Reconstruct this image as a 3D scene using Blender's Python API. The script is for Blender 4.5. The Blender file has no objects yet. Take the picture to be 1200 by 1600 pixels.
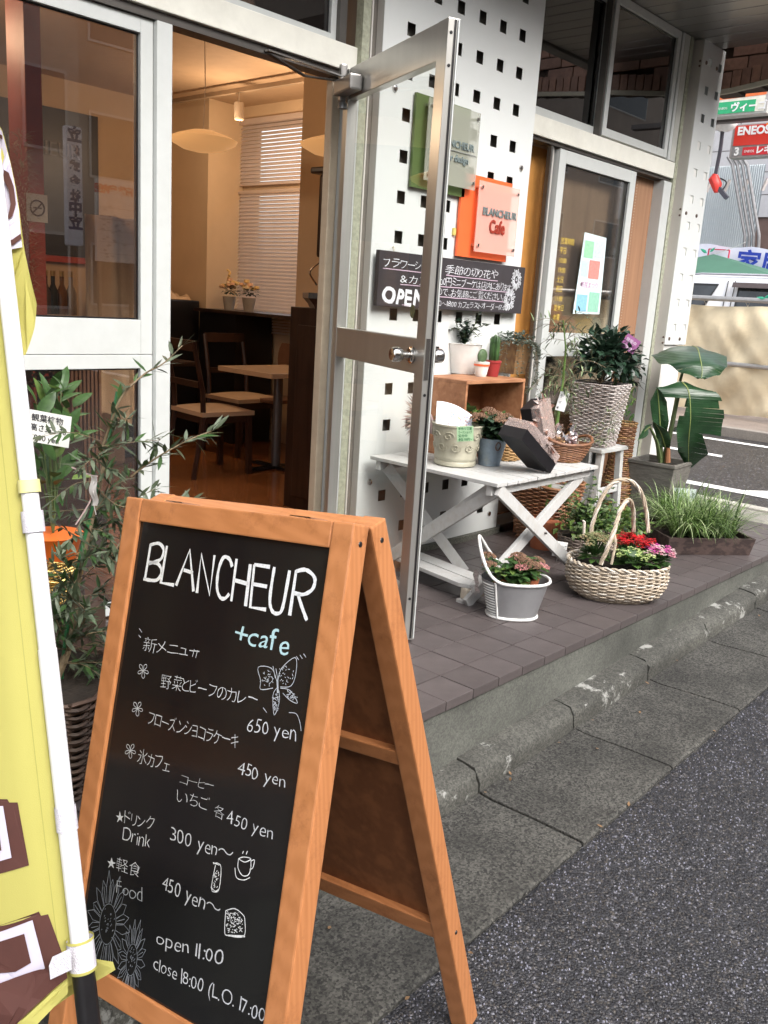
import bpy, bmesh, math, random
from math import radians as R, sin, cos, pi, sqrt
from mathutils import Vector as V, Matrix, noise as NZ
random.seed(11)
scene = bpy.context.scene
COL = scene.collection

# ------------------------------------------------------------------ camera
CZ = 1.2768; FPX = 1395.405
YAW, PITCH, ROLL = .844852806, .233712223, .0646712514
_f = V((sin(YAW)*cos(PITCH), cos(YAW)*cos(PITCH), -sin(PITCH)))
_r = V((cos(YAW), -sin(YAW), 0)); _u = _r.cross(_f)
_r, _u = _r*cos(ROLL)+_u*sin(ROLL), -_r*sin(ROLL)+_u*cos(ROLL)
cd = bpy.data.cameras.new('camera'); cam = bpy.data.objects.new('camera', cd); COL.objects.link(cam)
cam.matrix_world = Matrix(((_r.x, _u.x, -_f.x, 0), (_r.y, _u.y, -_f.y, 0), (_r.z, _u.z, -_f.z, CZ), (0, 0, 0, 1)))
cd.sensor_fit = 'VERTICAL'; cd.sensor_height = 24; cd.lens = FPX/1600*24
cd.clip_start = .05; cd.clip_end = 500
cd.dof.use_dof = False
scene.camera = cam
# ------------------------------------------------------------------ sky, sun, exposure
SUN_EL, SUN_AZ = R(46), R(190)      # azimuth clockwise from +Y
wd = bpy.data.worlds.new('World'); scene.world = wd; wd.use_nodes = True
nt = wd.node_tree; sky = nt.nodes.new('ShaderNodeTexSky'); sky.sky_type = 'NISHITA'
sky.sun_disc = False; sky.sun_elevation = SUN_EL; sky.sun_rotation = SUN_AZ
sky.dust_density = 4; sky.air_density = 1.0; sky.ozone_density = .6
hs = nt.nodes.new('ShaderNodeHueSaturation'); hs.inputs['Saturation'].default_value = .30
nt.links.new(sky.outputs[0], hs.inputs['Color'])
bg = nt.nodes['Background']; nt.links.new(hs.outputs[0], bg.inputs[0]); bg.inputs[1].default_value = .15
sd = bpy.data.lights.new('sun', 'SUN'); sd.energy = 1.0; sd.angle = R(45); sd.color = (1, .96, .9)
so = bpy.data.objects.new('sun', sd); COL.objects.link(so)
so.rotation_euler = V((-sin(SUN_AZ)*cos(SUN_EL), -cos(SUN_AZ)*cos(SUN_EL), -sin(SUN_EL))).to_track_quat('-Z', 'Y').to_euler()
scene.view_settings.view_transform = 'Standard'; scene.view_settings.look = 'None'
scene.view_settings.exposure = 1.5; scene.view_settings.gamma = 1
scene.render.engine = 'CYCLES'
scene.cycles.use_denoising = True
scene.cycles.max_bounces = 8; scene.cycles.transparent_max_bounces = 24
scene.cycles.sample_clamp_indirect = 6; scene.cycles.caustics_reflective = False; scene.cycles.caustics_refractive = False

# ------------------------------------------------------------------ helpers
def at(px, py, ax, c):
    """point on the plane axis=c that the photograph shows at a measured position"""
    d = _f+_r*((px-600)/FPX)-_u*((py-800)/FPX); o = V((0, 0, CZ))
    return o+d*((c-o[ax])/d[ax])
WM = {}
def _link(o, parent=None):
    COL.objects.link(o); WM[o.name] = Matrix.Identity(4)
    if parent is not None:
        o.parent = parent; o.matrix_parent_inverse = WM[parent.name].inverted()
    return o
def tag(o, label=None, cat=None, group=None, kind=None):
    for k, v in (('label', label), ('category', cat), ('group', group), ('kind', kind)):
        if v: o[k] = v
    return o
def thing(name, label, cat, loc=(0, 0, 0), group=None):
    o = bpy.data.objects.new(name, None); COL.objects.link(o); o.location = loc; o.empty_display_size = .1
    WM[o.name] = Matrix.Translation(V(loc)); return tag(o, label, cat, group)

class MB:
    def __init__(s, M=None): s.v = []; s.f = []; s.M = M or Matrix.Identity(4); s.mi = []; s.cur = 0
    def add(s, vs, fs):
        n = len(s.v); s.v += [s.M @ V(p) for p in vs]; s.f += [tuple(i+n for i in f) for f in fs]; s.mi += [s.cur]*len(fs); return s
    def box(s, a, b, M=None):
        (x0, y0, z0), (x1, y1, z1) = a, b
        vs = [(x0, y0, z0), (x1, y0, z0), (x1, y1, z0), (x0, y1, z0), (x0, y0, z1), (x1, y0, z1), (x1, y1, z1), (x0, y1, z1)]
        if M: vs = [M @ V(p) for p in vs]
        return s.add(vs, [(0, 3, 2, 1), (4, 5, 6, 7), (0, 1, 5, 4), (1, 2, 6, 5), (2, 3, 7, 6), (3, 0, 4, 7)])
    def bar(s, p, q, w, h, up=(0, 0, 1), ends=None):
        p, q = V(p), V(q); d = (q-p).normalized(); x = d.cross(V(up)).normalized(); z = x.cross(d)
        vs = []
        for e in (p, q):
            for a, b in ((-1, -1), (1, -1), (1, 1), (-1, 1)): vs.append(e+x*(a*w/2)+z*(b*h/2))
        return s.add(vs, [(0, 1, 2, 3), (7, 6, 5, 4), (0, 4, 5, 1), (1, 5, 6, 2), (2, 6, 7, 3), (3, 7, 4, 0)])
    def tube(s, pts, r, n=6, cap=True):
        pts = [V(p) for p in pts]; k = len(pts); rr = r if isinstance(r, (list, tuple)) else [r]*k
        d0 = (pts[1]-pts[0]).normalized(); x = d0.orthogonal().normalized(); vs = []
        for i, p in enumerate(pts):
            d = (pts[min(i+1, k-1)]-pts[max(i-1, 0)]);
            d = d.normalized() if d.length > 1e-9 else d0
            x = (x-d*x.dot(d)); x = x.normalized() if x.length > 1e-6 else d.orthogonal().normalized(); y = d.cross(x)
            vs += [p+(x*cos(2*pi*j/n)+y*sin(2*pi*j/n))*rr[i] for j in range(n)]
        fs = [(i*n+j, i*n+(j+1) % n, (i+1)*n+(j+1) % n, (i+1)*n+j) for i in range(k-1) for j in range(n)]
        if cap: fs += [tuple(range(n))[::-1], tuple(range((k-1)*n, k*n))]
        return s.add(vs, fs)
    def ring(s, pts, r, n=6):
        pts = [V(p) for p in pts]; k = len(pts); vs = []
        for i, p in enumerate(pts):
            d = (pts[(i+1) % k]-pts[i-1]).normalized(); x = d.cross(V((0, 0, 1)));
            x = x.normalized() if x.length > 1e-4 else d.orthogonal().normalized(); y = d.cross(x)
            vs += [p+(x*cos(2*pi*j/n)+y*sin(2*pi*j/n))*r for j in range(n)]
        return s.add(vs, [(i*n+j, i*n+(j+1) % n, ((i+1) % k)*n+(j+1) % n, ((i+1) % k)*n+j) for i in range(k) for j in range(n)])
    def lathe(s, prof, n=24, c=(0, 0, 0), sx=1, sy=1, sq=2.0, rot=0, cap=True):
        vs = []
        for r, z in prof:
            for j in range(n):
                t = 2*pi*j/n; ct, st = cos(t), sin(t); k = (abs(ct)**sq+abs(st)**sq)**(-1/sq)
                x, y = r*k*ct*sx, r*k*st*sy
                vs.append((c[0]+x*cos(rot)-y*sin(rot), c[1]+x*sin(rot)+y*cos(rot), c[2]+z))
        m = len(prof); fs = [(i*n+j, i*n+(j+1) % n, (i+1)*n+(j+1) % n, (i+1)*n+j) for i in range(m-1) for j in range(n)]
        if cap: fs += [tuple(range(n))[::-1], tuple(range((m-1)*n, m*n))]
        return s.add(vs, fs)
    def quad(s, *p): return s.add(p, [tuple(range(len(p)))])
    def prism(s, poly, d):
        d = V(d); n = len(poly); vs = [V(p) for p in poly]+[V(p)+d for p in poly]
        return s.add(vs, [tuple(range(n))[::-1], tuple(range(n, 2*n))]+[(i, (i+1) % n, n+(i+1) % n, n+i) for i in range(n)])
    def blob(s, c, r, n=1, jit=0):
        c = V(c); rr = r if isinstance(r, (tuple, list)) else (r, r, r)
        vs, fs = ICO[n]; return s.add([c+V((v.x*rr[0], v.y*rr[1], v.z*rr[2]))*(1+random.uniform(-jit, jit)) for v in vs], fs)
    def grid(s, fn, nu, nv):
        vs = [fn(i/nu, j/nv) for j in range(nv+1) for i in range(nu+1)]
        return s.add(vs, [(j*(nu+1)+i, j*(nu+1)+i+1, (j+1)*(nu+1)+i+1, (j+1)*(nu+1)+i) for j in range(nv) for i in range(nu)])
    def leaf(s, p, d, up, L, W, bend=.3, seg=3, fold=.2, tip=.5):
        """one leaf: midrib from p along d, drooping by bend, width W, folded along the rib"""
        p = V(p); d = V(d).normalized(); up = V(up); side = d.cross(up)
        side = side.normalized() if side.length > 1e-4 else d.orthogonal().normalized(); nrm = side.cross(d)
        vs = []; prev = p; n0 = len(s.v)
        for i in range(seg+1):
            t = i/seg; c = p+d*(L*t)-nrm*(bend*L*t*t)
            w = W/2*(sin(pi*min(1, t**tip if t > 0 else 0))**.8 if 0 < t < 1 else 0.0)
            if 0 < t < 1: w = W/2*max(.12, sin(pi*(t**(.75)))**.7)
            vs += [c-side*w+nrm*(fold*w), c, c+side*w+nrm*(fold*w)]
        fs = []
        for i in range(seg):
            a = i*3; fs += [(a, a+1, a+4, a+3), (a+1, a+2, a+5, a+4)]
        return s.add(vs, fs)
    def mesh(s, name, mats, smooth=False, bevel=0):
        me = bpy.data.meshes.new(name); me.from_pydata([tuple(v) for v in s.v], [], s.f)
        for m in (mats if isinstance(mats, (list, tuple)) else [mats]): me.materials.append(m)
        if any(s.mi): me.polygons.foreach_set('material_index', s.mi)
        if smooth: me.polygons.foreach_set('use_smooth', [True]*len(me.polygons))
        if smooth: me.set_sharp_from_angle(angle=R(42))
        if bevel:
            bm = bmesh.new(); bm.from_mesh(me)
            es = [e for e in bm.edges if len(e.link_faces) == 2 and e.calc_face_angle(0) > .6]
            bmesh.ops.bevel(bm, geom=es, offset=bevel, segments=2, affect='EDGES', profile=.6, clamp_overlap=True)
            bm.to_mesh(me); bm.free()
        return me
    def build(s, name, mats, parent=None, smooth=False, bevel=0, **kw):
        o = bpy.data.objects.new(name, s.mesh(name, mats, smooth, bevel)); _link(o, parent)
        if smooth == 'auto': pass
        return tag(o, **kw)
def _ico():
    out = {}
    for n in (1, 2, 3):
        bm = bmesh.new(); bmesh.ops.create_icosphere(bm, subdivisions=n, radius=1)
        out[n] = ([v.co.copy() for v in bm.verts], [tuple(v.index for v in f.verts) for f in bm.faces]); bm.free()
    bm = bmesh.new(); bmesh.ops.create_cube(bm, size=1.3); out[0] = ([v.co.copy() for v in bm.verts], [tuple(v.index for v in f.verts) for f in bm.faces]); bm.free()
    return out
ICO = _ico()
def inst(name, me, parent, M=None, **kw):
    o = bpy.data.objects.new(name, me); _link(o, parent)
    if M is not None: o.matrix_basis = M if parent is None else WM[parent.name] @ Matrix.Identity(4).inverted() @ (WM[parent.name].inverted() @ M) if False else M
    return tag(o, **kw)
def bez(p, n=12):
    """smooth polyline through points"""
    p = [V(q) for q in p]; out = []
    for i in range(len(p)-1):
        a, b, c, d = p[max(i-1, 0)], p[i], p[i+1], p[min(i+2, len(p)-1)]
        for k in range(n):
            t = k/n; out.append(.5*((2*b)+(c-a)*t+(2*a-5*b+4*c-d)*t*t+(3*b-a-3*c+d)*t**3))
    return out+[p[-1]]
def frame_M(o, x, y):
    x = V(x).normalized(); z = x.cross(V(y)).normalized(); y = z.cross(x); o = V(o)
    return Matrix(((x.x, y.x, z.x, o.x), (x.y, y.y, z.y, o.y), (x.z, y.z, z.z, o.z), (0, 0, 0, 1)))
def text_mesh(s, size, bold=0, xs=1, shear=0, wob=0, extr=.0004, align='LEFT'):
    c = bpy.data.curves.new('t', 'FONT'); c.body = s; c.size = size; c.offset = bold; c.shear = shear; c.extrude = extr
    c.align_x = align; c.resolution_u = 3
    o = bpy.data.objects.new('t', c); COL.objects.link(o)
    dg = bpy.context.evaluated_depsgraph_get(); me = bpy.data.meshes.new_from_object(o.evaluated_get(dg))
    COL.objects.unlink(o); bpy.data.objects.remove(o)
    from mathutils import noise
    for v in me.vertices:
        x, y = v.co.x, v.co.y
        if wob:
            k = noise.noise_vector(V((x*9/size*.12, y*9/size*.12, len(s)*3.1)))*wob*size
            x += k.x; y += k.y
        v.co.x = x*xs; v.co.y = y
    return me
_GC = {}
def hand_mesh(s, size, bold, wob, jit=1.0):
    vs, fs = [], []; x = 0
    for ch in s:
        if ch == ' ': x += size*.28; continue
        key = (ch, round(bold/size, 4))
        if key not in _GC:
            c = bpy.data.curves.new('t', 'FONT'); c.body = ch; c.size = 1; c.offset = bold/size; c.extrude = .006; c.resolution_u = 3
            o = bpy.data.objects.new('t', c); COL.objects.link(o); dg = bpy.context.evaluated_depsgraph_get(); me = bpy.data.meshes.new_from_object(o.evaluated_get(dg))
            COL.objects.unlink(o); bpy.data.objects.remove(o); _GC[key] = ([v.co.copy() for v in me.vertices], [tuple(p.vertices) for p in me.polygons]); bpy.data.meshes.remove(me)
        V_, F_ = _GC[key]
        if not V_: continue
        x0 = min(v.x for v in V_); x1 = max(v.x for v in V_); sc = size*random.uniform(1-.10*jit, 1+.08*jit); a = random.uniform(-.09, .09)*jit; dy = random.uniform(-.05, .05)*size*jit; sh = random.uniform(-.06, .12)*jit; sx = random.uniform(.90, 1.06)
        ph = random.random()*50; n = len(vs)
        for v in V_:
            k = NZ.noise_vector(V((v.x*2.6+ph, v.y*2.6, ph)))*wob*1.3; u, w = (v.x-x0+k.x)*sc*sx, (v.y+k.y)*sc; u += sh*w
            vs.append(V((x+u*cos(a)-w*sin(a), dy+u*sin(a)+w*cos(a), v.z*size*.02)))
        fs += [tuple(i+n for i in f) for f in F_]; x += (x1-x0)*sc*sx+size*random.uniform(.05, .12)
    me = bpy.data.meshes.new('lettering'); me.from_pydata([tuple(v) for v in vs], [], fs); return me
def text(name, s, M, size, mat, parent, **kw):
    lab = kw.pop('label', None); me = text_mesh(s, size, **kw); me.transform(M); me.materials.clear(); me.materials.append(mat)
    me.name = name; o = bpy.data.objects.new(name, me); _link(o, parent); return tag(o, label=lab)

camr = V((_r.x, _r.y, 0)).normalized()
# ------------------------------------------------------------------ materials
def new_mat(name):
    m = bpy.data.materials.new(name); m.use_nodes = True; t = m.node_tree; b = t.nodes['Principled BSDF']; return m, t, b
def N(t, typ, **kw):
    n = t.nodes.new(typ)
    for k, v in kw.items():
        if k in n.inputs: n.inputs[k].default_value = v
        else: setattr(n, k, v)
    return n
def M_(name, col, rough=.6, metal=0, var=.15, scale=12, bump=0, bscale=60, stretch=(1, 1, 1), col2=None, spec=None, coat=0, sub=0, dirt=0, dcol=(.12, .10, .07), dscale=3, trans=0):
    m, t, b = new_mat(name); L = t.links.new
    tc = N(t, 'ShaderNodeTexCoord'); mp = N(t, 'ShaderNodeMapping'); mp.inputs['Scale'].default_value = stretch; L(tc.outputs['Object'], mp.inputs[0])
    nz = N(t, 'ShaderNodeTexNoise'); nz.inputs['Scale'].default_value = scale; nz.inputs['Detail'].default_value = 6; nz.inputs['Roughness'].default_value = .62; L(mp.outputs[0], nz.inputs[0])
    cr = N(t, 'ShaderNodeValToRGB'); cr.color_ramp.elements[0].position = .3; cr.color_ramp.elements[1].position = .7
    c2 = col2 or tuple(c*(1-var) for c in col)
    cr.color_ramp.elements[0].color = (*c2, 1); cr.color_ramp.elements[1].color = (*[min(1, c*(1+var*.5)) for c in col], 1)
    L(nz.outputs[0], cr.inputs[0]); out = cr.outputs[0]
    if dirt:
        n2 = N(t, 'ShaderNodeTexNoise'); n2.inputs['Scale'].default_value = dscale; n2.inputs['Detail'].default_value = 8; n2.inputs['Roughness'].default_value = .7; L(tc.outputs['Object'], n2.inputs[0])
        r2 = N(t, 'ShaderNodeValToRGB'); r2.color_ramp.elements[0].position = .5; r2.color_ramp.elements[1].position = .72
        r2.color_ramp.elements[1].color = (dirt, dirt, dirt, 1); r2.color_ramp.elements[0].color = (0, 0, 0, 1); L(n2.outputs[0], r2.inputs[0])
        mx = N(t, 'ShaderNodeMixRGB'); L(r2.outputs[0], mx.inputs[0]); L(out, mx.inputs[1]); mx.inputs[2].default_value = (*dcol, 1); out = mx.outputs[0]
    L(out, b.inputs['Base Color'])
    b.inputs['Roughness'].default_value = rough; b.inputs['Metallic'].default_value = metal
    if spec is not None: b.inputs['Specular IOR Level'].default_value = spec
    if coat: b.inputs['Coat Weight'].default_value = coat; b.inputs['Coat Roughness'].default_value = .08
    if sub: b.inputs['Subsurface Weight'].default_value = sub; b.inputs['Subsurface Radius'].default_value = (.01, .006, .003)
    if trans: 
        tr = N(t, 'ShaderNodeBsdfTranslucent'); L(out, tr.inputs[0]); ms = N(t, 'ShaderNodeMixShader'); ms.inputs[0].default_value = trans
        L(b.outputs[0], ms.inputs[1]); L(tr.outputs[0], ms.inputs[2]); L(ms.outputs[0], t.nodes['Material Output'].inputs[0])
    if bump:
        n3 = N(t, 'ShaderNodeTexNoise'); n3.inputs['Scale'].default_value = bscale; n3.inputs['Detail'].default_value = 5; L(mp.outputs[0], n3.inputs[0])
        bp = N(t, 'ShaderNodeBump'); bp.inputs['Strength'].default_value = bump; bp.inputs['Distance'].default_value = .004; L(n3.outputs[0], bp.inputs['Height']); L(bp.outputs[0], b.inputs['Normal'])
    return m
def glass_mat(name, tint=(.86, .88, .86), refl=1.0, rough=.0, base=.03):
    m, t, b = new_mat(name); L = t.links.new; t.nodes.remove(b)
    fr = N(t, 'ShaderNodeFresnel'); fr.inputs[0].default_value = 1.5
    mu = N(t, 'ShaderNodeMath', operation='MULTIPLY_ADD'); mu.inputs[1].default_value = refl; mu.inputs[2].default_value = base; mu.use_clamp = True
    tr = N(t, 'ShaderNodeBsdfTransparent'); tr.inputs[0].default_value = (*tint, 1)
    gl = N(t, 'ShaderNodeBsdfGlossy'); gl.inputs['Roughness'].default_value = rough; gl.inputs[0].default_value = (1, 1, 1, 1)
    mx = N(t, 'ShaderNodeMixShader'); L(fr.outputs[0], mu.inputs[0]); L(mu.outputs[0], mx.inputs[0]); L(tr.outputs[0], mx.inputs[1]); L(gl.outputs[0], mx.inputs[2])
    L(mx.outputs[0], t.nodes['Material Output'].inputs[0]); return m
def emit_mat(name, col, st):
    m, t, b = new_mat(name); b.inputs['Base Color'].default_value = (*col, 1); b.inputs['Emission Color'].default_value = (*col, 1); b.inputs['Emission Strength'].default_value = st; return m
def wood_mat(name, c1, c2, axis=2, sc=1.0, rough=.45, coat=0, knots=True, bs=.12):
    m, t, b = new_mat(name); L = t.links.new
    tc = N(t, 'ShaderNodeTexCoord'); mp = N(t, 'ShaderNodeMapping'); s = [14*sc, 14*sc, 14*sc]; s[axis] = 1.1*sc; mp.inputs['Scale'].default_value = s; L(tc.outputs['Object'], mp.inputs[0])
    nz = N(t, 'ShaderNodeTexNoise'); nz.inputs['Scale'].default_value = 3; nz.inputs['Detail'].default_value = 8; nz.inputs['Distortion'].default_value = 1.2; L(mp.outputs[0], nz.inputs[0])
    wv = N(t, 'ShaderNodeTexWave'); wv.inputs['Scale'].default_value = 1.6; wv.inputs['Distortion'].default_value = 7; wv.inputs['Detail'].default_value = 3; L(mp.outputs[0], wv.inputs[0])
    mx = N(t, 'ShaderNodeMixRGB'); mx.inputs[0].default_value = .45; L(nz.outputs[0], mx.inputs[1]); L(wv.outputs[0], mx.inputs[2])
    cr = N(t, 'ShaderNodeValToRGB'); cr.color_ramp.elements[0].position = .25; cr.color_ramp.elements[1].position = .75
    cr.color_ramp.elements[0].color = (*c1, 1); cr.color_ramp.elements[1].color = (*c2, 1); L(mx.outputs[0], cr.inputs[0]); L(cr.outputs[0], b.inputs['Base Color'])
    w1 = N(t, 'ShaderNodeTexNoise'); w1.inputs['Scale'].default_value = 7; w1.inputs['Detail'].default_value = 10; w1.inputs['Roughness'].default_value = .78; L(tc.outputs['Object'], w1.inputs[0])
    w2 = N(t, 'ShaderNodeValToRGB'); w2.color_ramp.elements[0].position = .54; w2.color_ramp.elements[0].color = (1, 1, 1, 1); w2.color_ramp.elements[1].position = .72; w2.color_ramp.elements[1].color = (.50, .42, .38, 1); L(w1.outputs[0], w2.inputs[0])
    w3 = N(t, 'ShaderNodeMixRGB', blend_type='MULTIPLY'); w3.inputs[0].default_value = .8; L(cr.outputs[0], w3.inputs[1]); L(w2.outputs[0], w3.inputs[2]); L(w3.outputs[0], b.inputs['Base Color'])
    b.inputs['Roughness'].default_value = rough; b.inputs['Coat Weight'].default_value = coat
    bp = N(t, 'ShaderNodeBump'); bp.inputs['Strength'].default_value = bs*.6; bp.inputs['Distance'].default_value = .002; L(mx.outputs[0], bp.inputs['Height']); L(bp.outputs[0], b.inputs['Normal'])
    return m
def leaf_mat(name, c, c2=None, rough=.4, trans=.25, sc=25): 
    return M_(name, c, rough=rough, var=.35, scale=sc, col2=c2, trans=trans, bump=.15, bscale=120)

def asphalt_mat(name, base=(.075, .073, .08), sc=150, spark=True):
    m, t, b = new_mat(name); L = t.links.new
    tc = N(t, 'ShaderNodeTexCoord')
    vo = N(t, 'ShaderNodeTexVoronoi'); vo.inputs['Scale'].default_value = sc; L(tc.outputs['Object'], vo.inputs[0])
    v2 = N(t, 'ShaderNodeTexVoronoi'); v2.inputs['Scale'].default_value = sc*2.3; L(tc.outputs['Object'], v2.inputs[0])
    nz = N(t, 'ShaderNodeTexNoise'); nz.inputs['Scale'].default_value = 2.2; nz.inputs['Detail'].default_value = 4; L(tc.outputs['Object'], nz.inputs[0])
    sp = N(t, 'ShaderNodeSeparateColor'); L(vo.outputs['Color'], sp.inputs[0])
    cr = N(t, 'ShaderNodeValToRGB'); e = cr.color_ramp.elements; e[0].position = 0; e[0].color = (base[0]*.5, base[1]*.5, base[2]*.55, 1)
    e[1].position = 1; e[1].color = (.38, .38, .44, 1)
    for p, c in ((.45, base), (.75, tuple(x*1.5 for x in base)), (.9, (.16, .14, .12))):
        k = cr.color_ramp.elements.new(p); k.color = (*c, 1)
    L(sp.outputs[0], cr.inputs[0])
    dk = N(t, 'ShaderNodeValToRGB'); dk.color_ramp.elements[0].position = .1; dk.color_ramp.elements[0].color = (1, 1, 1, 1); dk.color_ramp.elements[1].position = .55; dk.color_ramp.elements[1].color = (.25, .25, .25, 1); L(vo.outputs['Distance'], dk.inputs[0])
    mx = N(t, 'ShaderNodeMixRGB', blend_type='MULTIPLY'); mx.inputs[0].default_value = .8; L(cr.outputs[0], mx.inputs[1]); L(dk.outputs[0], mx.inputs[2])
    m2 = N(t, 'ShaderNodeMixRGB', blend_type='MULTIPLY'); m2.inputs[0].default_value = .5; L(mx.outputs[0], m2.inputs[1]); L(nz.outputs[0], m2.inputs[2])
    L(m2.outputs[0], b.inputs['Base Color'])
    b.inputs['Roughness'].default_value = .42
    ad = N(t, 'ShaderNodeMath', operation='MULTIPLY_ADD'); L(v2.outputs['Distance'], ad.inputs[0]); ad.inputs[1].default_value = .4; L(vo.outputs['Distance'], ad.inputs[2])
    bp = N(t, 'ShaderNodeBump'); bp.invert = True; bp.inputs['Strength'].default_value = .9; bp.inputs['Distance'].default_value = .004; L(ad.outputs[0], bp.inputs['Height']); L(bp.outputs[0], b.inputs['Normal'])
    return m
def concrete_mat(name, c, dark=.45, spk=.35, sc=2.5, bump=.35, moss=None):
    m, t, b = new_mat(name); L = t.links.new
    tc = N(t, 'ShaderNodeTexCoord'); g = tc.outputs['Object']
    n1 = N(t, 'ShaderNodeTexNoise'); n1.inputs['Scale'].default_value = sc; n1.inputs['Detail'].default_value = 7; n1.inputs['Roughness'].default_value = .6; L(g, n1.inputs[0])
    r1 = N(t, 'ShaderNodeValToRGB'); r1.color_ramp.elements[0].position = .32; r1.color_ramp.elements[1].position = .68
    r1.color_ramp.elements[0].color = (*[x*dark for x in c], 1); r1.color_ramp.elements[1].color = (*c, 1); L(n1.outputs[0], r1.inputs[0])
    n2 = N(t, 'ShaderNodeTexNoise'); n2.inputs['Scale'].default_value = 130; n2.inputs['Detail'].default_value = 3; L(g, n2.inputs[0])
    r2 = N(t, 'ShaderNodeValToRGB'); r2.color_ramp.elements[0].position = .35; r2.color_ramp.elements[1].position = .66
    r2.color_ramp.elements[0].color = (1-spk, 1-spk, 1-spk, 1); r2.color_ramp.elements[1].color = (1+spk, 1+spk, 1+spk*.9, 1); vv_ = N(t, 'ShaderNodeTexVoronoi'); vv_.inputs['Scale'].default_value = 170; L(g, vv_.inputs[0]); vs_ = N(t, 'ShaderNodeSeparateColor'); L(vv_.outputs['Color'], vs_.inputs[0])
    n2.inputs['Scale'].default_value = 60; n2.inputs['Detail'].default_value = 10; n2.inputs['Roughness'].default_value = .85
    ml_ = N(t, 'ShaderNodeMixRGB'); ml_.inputs[0].default_value = .28; L(n2.outputs[0], ml_.inputs[1]); L(vs_.outputs[0], ml_.inputs[2]); L(ml_.outputs[0], r2.inputs[0])
    mx = N(t, 'ShaderNodeMixRGB', blend_type='MULTIPLY'); mx.inputs[0].default_value = 1; L(r1.outputs[0], mx.inputs[1]); L(r2.outputs[0], mx.inputs[2]); out = mx.outputs[0]
    if moss:
        n4 = N(t, 'ShaderNodeTexNoise'); n4.inputs['Scale'].default_value = moss[1]; n4.inputs['Detail'].default_value = 9; n4.inputs['Roughness'].default_value = .75; L(g, n4.inputs[0])
        r4 = N(t, 'ShaderNodeValToRGB'); r4.color_ramp.elements[0].position = moss[2]; r4.color_ramp.elements[1].position = moss[2]+.05; L(n4.outputs[0], r4.inputs[0])
        m4 = N(t, 'ShaderNodeMixRGB'); L(r4.outputs[0], m4.inputs[0]); L(out, m4.inputs[1]); m4.inputs[2].default_value = (*moss[0], 1); out = m4.outputs[0]
    L(out, b.inputs['Base Color']); b.inputs['Roughness'].default_value = .85
    bp = N(t, 'ShaderNodeBump'); bp.inputs['Strength'].default_value = bump; bp.inputs['Distance'].default_value = .004; L(n2.outputs[0], bp.inputs['Height']); L(bp.outputs[0], b.inputs['Normal'])
    return m

white_pt = M_('white_paint', (.74, .73, .66), .4, var=.06, dirt=.35, dcol=(.42, .40, .34), dscale=2.5)
panel_m = M_('white_steel', (.66, .68, .67), .33, var=.03, scale=3, metal=0, spec=.6, dirt=.12, dcol=(.5, .5, .45), dscale=3)
alum = M_('aluminium', (.50, .49, .46), .32, .75, var=.08, bump=.03, bscale=40, stretch=(1, 1, .1))
alum_w = M_('white_aluminium', (.56, .58, .57), .38, .1, var=.05, dirt=.25, dcol=(.4, .4, .36), dscale=2)
alum_d = M_('dark_aluminium', (.12, .11, .10), .4, .6)
alum_g = M_('grey_steel', (.60, .57, .53), .4, .05, var=.12, scale=2)
sealant = M_('old_sealant', (.36, .37, .28), .7, var=.35, scale=40)
chrome = M_('chrome', (.62, .6, .58), .16, 1, var=.1)
black_m = M_('black_paint', (.012, .011, .012), .3, var=.3, spec=.5)
glass = glass_mat('window_glass', (.93, .94, .92), 1.2)
glass_door = glass_mat('door_glass', (.96, .97, .96), .10, 0, .008)
glass_slide = glass_mat('sliding_glass', (.97, .96, .94), .8)
glass_dk = glass_mat('dusty_glass', (.72, .66, .60), 1.5, .0)
glass_l = glass_mat('left_window_glass', (.86, .83, .80), 1.9)
tile_m = M_('porch_tile', (.098, .082, .081), .42, var=.28, scale=9, bump=.15, bscale=400, dirt=.3, dcol=(.11, .09, .085), dscale=5)
grout = M_('grout', (.30, .28, .27), .9)
apron_m = concrete_mat('riser_concrete', (.130, .132, .117), .5, .25, 3.2, .3)
gutter_m = concrete_mat('gutter_concrete', (.080, .077, .071), .34, .75, 3.0, .9)
curb_m = concrete_mat('curb_concrete', (.092, .090, .080), .4, .45, 3.5, .6, moss=((.30, .30, .28), 6.0, .56))
asph = asphalt_mat('coarse_asphalt', (.056, .056, .066), 150)
asph2 = asphalt_mat('street_asphalt', (.055, .052, .055), 60)
white_line = M_('road_paint', (.78, .77, .74), .7, var=.12, scale=30)
oak = wood_mat('orange_wood', (.43, .170, .062), (.50, .205, .080), 2, 1, .42, .15)
oak_dk = wood_mat('plywood_back', (.16, .055, .018), (.23, .085, .03), 0, .8, .6)
chalk = M_('chalk', (.74, .76, .80), .9, var=.25, scale=300)
chalk_s = M_('chalk_thin', (.55, .57, .62), .9, var=.35, scale=300)
chalk_b = M_('pale_blue_chalk', (.42, .62, .68), .9, var=.2, scale=300)
chalk_p = M_('pink_chalk', (.60, .45, .55), .9, var=.2, scale=300)
chalk_f = M_('faint_chalk', (.30, .32, .35), .9, var=.35, scale=200)
board_m = M_('black_board', (.013, .013, .012), .10, col2=(.005, .005, .007), scale=3.2, spec=.55, stretch=(1, 1, .45))
slate = M_('chalkboard', (.035, .030, .034), .55, var=.25, scale=8)

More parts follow.
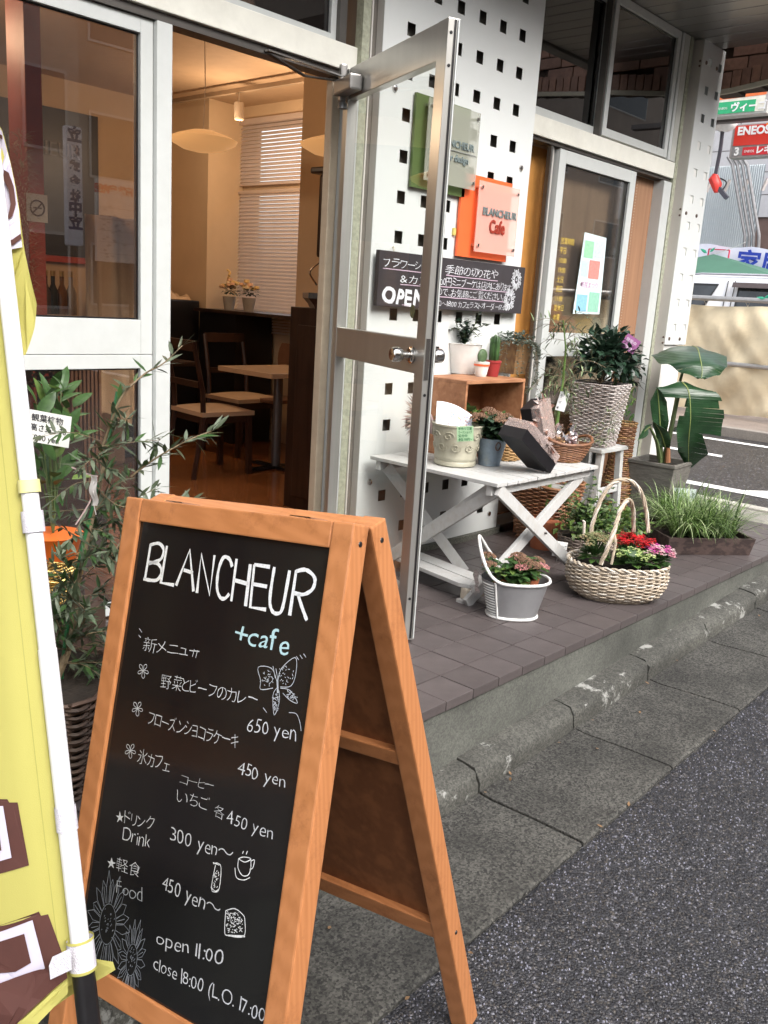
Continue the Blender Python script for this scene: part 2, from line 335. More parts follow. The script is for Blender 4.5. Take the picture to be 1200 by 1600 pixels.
# ------------------------------------------------------------------ ground, street
YF = 2.93
def gz(x): return -.33+.046*(x-2.1) if x < 6.6 else -.123
xs_ = [-40, -6, -2, 0, 2, 4, 6.6, 11.2, 60]
mb = MB(); ys_ = [-40, 0, 1.13]
vs = [(x, y, (gz(max(x, -6)))-.012) for y in ys_ for x in xs_[:7]]
mb.add(vs, [(j*7+i, j*7+i+1, (j+1)*7+i+1, (j+1)*7+i) for j in range(2) for i in range(6)])
mb.build('asphalt_road', asph, kind='structure')
mb = MB(); mb.quad((6.6, -40, -.135), (11.2, -40, -.135), (11.2, 40, -.135), (6.6, 40, -.135)); mb.build('side_street', asph2, kind='structure')
mb = MB()
mb.quad((-60, -60, -3), (120, -60, -3), (120, 90, -3), (-60, 90, -3)); mb.build('ground', M_('earth', (.12, .11, .1), .9), kind='structure')
# loose aggregate standing proud of the road surface
mb = MB()
for k in range(34000):
    t = random.random(); y = 1.12-1.15*random.random()**1.1; x = .85+3.9*random.random()**1.2
    if y > 1.115: continue
    r = random.uniform(.0018, .0040); a = random.random()*6.28; ca, sa = cos(a), sin(a); h = r*random.uniform(.5, .9); z = gz(x)-.012
    q = [(r, 0), (.1*r, .8*r), (-r, .15*r), (-.1*r, -.75*r)]; tx, ty = random.uniform(-.3, .3), random.uniform(-.3, .3)
    mb.cur = 2 if random.random() < .12+.45*max(0, NZ.noise(V((x*3.1, y*3.1, 2))))+.3*max(0, NZ.noise(V((x*11, y*11, 5)))) else random.choice((0, 0, 1))
    mb.add([(x+ca*u-sa*v, y+sa*u+ca*v, z-.001) for u, v in q]+[(x+ca*u*.6-sa*v*.6, y+sa*u*.6+ca*v*.6, z+h+tx*u+ty*v) for u, v in q],
           [(4, 5, 6, 7), (0, 1, 5, 4), (1, 2, 6, 5), (2, 3, 7, 6), (3, 0, 4, 7)])
pebm = [M_('pebble_dark', (.040, .039, .044), .33, scale=200, spec=.6), M_('pebble_brown', (.075, .066, .060), .38, scale=200), M_('pebble_light', (.27, .27, .33), .25, scale=200, spec=.7)]
mb.build('road_gravel', pebm, label='coarse grey stones set in the surface of the near road', cat='gravel', kind='stuff')

gut = MB().box((-6, 1.10, -.75), (6.6, 1.64, -.745)).build('gutter', concrete_mat('gutter_bed', (.1, .1, .09), .5), kind='structure')
JX = 2.29
for k in range(-7, 7):
    x0, x1 = JX+.62*k+.005, JX+.62*(k+1)-.005
    x1 = min(x1, 6.6)
    j = random.uniform(-.002, .002)
    prof = [(1.125+random.uniform(-.004, .004), -.04), (1.122, .000), (1.131, .006), (1.30, .004), (1.47, -.004), (1.521, 0.0), (1.521, -.04)]
    m = MB(); n = len(prof)
    for x in (x0, x1): m.add([(x, y, gz(x)+z+j) for y, z in prof], [])
    m.f = [tuple(range(n)), tuple(range(2*n-1, n-1, -1))]+[(i, n+i, n+(i+1) % n, (i+1) % n) for i in range(n)]; m.mi = [0]*len(m.f)
    m.build('gutter_block', gutter_m, gut, bevel=.003)
curb = MB().box((-6, 1.56, -.8), (6.6, 1.64, -.79)).build('curb', concrete_mat('curb_bed', (.1, .1, .09), .5), kind='structure')
for k in range(-7, 7):
    x0, x1 = JX+.62*k+.005, min(JX+.62*(k+1)-.005, 6.6); j = random.uniform(-.002, .003)
    nx = 14; prof = [(1.523, -.05), (1.523, .028), (1.527, .050), (1.537, .066), (1.552, .074), (1.60, .080), (1.634, .081), (1.634, -.05)]; n = len(prof); m = MB()
    for i in range(nx+1):
        x = x0+(x1-x0)*i/nx
        e = 1 if i in (0, nx) else 0
        for q, (y, z) in enumerate(prof):
            jj = random.uniform(-.0022, .0022) if 1 <= q <= 5 else 0
            chip = -.010 if (e and 1 <= q <= 3 and random.random() < .55) else 0
            m.v.append(V((x, y+jj-chip*.8, gz(x)+z+j+jj+chip*.6)))
    m.f = [tuple(range(n)), tuple(range(nx*n+n-1, nx*n-1, -1))]+[(i*n+q, (i+1)*n+q, (i+1)*n+(q+1) % n, i*n+(q+1) % n) for i in range(nx) for q in range(n)]; m.mi = [0]*len(m.f)
    m.build('curb_block', curb_m, curb, smooth=True)

_t = tile_m.node_tree; _oi = _t.nodes.new('ShaderNodeObjectInfo'); _mr = _t.nodes.new('ShaderNodeMapRange'); _mr.inputs[3].default_value = .90; _mr.inputs[4].default_value = 1.08
_mm = _t.nodes.new('ShaderNodeMixRGB'); _mm.blend_type = 'MULTIPLY'; _mm.inputs[0].default_value = 1; _bs = _t.nodes['Principled BSDF']; _src = _bs.inputs['Base Color'].links[0].from_socket
_t.links.new(_oi.outputs['Random'], _mr.inputs[0]); _t.links.new(_src, _mm.inputs[1]); _t.links.new(_mr.outputs[0], _mm.inputs[2]); _t.links.new(_mm.outputs[0], _bs.inputs['Base Color'])
# dry leaf scraps and grit lying in the gutter
mb = MB(); random.seed(77)
for k in range(420):
    x = random.uniform(.9, 6.2); y = random.choice((1.515-abs(random.gauss(0, .02)), random.uniform(1.14, 1.50), 1.12-abs(random.gauss(0, .012)))); z = gz(x)+.004
    if random.random() < .10: mb.cur = 0; mb.leaf((x, y, z+.001), (random.uniform(-1, 1), random.uniform(-1, 1), .05), (0, 0, 1), random.uniform(.012, .026), .010, -.2, 3)
    else: mb.cur = 1; mb.blob((x, y, z), random.uniform(.0012, .003), 0, .2)
mb.build('leaf_litter', [M_('dead_leaf', (.20, .12, .06), .8), M_('grit', (.13, .125, .115), .9, var=.5)], label='dry leaf scraps and grit lying in the gutter', cat='litter', kind='stuff')

# porch platform, riser and tiles
porch = MB()
porch.box((-4, 1.645, -.9), (6.0, 3.4, -.012)); porch = porch.build('porch_floor', grout, kind='structure')
m = MB(); pr_ = [(1.626, -.9), (1.630, -.2), (1.634, -.030), (1.66, -.030)]
for x in (-4, 6.0): m.add([(x, y, z) for y, z in pr_], [])
m.add([], []); m.f = [(0, 4, 5, 1), (1, 5, 6, 2), (2, 6, 7, 3)]; m.mi = [0]*3
m.build('riser', apron_m, porch)
T0 = 2.2-.15*6; TW = .15; rows = [1.624]+[1.774+.165*i for i in range(8)]
def tile_mesh(w, d, nose):
    m = MB(); g = .0021
    m.box((g, 0 if nose else g, -.034 if nose else -.012), (w-g, d-g, 0)); return m.mesh('tile', tile_m, bevel=.0022)
tn, tt = tile_mesh(TW, .15, True), tile_mesh(TW, .165, False)
for i in range(31):
    x = T0+i*TW
    if x > 5.95: break
    for j in range(8):
        o = bpy.data.objects.new('tile', tn if j == 0 else tt); _link(o, porch); o.location = (x, rows[j], random.uniform(-.0008, .0006)); o.rotation_euler = (random.uniform(-.002, .002), random.uniform(-.002, .002), 0)
m = MB()
for i in range(-34, 0):
    x = T0+i*TW
    for j in range(8):
        m.box((x+.0016, rows[j]+.0016, -.012 if j else -.034), (x+TW-.0016, rows[j+1]-.0016, 0))
m.build('tile', tile_m, porch, kind='stuff')
m = MB(); m.box((6.0, 1.3, -.7), (6.48, 6, -.035)); ap = m.build('corner_pavement', concrete_mat('pale_pavement', (.30, .28, .25), .75, .2), kind='structure', bevel=.004)
m = MB(); m.box((6.485, -1, -.7), (6.6, 8, -.02)); m.build('corner_curb', concrete_mat('pale_curb', (.52, .49, .44), .8, .15), kind='structure', bevel=.008)
# road markings of the side street
def mark(pts):
    m = MB(); m.quad(*[(p.x, p.y, -.131) for p in pts]); m.build('road_marking', white_line, kind='structure')
g0 = lambda x, y: at(x, y, 2, -.131)
a, b_ = g0(1069, 748), g0(1200, 772); X = 7.62
mark([V((7.55, 3.25, 0)), V((7.55, -8, 0)), V((7.72, -8, 0)), V((7.72, 3.30, 0))])
mark([V((7.722, 2.74, 0)), V((7.722, .6, 0)), V((8.6, .6, 0)), V((8.6, 2.0, 0))])
mark([V((9.40, 3.60, 0)), V((9.55, 3.66, 0)), V((9.55, 12, 0)), V((9.40, 12, 0))])
mark([V((10.70, -10, 0)), V((10.85, -10, 0)), V((10.85, 14, 0)), V((10.70, 14, 0))])
m = MB(); m.box((11.2, -14, -.6), (11.36, 20, -.02)); m.build('far_curb', concrete_mat('far_curb', (.30, .27, .24), .8, .2), kind='structure', bevel=.008)
m = MB(); m.box((11.365, -14, -.6), (40, 30, -.025)); m.build('far_pavement', concrete_mat('far_pavement', (.27, .22, .19), .7, .2), kind='structure')

# ------------------------------------------------------------------ cafe building
bld = thing('cafe_building', 'cafe shopfront with white framed glazing, beam and metal soffit', 'building', (3, YF, 0))
P = lambda name, mb, mat, **k: mb.build(name, mat, bld, **k)
bx = lambda a, b: MB().box(a, b)
# beams
P('header_beam', bx((-2.5, YF-.03, 2.195), (2.93, YF+.07, 2.295)), white_pt, bevel=.004)
P('transom_beam', bx((4.2, YF-.03, 2.185), (5.975, YF+.07, 2.285)), white_pt, bevel=.004)
P('beam_lip', bx((-2.5, YF-.012, 2.165), (2.86, YF+.06, 2.192)), alum_d)
P('beam_lip', bx((4.2, YF-.012, 2.165), (5.97, YF+.06, 2.182)), alum_d)
# left fixed window
def win(name, x0, x1, z0, z1, y, fw, mat, gm, fd=.045, bot=None):
    fr = MB(); bt = bot or fw
    fr.box((x0, y, z0), (x0+fw, y+fd, z1)); fr.box((x1-fw, y, z0), (x1, y+fd, z1))
    fr.box((x0+fw, y, z1-fw), (x1-fw, y+fd, z1)); fr.box((x0+fw, y, z0), (x1-fw, y+fd, z0+bt))
    o = fr.build(name, mat, bld, bevel=.002)
    MB().box((x0+fw-.004, y+fd*.45, z0+bt-.004), (x1-fw+.004, y+fd*.45+.005, z1-fw+.004)).build('pane', gm, o)
    gk = MB(); e = .006; yy = y+fd*.45-.004
    gk.box((x0+fw, yy, z0+bt), (x0+fw+e, yy+.003, z1-fw)); gk.box((x1-fw-e, yy, z0+bt), (x1-fw, yy+.003, z1-fw))
    gk.box((x0+fw+e, yy, z1-fw-e), (x1-fw-e, yy+.003, z1-fw)); gk.box((x0+fw+e, yy, z0+bt), (x1-fw-e, yy+.003, z0+bt+e))
    gk.build('gasket', black_m, o)
    return o
win('window', -.4, 1.935, 1.02, 2.163, YF+.002, .05, alum_w, glass_l, bot=.125)
win('window', -.4, 1.935, .02, 1.018, YF+.002, .05, alum_w, glass_l)
P('jamb', bx((1.937, YF-.02, 0), (2.0, YF+.07, 2.163)), alum_w, bevel=.003)
P('strike_plate', bx((2.0005, YF+.01, 1.0), (2.003, YF+.03, 1.2)), alum)
# transom glazing above the door and the left window, behind brown mesh
win('transom_window', 1.2, 2.82, 2.298, 3.062, YF+.01, .03, alum_w, glass_dk)
P('transom_mullion', bx((2.82, YF-.01, 2.297), (2.86, YF+.06, 3.062)), alum_d)
P('mesh_blind', bx((-.5, YF+.12, 2.30), (2.85, YF+.125, 3.062)), M_('mesh', (.36, .20, .11), .8, var=.3, scale=60))
win('transom_window', -.5, 1.195, 2.298, 3.062, YF+.01, .03, alum_w, glass_dk)
# door jamb on the hinge side
P('door_post', bx((2.862, YF-.06, .0), (2.905, YF+.07, 2.192)), alum_w, bevel=.003)
P('inner_jamb', bx((2.812, YF+.005, .0), (2.86, YF+.045, 2.163)), M_('beige_jamb', (.42, .35, .26), .5), bevel=.004)
P('sealant_strip', bx((2.91, YF-.055, .0), (2.955, YF-.015, 3.062)), sealant)
P('side_plate', bx((2.957, YF-.06, 0), (2.965, YF-.04, 3.062)), alum_g)
P('wall', bx((2.957, YF-.038, 0), (4.19, YF+.10, 3.062)), M_('grey_wall', (.16, .145, .125), .7, var=.2, scale=5))
P('step', bx((2.92, YF-.10, 0), (4.25, YF-.04, .032)), concrete_mat('step', (.13, .13, .11), .6))
# perforated steel panel: a sheet with real square holes
def perforated(name, x0, x1, z0, z1, y, cx, cz, pitch_x, pitch_z, s, bent=0):
    xsn = [x0]; k = math.ceil((x0+s/2+.01-cx)/pitch_x)
    while cx+k*pitch_x+s/2+.01 < x1: xsn += [cx+k*pitch_x-s/2, cx+k*pitch_x+s/2]; k += 1
    xsn.append(x1); zsn = [z0]; k = math.ceil((z0+s/2+.01-cz)/pitch_z)
    while cz+k*pitch_z+s/2+.01 < z1: zsn += [cz+k*pitch_z-s/2, cz+k*pitch_z+s/2]; k += 1
    zsn.append(z1); bm = bmesh.new(); nx, nz = len(xsn), len(zsn)
    vv = [[bm.verts.new((x, y, z)) for x in xsn] for z in zsn]
    for j in range(nz-1):
        for i in range(nx-1):
            if i % 2 == 1 and j % 2 == 1: continue
            bm.faces.new((vv[j][i], vv[j][i+1], vv[j+1][i+1], vv[j+1][i]))
    r = bmesh.ops.extrude_face_region(bm, geom=bm.faces[:])
    for g in r['geom']:
        if isinstance(g, bmesh.types.BMVert): g.co.y += .003
    bmesh.ops.recalc_face_normals(bm, faces=bm.faces[:])
    me = bpy.data.meshes.new(name); bm.to_mesh(me); bm.free(); me.materials.append(panel_m)
    o = bpy.data.objects.new(name, me); _link(o, bld); return o
PY = 2.85
pan = perforated('perforated_panel', 3.01, 4.195, .035, 3.062, PY, 3.6875, 2.25, 1/6, .1735, .055)
P('panel_return', bx((3.01, PY+.0035, .035), (3.013, YF-.04, 3.062)), alum_g)
P('panel_return', bx((4.192, PY+.0035, .035), (4.195, YF-.04, 3.062)), panel_m)
sc_ = MB()
for x, z in ((3.10, 2.17), (4.11, 1.985), (3.09, .42), (4.11, .125), (3.10, 1.05)):
    sc_.lathe([(.0, .0), (.016, .0), (.014, .007), (.006, .010), (.0, .010)], 12)
    for v in sc_.v[-60:]: v.x, v.y, v.z = x+v.x, PY-v.z, z+v.y
sc_.build('bolt', chrome, pan, smooth=True)
# column
P('column_face', bx((6.078, YF-.074, 1.085), (6.408, YF-.0605, 2.50)), M_('white_column_face', (.74, .74, .71), .6, var=.08))
col_o = P('column', bx((6.085, YF+.04, -.1), (6.40, YF+.3, 3.062)), M_('white_column', (.74, .74, .71), .6, var=.08))
perforated('column_plate', 6.07, 6.415, 1.09, 3.060, PY, 6.19, 2.25, .165, .1735, .052)
P('column_return', bx((6.070, PY+.004, .0), (6.074, YF+.02, 3.060)), alum_g)
P('column_return', bx((6.411, PY+.0035, 1.09), (6.4145, YF+.035, 3.060)), panel_m)
P('column_face', bx((6.085, YF-.06, -.1), (6.40, YF+.039, 1.08)), M_('white_column_low', (.74, .74, .71), .6, var=.08, dirt=.2))
sc_ = MB()
for x in (6.13, 6.30):
    for z in (2.93, 1.98, 1.13):
        n0 = len(sc_.v); sc_.lathe([(.0, .0), (.013, .0), (.011, .006), (.0, .009)], 10)
        for v in sc_.v[n0:]: v.x, v.y, v.z = x+v.x, PY-v.z, z+v.y
for z in (2.93, 2.90, 2.0, 1.96, 1.14, 1.10):
    for y in (2.865, 2.93):
        n0 = len(sc_.v); sc_.lathe([(.0, .0), (.008, .0), (.006, .005), (.0, .006)], 8)
        for v in sc_.v[n0:]: v.x, v.y, v.z = 6.07-v.z, y+v.x, z+v.y
sc_.build('bolt', M_('rusty_bolt', (.16, .12, .10), .5, .6), col_o, smooth=True)
P('sealant_strip', bx((5.978, YF-.03, -.05), (6.02, YF+.02, 3.062)), sealant)
P('column_filler', bx((6.022, YF+.0, -.05), (6.069, YF+.05, 3.062)), alum_g)
# right hand upper windows (two sliding sashes) and lower sliding doors
win('window', 4.21, 5.04, 2.30, 3.062, YF+.03, .045, alum_w, glass_dk)
win('window', 5.00, 5.86, 2.30, 3.062, YF-.018, .045, alum_w, glass_dk)
P('window_track', bx((4.975, YF-.012, 2.29), (4.992, YF+.028, 3.062)), alum_d)
P('frame_post', bx((5.865, YF-.025, -.02), (5.975, YF+.06, 2.16)), alum_w, bevel=.003)
P('frame_post', bx((5.865, YF-.025, 2.29), (5.90, YF+.06, 3.062)), alum_w, bevel=.003)
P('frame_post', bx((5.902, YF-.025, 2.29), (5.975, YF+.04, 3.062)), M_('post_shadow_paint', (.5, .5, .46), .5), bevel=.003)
P('orange_screen', bx((4.2, YF+.10, .3), (4.66, YF+.13, 2.163)), M_('orange_ply', (.50, .23, .055), .55, var=.12))
for i, x in enumerate((4.495, 4.523, 4.551)):
    P('door_track', bx((x, YF-.005+.012*i, .04), (x+.016, YF+.02+.012*i, 2.163)), (alum_d, alum, alum_g)[i])
win('sliding_door', 4.582, 5.495, .05, 2.16, YF-.012, .07, alum_w, glass_slide, bot=.18)
P('sliding_rail', bx((4.652, YF-.012, 1.005), (5.425, YF+.028, 1.145)), alum_w, bevel=.002)
for i, x in enumerate((5.36, 5.385)):
    P('door_track', bx((x, YF+.05, .06), (x+.014, YF+.07, 2.16)), alum_d)
P('sill', bx((4.2, YF-.10, 0), (5.97, YF+.06, .05)), alum_d, bevel=.004)
# brown pleated screen seen through and beside the sliding door
scr = MB(); nn = 40
for i in range(nn):
    x = 5.502+(5.863-5.502)*i/nn; x2 = 5.502+(5.863-5.502)*(i+1)/nn; ya, yb = YF+.05+(.008 if i % 2 else 0), YF+.05+(0 if i % 2 else .008)
    scr.quad((x, ya, .0), (x2, yb, .0), (x2, yb, 2.16), (x, ya, 2.16))
P('pleated_screen', scr, M_('brown_screen', (.33, .175, .095), .7, var=.2, scale=4, stretch=(6, 1, .4)))
tr = MB()
for x in (5.56, 5.62):
    for k in range(110): tr.box((x, YF+.041, .12+k*.0185), (x+.003, YF+.044, .126+k*.0185))
P('pull_cord', tr, M_('cord', (.5, .42, .33), .8))
P('upper_blind', bx((4.22, YF+.085, 2.3), (5.85, YF+.088, 3.062)), M_('upper_mesh_brightened', (.85, .70, .56), .8, var=.3, scale=50))  # mesh coloured extra pale in place of light behind the upper panes
P('inner_screen', bx((4.662, YF+.09, 1.145), (5.5, YF+.095, 2.2)), M_('tan_curtain', (.78, .56, .38), .8, var=.25, scale=3, stretch=(7, 1, .6)))
m = MB()
for q in range(60): m.box((4.62+random.uniform(0, .5), YF+.325, 1.05+.0*q), (4.63, YF+.33, 1.06))
fb = thing('window_display', 'orange and yellow rounded wares just inside the sliding door glass', 'display', (4.8, YF+.06, 1.15))
for x_, w2, h2, c_ in ((4.80, .12, .11, (.70, .24, .08)), (4.98, .13, .07, (.62, .20, .06)), (5.16, .13, .10, (.70, .45, .04)), (5.32, .08, .07, (.30, .40, .30))):
    q_ = MB().blob((x_, YF+.062, 1.15+h2*.45), (w2, .022, h2), 3); q_.build('ware', M_('ware', c_, .6, var=.3, scale=9, stretch=(1, 1, 6)), fb, smooth=True)
P('low_panel', bx((4.45, YF+.20, .0), (5.5, YF+.22, 1.06)), M_('brown_low_panel', (.16, .10, .065), .5, var=.35, scale=4))
# yellow opening-hours lettering and a poster inside the glass
for k in range(9):
    text('lettering', ['営業時間', '平日', '10:00', '19:00', '土日', '祝日', '11:00', '定休日', '水曜'][k], frame_M((4.71, YF+.006, 1.66-.055*k), (1, 0, 0), (0, 0, 1)), .042, M_('gold_film', (.62, .44, .08), .4), bld, xs=.9)
po = MB().quad((4.93, YF+.004, 1.262), (5.255, YF+.004, 1.268), (5.235, YF+.004, 1.735), (4.965, YF+.004, 1.745)).build('poster', M_('poster_paper', (.62, .76, .80), .5, var=.1, scale=8), None)
tag(po, 'pale blue poster with green and pink blocks on the sliding door glass', 'poster')
def patch(nm, x0, x1, z0, z1, y, col, par): return MB().quad((x0, y, z0), (x1, y, z0), (x1, y, z1), (x0, y, z1)).build(nm, M_('ink', col, .6, var=.2, scale=60), par)
for x0, x1, z0, z1, c in ((4.98, 5.09, 1.60, 1.70, (.30, .6, .38)), (5.06, 5.19, 1.48, 1.59, (.8, .25, .22)), (5.11, 5.22, 1.61, 1.71, (.55, .6, .7)), (4.97, 5.05, 1.49, 1.58, (.5, .66, .7)), (5.10, 5.23, 1.28, 1.40, (.28, .55, .42)), (4.955, 5.08, 1.28, 1.38, (.25, .5, .66)), (4.97, 5.2, 1.41, 1.465, (.68, .70, .72)), (4.98, 5.0, 1.43, 1.45, (.6, .2, .2))):
    patch('printed_block', x0, x1, z0, z1, YF+.0025, c, po)
text('lettering', '市民まつり', frame_M((4.985, YF+.002, 1.425), (1, 0, 0), (0, 0, 1)), .042, M_('mauve_ink', (.45, .2, .4), .6), po)
# soffit of metal boards
sof = P('soffit', bx((-3, 2.16, 3.084), (6.37, YF+.1, 3.30)), M_('soffit_frame', (.12, .11, .10), .6))
sm = M_('soffit_metal', (.32, .31, .30), .3, .75, var=.12, scale=1.5); k = 0; x = 6.36
me = MB().box((0, 2.165, 3.066), (.14, YF+.09, 3.082)).mesh('soffit_board', sm, bevel=.004)
while x > 3.2:
    o = bpy.data.objects.new('soffit_board', me); _link(o, sof); o.location = (x-.143, 0, random.uniform(-.001, .001)); x -= .147
P('fascia', bx((-3, 2.06, 3.05), (6.38, 2.155, 3.38)), M_('fascia', (.3, .29, .27), .5, .3))
# upper storeys
P('upper_wall', bx((-4, YF-.02, 3.32), (6.4, YF+2, 9)), M_('upper_tiles', (.30, .22, .18), .7))
# brick-tiled arched beam beyond the column
bw = thing('brick_arch', 'brown brick tiled arch beam beyond the white column under the soffit', 'arch', (6.5, 2.8, 2.9))
MB().box((6.47, -2.0, 3.06), (6.70, 3.3, 3.9)).build('backing', M_('mortar', (.06, .04, .03), .9), bw)
def arch_z(y): t = max(0, 2.87-y); return 2.815+.13*t-.02*t*t
mm = MB()
for i in range(30):
    y0 = 2.95-i*.16; mm.box((6.472, y0-.16, arch_z(y0-.08)+.01), (6.70, y0, 3.06))
mm.build('backing', M_('mortar2', (.06, .04, .03), .9), bw)
brm = [M_('brick_a', (.30, .16, .115), .6, var=.3, scale=20), M_('brick_b', (.25, .135, .10), .6, var=.3, scale=20)]
for i in range(34):
    y0 = 2.93-i*.066; z = arch_z(y0-.03); MB().box((6.452, y0-.058, z+.012), (6.47, y0, z+.118)).build('brick', brm[i % 2], bw, bevel=.002)
for c in range(9):
    for i in range(10):
        y0 = 2.93-i*.232-(c % 2)*.116; z = 2.95+.085*c
        if z < arch_z(y0-.1)+.10: continue
        MB().box((6.453, y0-.222, z), (6.47, y0, z+.075)).build('brick', brm[(i+c) % 2], bw, bevel=.002)
mm = MB()
for i in range(20):
    y0 = 2.95-i*.16; a_, b_ = arch_z(y0), arch_z(y0-.16); mm.prism([(6.44, y0, a_-.022), (6.44, y0-.16, b_-.022), (6.44, y0-.16, b_+.008), (6.44, y0, a_+.008)], (.03, 0, 0))
mm.build('arch_trim', M_('arch_trim', (.45, .42, .34), .6), bw)

# the open glass door (a part of the building)
Hh, Ff = V((2.86, 2.86, 0)), V((2.515, 2.035, 0)); dd = (Ff-Hh).normalized(); DL = (Ff-Hh).length; nnv = V((-dd.y*-1*-1, dd.x, 0)); nnv = V((dd.y, -dd.x, 0))
DM = Matrix(((dd.x, nnv.x, 0, Hh.x), (dd.y, nnv.y, 0, Hh.y), (0, 0, 1, 0), (0, 0, 0, 1)))
dm = MB(DM)
dm.box((0, 0, .012), (.05, .045, 2.185)); dm.box((DL-.072, 0, .012), (DL, .045, 2.185))
dm.box((.05, .002, 2.065), (DL-.072, .043, 2.185)); dm.box((.05, .002, 1.02), (DL-.072, .043, 1.145)); dm.box((.05, .002, .012), (DL-.072, .043, .20))
door = dm.build('glass_door', alum, bld, bevel=.003)
MB(DM).box((.045, .02, .19), (DL-.068, .025, 1.025)).build('pane', glass_door, door)
MB(DM).box((.045, .02, 1.14), (DL-.068, .025, 2.07)).build('pane', glass_door, door)
MB(DM).box((DL+.0005, .016, .02), (DL+.004, .022, 2.18)).build('brush_seal', black_m, door)
MB(DM).box((DL+.0005, .006, .02), (DL+.006, .010, 2.18)).build('edge_trim', alum_w, door)
MB(DM).box((DL+.0005, .026, 1.005), (DL+.003, .042, 1.15)).build('lock_plate', chrome, door)
for s in (1, -1):
    kb = MB(); kb.lathe([(.032, 0), (.032, .006), (.026, .012), (.013, .014), (.012, .035), (.022, .040), (.027, .052), (.0265, .075), (.022, .082), (.0, .080)], 20)
    for v in kb.v:
        x, y, z = v; p = DM @ V((DL-.10+x, (.045+z) if s > 0 else (0-z), 1.085+y)); v.x, v.y, v.z = p
    kb.build('door_knob', chrome, door, smooth=True)
for z in (2.14, 2.04, .95, .18):
    sc2 = MB(); n0 = 0; sc2.lathe([(0, 0), (.006, 0), (.005, .002), (0, .002)], 8)
    for v in sc2.v[n0:]:
        p = DM @ V((DL+v.z+.001, .033+v.x, z+v.y)); v.x, v.y, v.z = p
    sc2.build('screw', black_m, door)
cl = MB(DM); cl.box((.02, .046, 2.075), (.20, .10, 2.135)); cl.box((.02, .05, 2.055), (.05, .08, 2.20)); o = cl.build('door_closer', M_('closer_grey', (.28, .27, .26), .35, .6), door, bevel=.008)
MB(DM).lathe([(.0, 0), (.02, 0), (.018, .02), (.008, .03)], 12, (.06, .07, 2.025)).build('pivot', M_('closer_pivot', (.2, .2, .2), .4, .6), door, smooth=True)
p1, p2 = DM @ V((.04, .07, 2.15)), V((2.42, YF-.01, 2.175))
mid = V((2.55, 2.80, 2.17))
MB().bar(p1, p2+V((0, -.02, 0)), .022, .006).build('closer_arm', chrome, door); MB().bar(p1+V((0, .03, -.012)), (p1+p2)/2+V((.04, .04, -.03)), .016, .006).build('closer_arm', alum_d, door)
MB().bar((p1+p2)/2+V((.04, .04, -.03)), p2, .016, .006).build('closer_arm', alum_d, door)
# round sticker on the door glass

n0 = 0

stk = MB(); stk.lathe([(0, 0), (.030, 0), (.030, .001), (0, .001)], 24, sx=.75)
for v in stk.v: v.x, v.y, v.z = DM @ V((DL-.115+v.x, -.0006-v.z+.0, 1.24+v.y))
stk.build('round_sticker', M_('sticker_rim', (.5, .5, .47), .4), door)
stk = MB(); stk.lathe([(0, 0), (.024, 0), (.024, .0012), (0, .0012)], 24, sx=.75)
for v in stk.v: v.x, v.y, v.z = DM @ V((DL-.115+v.x, .045+.0012+v.z, 1.24+v.y))
stk.build('round_sticker', M_('sticker_dark', (.04, .06, .045), .4, var=.5, scale=90, col2=(.22, .2, .08)), door)

# ------------------------------------------------------------------ interior
wall_m = M_('cream_wall', (.58, .44, .29), .8, var=.08, scale=3)
ceil_m = M_('warm_ceiling', (.46, .32, .20), .8, var=.06)
floor_m = wood_mat('warm_floor', (.26, .095, .032), (.36, .14, .05), 1, .35, .16, .3)
m = MB()
MB().box((-4, 3.01, -.02), (6.0, 9, .001)).build('cafe_floor', floor_m, kind='structure')
MB().box((-4, YF+.1, 2.78), (5.9, 9, 2.9)).build('cafe_ceiling', ceil_m, kind='structure')
cw = MB(); cw.box((-4, 7.0, 0), (5.2, 7.2, 2.8)); cw.box((5.15, 4.6, 0), (5.35, 4.75, 2.8)); cw.box((5.15, 4.75, 0), (5.35, 6.45, 1.10)); cw.box((5.15, 4.75, 2.66), (5.35, 6.45, 2.8)); cw.box((5.15, 6.45, 0), (5.35, 7.0, 2.8))
cw.box((4.15, 3.4, 0), (5.9, 3.5, 2.8)); cw.box((4.15, 3.5, 0), (4.25, 4.6, 2.8)); cw.box((4.25, 4.5, 0), (5.35, 4.6, 2.8)); cw.box((-4.2, 2.95, 0), (-4, 9, 2.8))
cw.build('cafe_wall', wall_m, kind='structure')
pl_ = MB().box((4.79, 6.45, 0), (5.149, 6.999, 2.779)).build('pillar', wall_m, kind='structure')
# picture rail with sockets on ceiling edge
tk = thing('lighting_track', 'long ceiling lighting track above the cafe doorway, with small cylindrical spotlights', 'track light', (4.6, 5.5, 2.7))
MB().box((4.50, 3.6, 2.70), (4.535, 6.7, 2.73)).build('rail', M_('track_wood', (.28, .2, .13), .5), tk)
spm = M_('spot_white', (.36, .29, .22), .4)
for y in (5.72, 4.93, 4.2):
    sp = MB(); sp.tube([(4.517, y, 2.70), (4.517, y, 2.62)], .009, 8); sp.tube([(4.46, y+.03, 2.64), (4.57, y-.06, 2.50)][::1] if False else [(4.517, y, 2.63), (4.517, y-.01, 2.515)], [.036, .036], 16)
    s_ = sp.build('spotlight', spm, tk)
    MB().lathe([(0, 0), (.028, 0), (.028, .003), (0, .003)], 16, (4.517, y-.01, 2.509)).build('lens', emit_mat('spot_lens', (1, .72, .42), .3), s_)
def lamp(name, col, e, loc, rad=.08):
    l = bpy.data.lights.new(name, 'POINT'); l.energy = e; l.color = col; l.shadow_soft_size = rad
    o = bpy.data.objects.new(name, l); COL.objects.link(o); o.location = loc
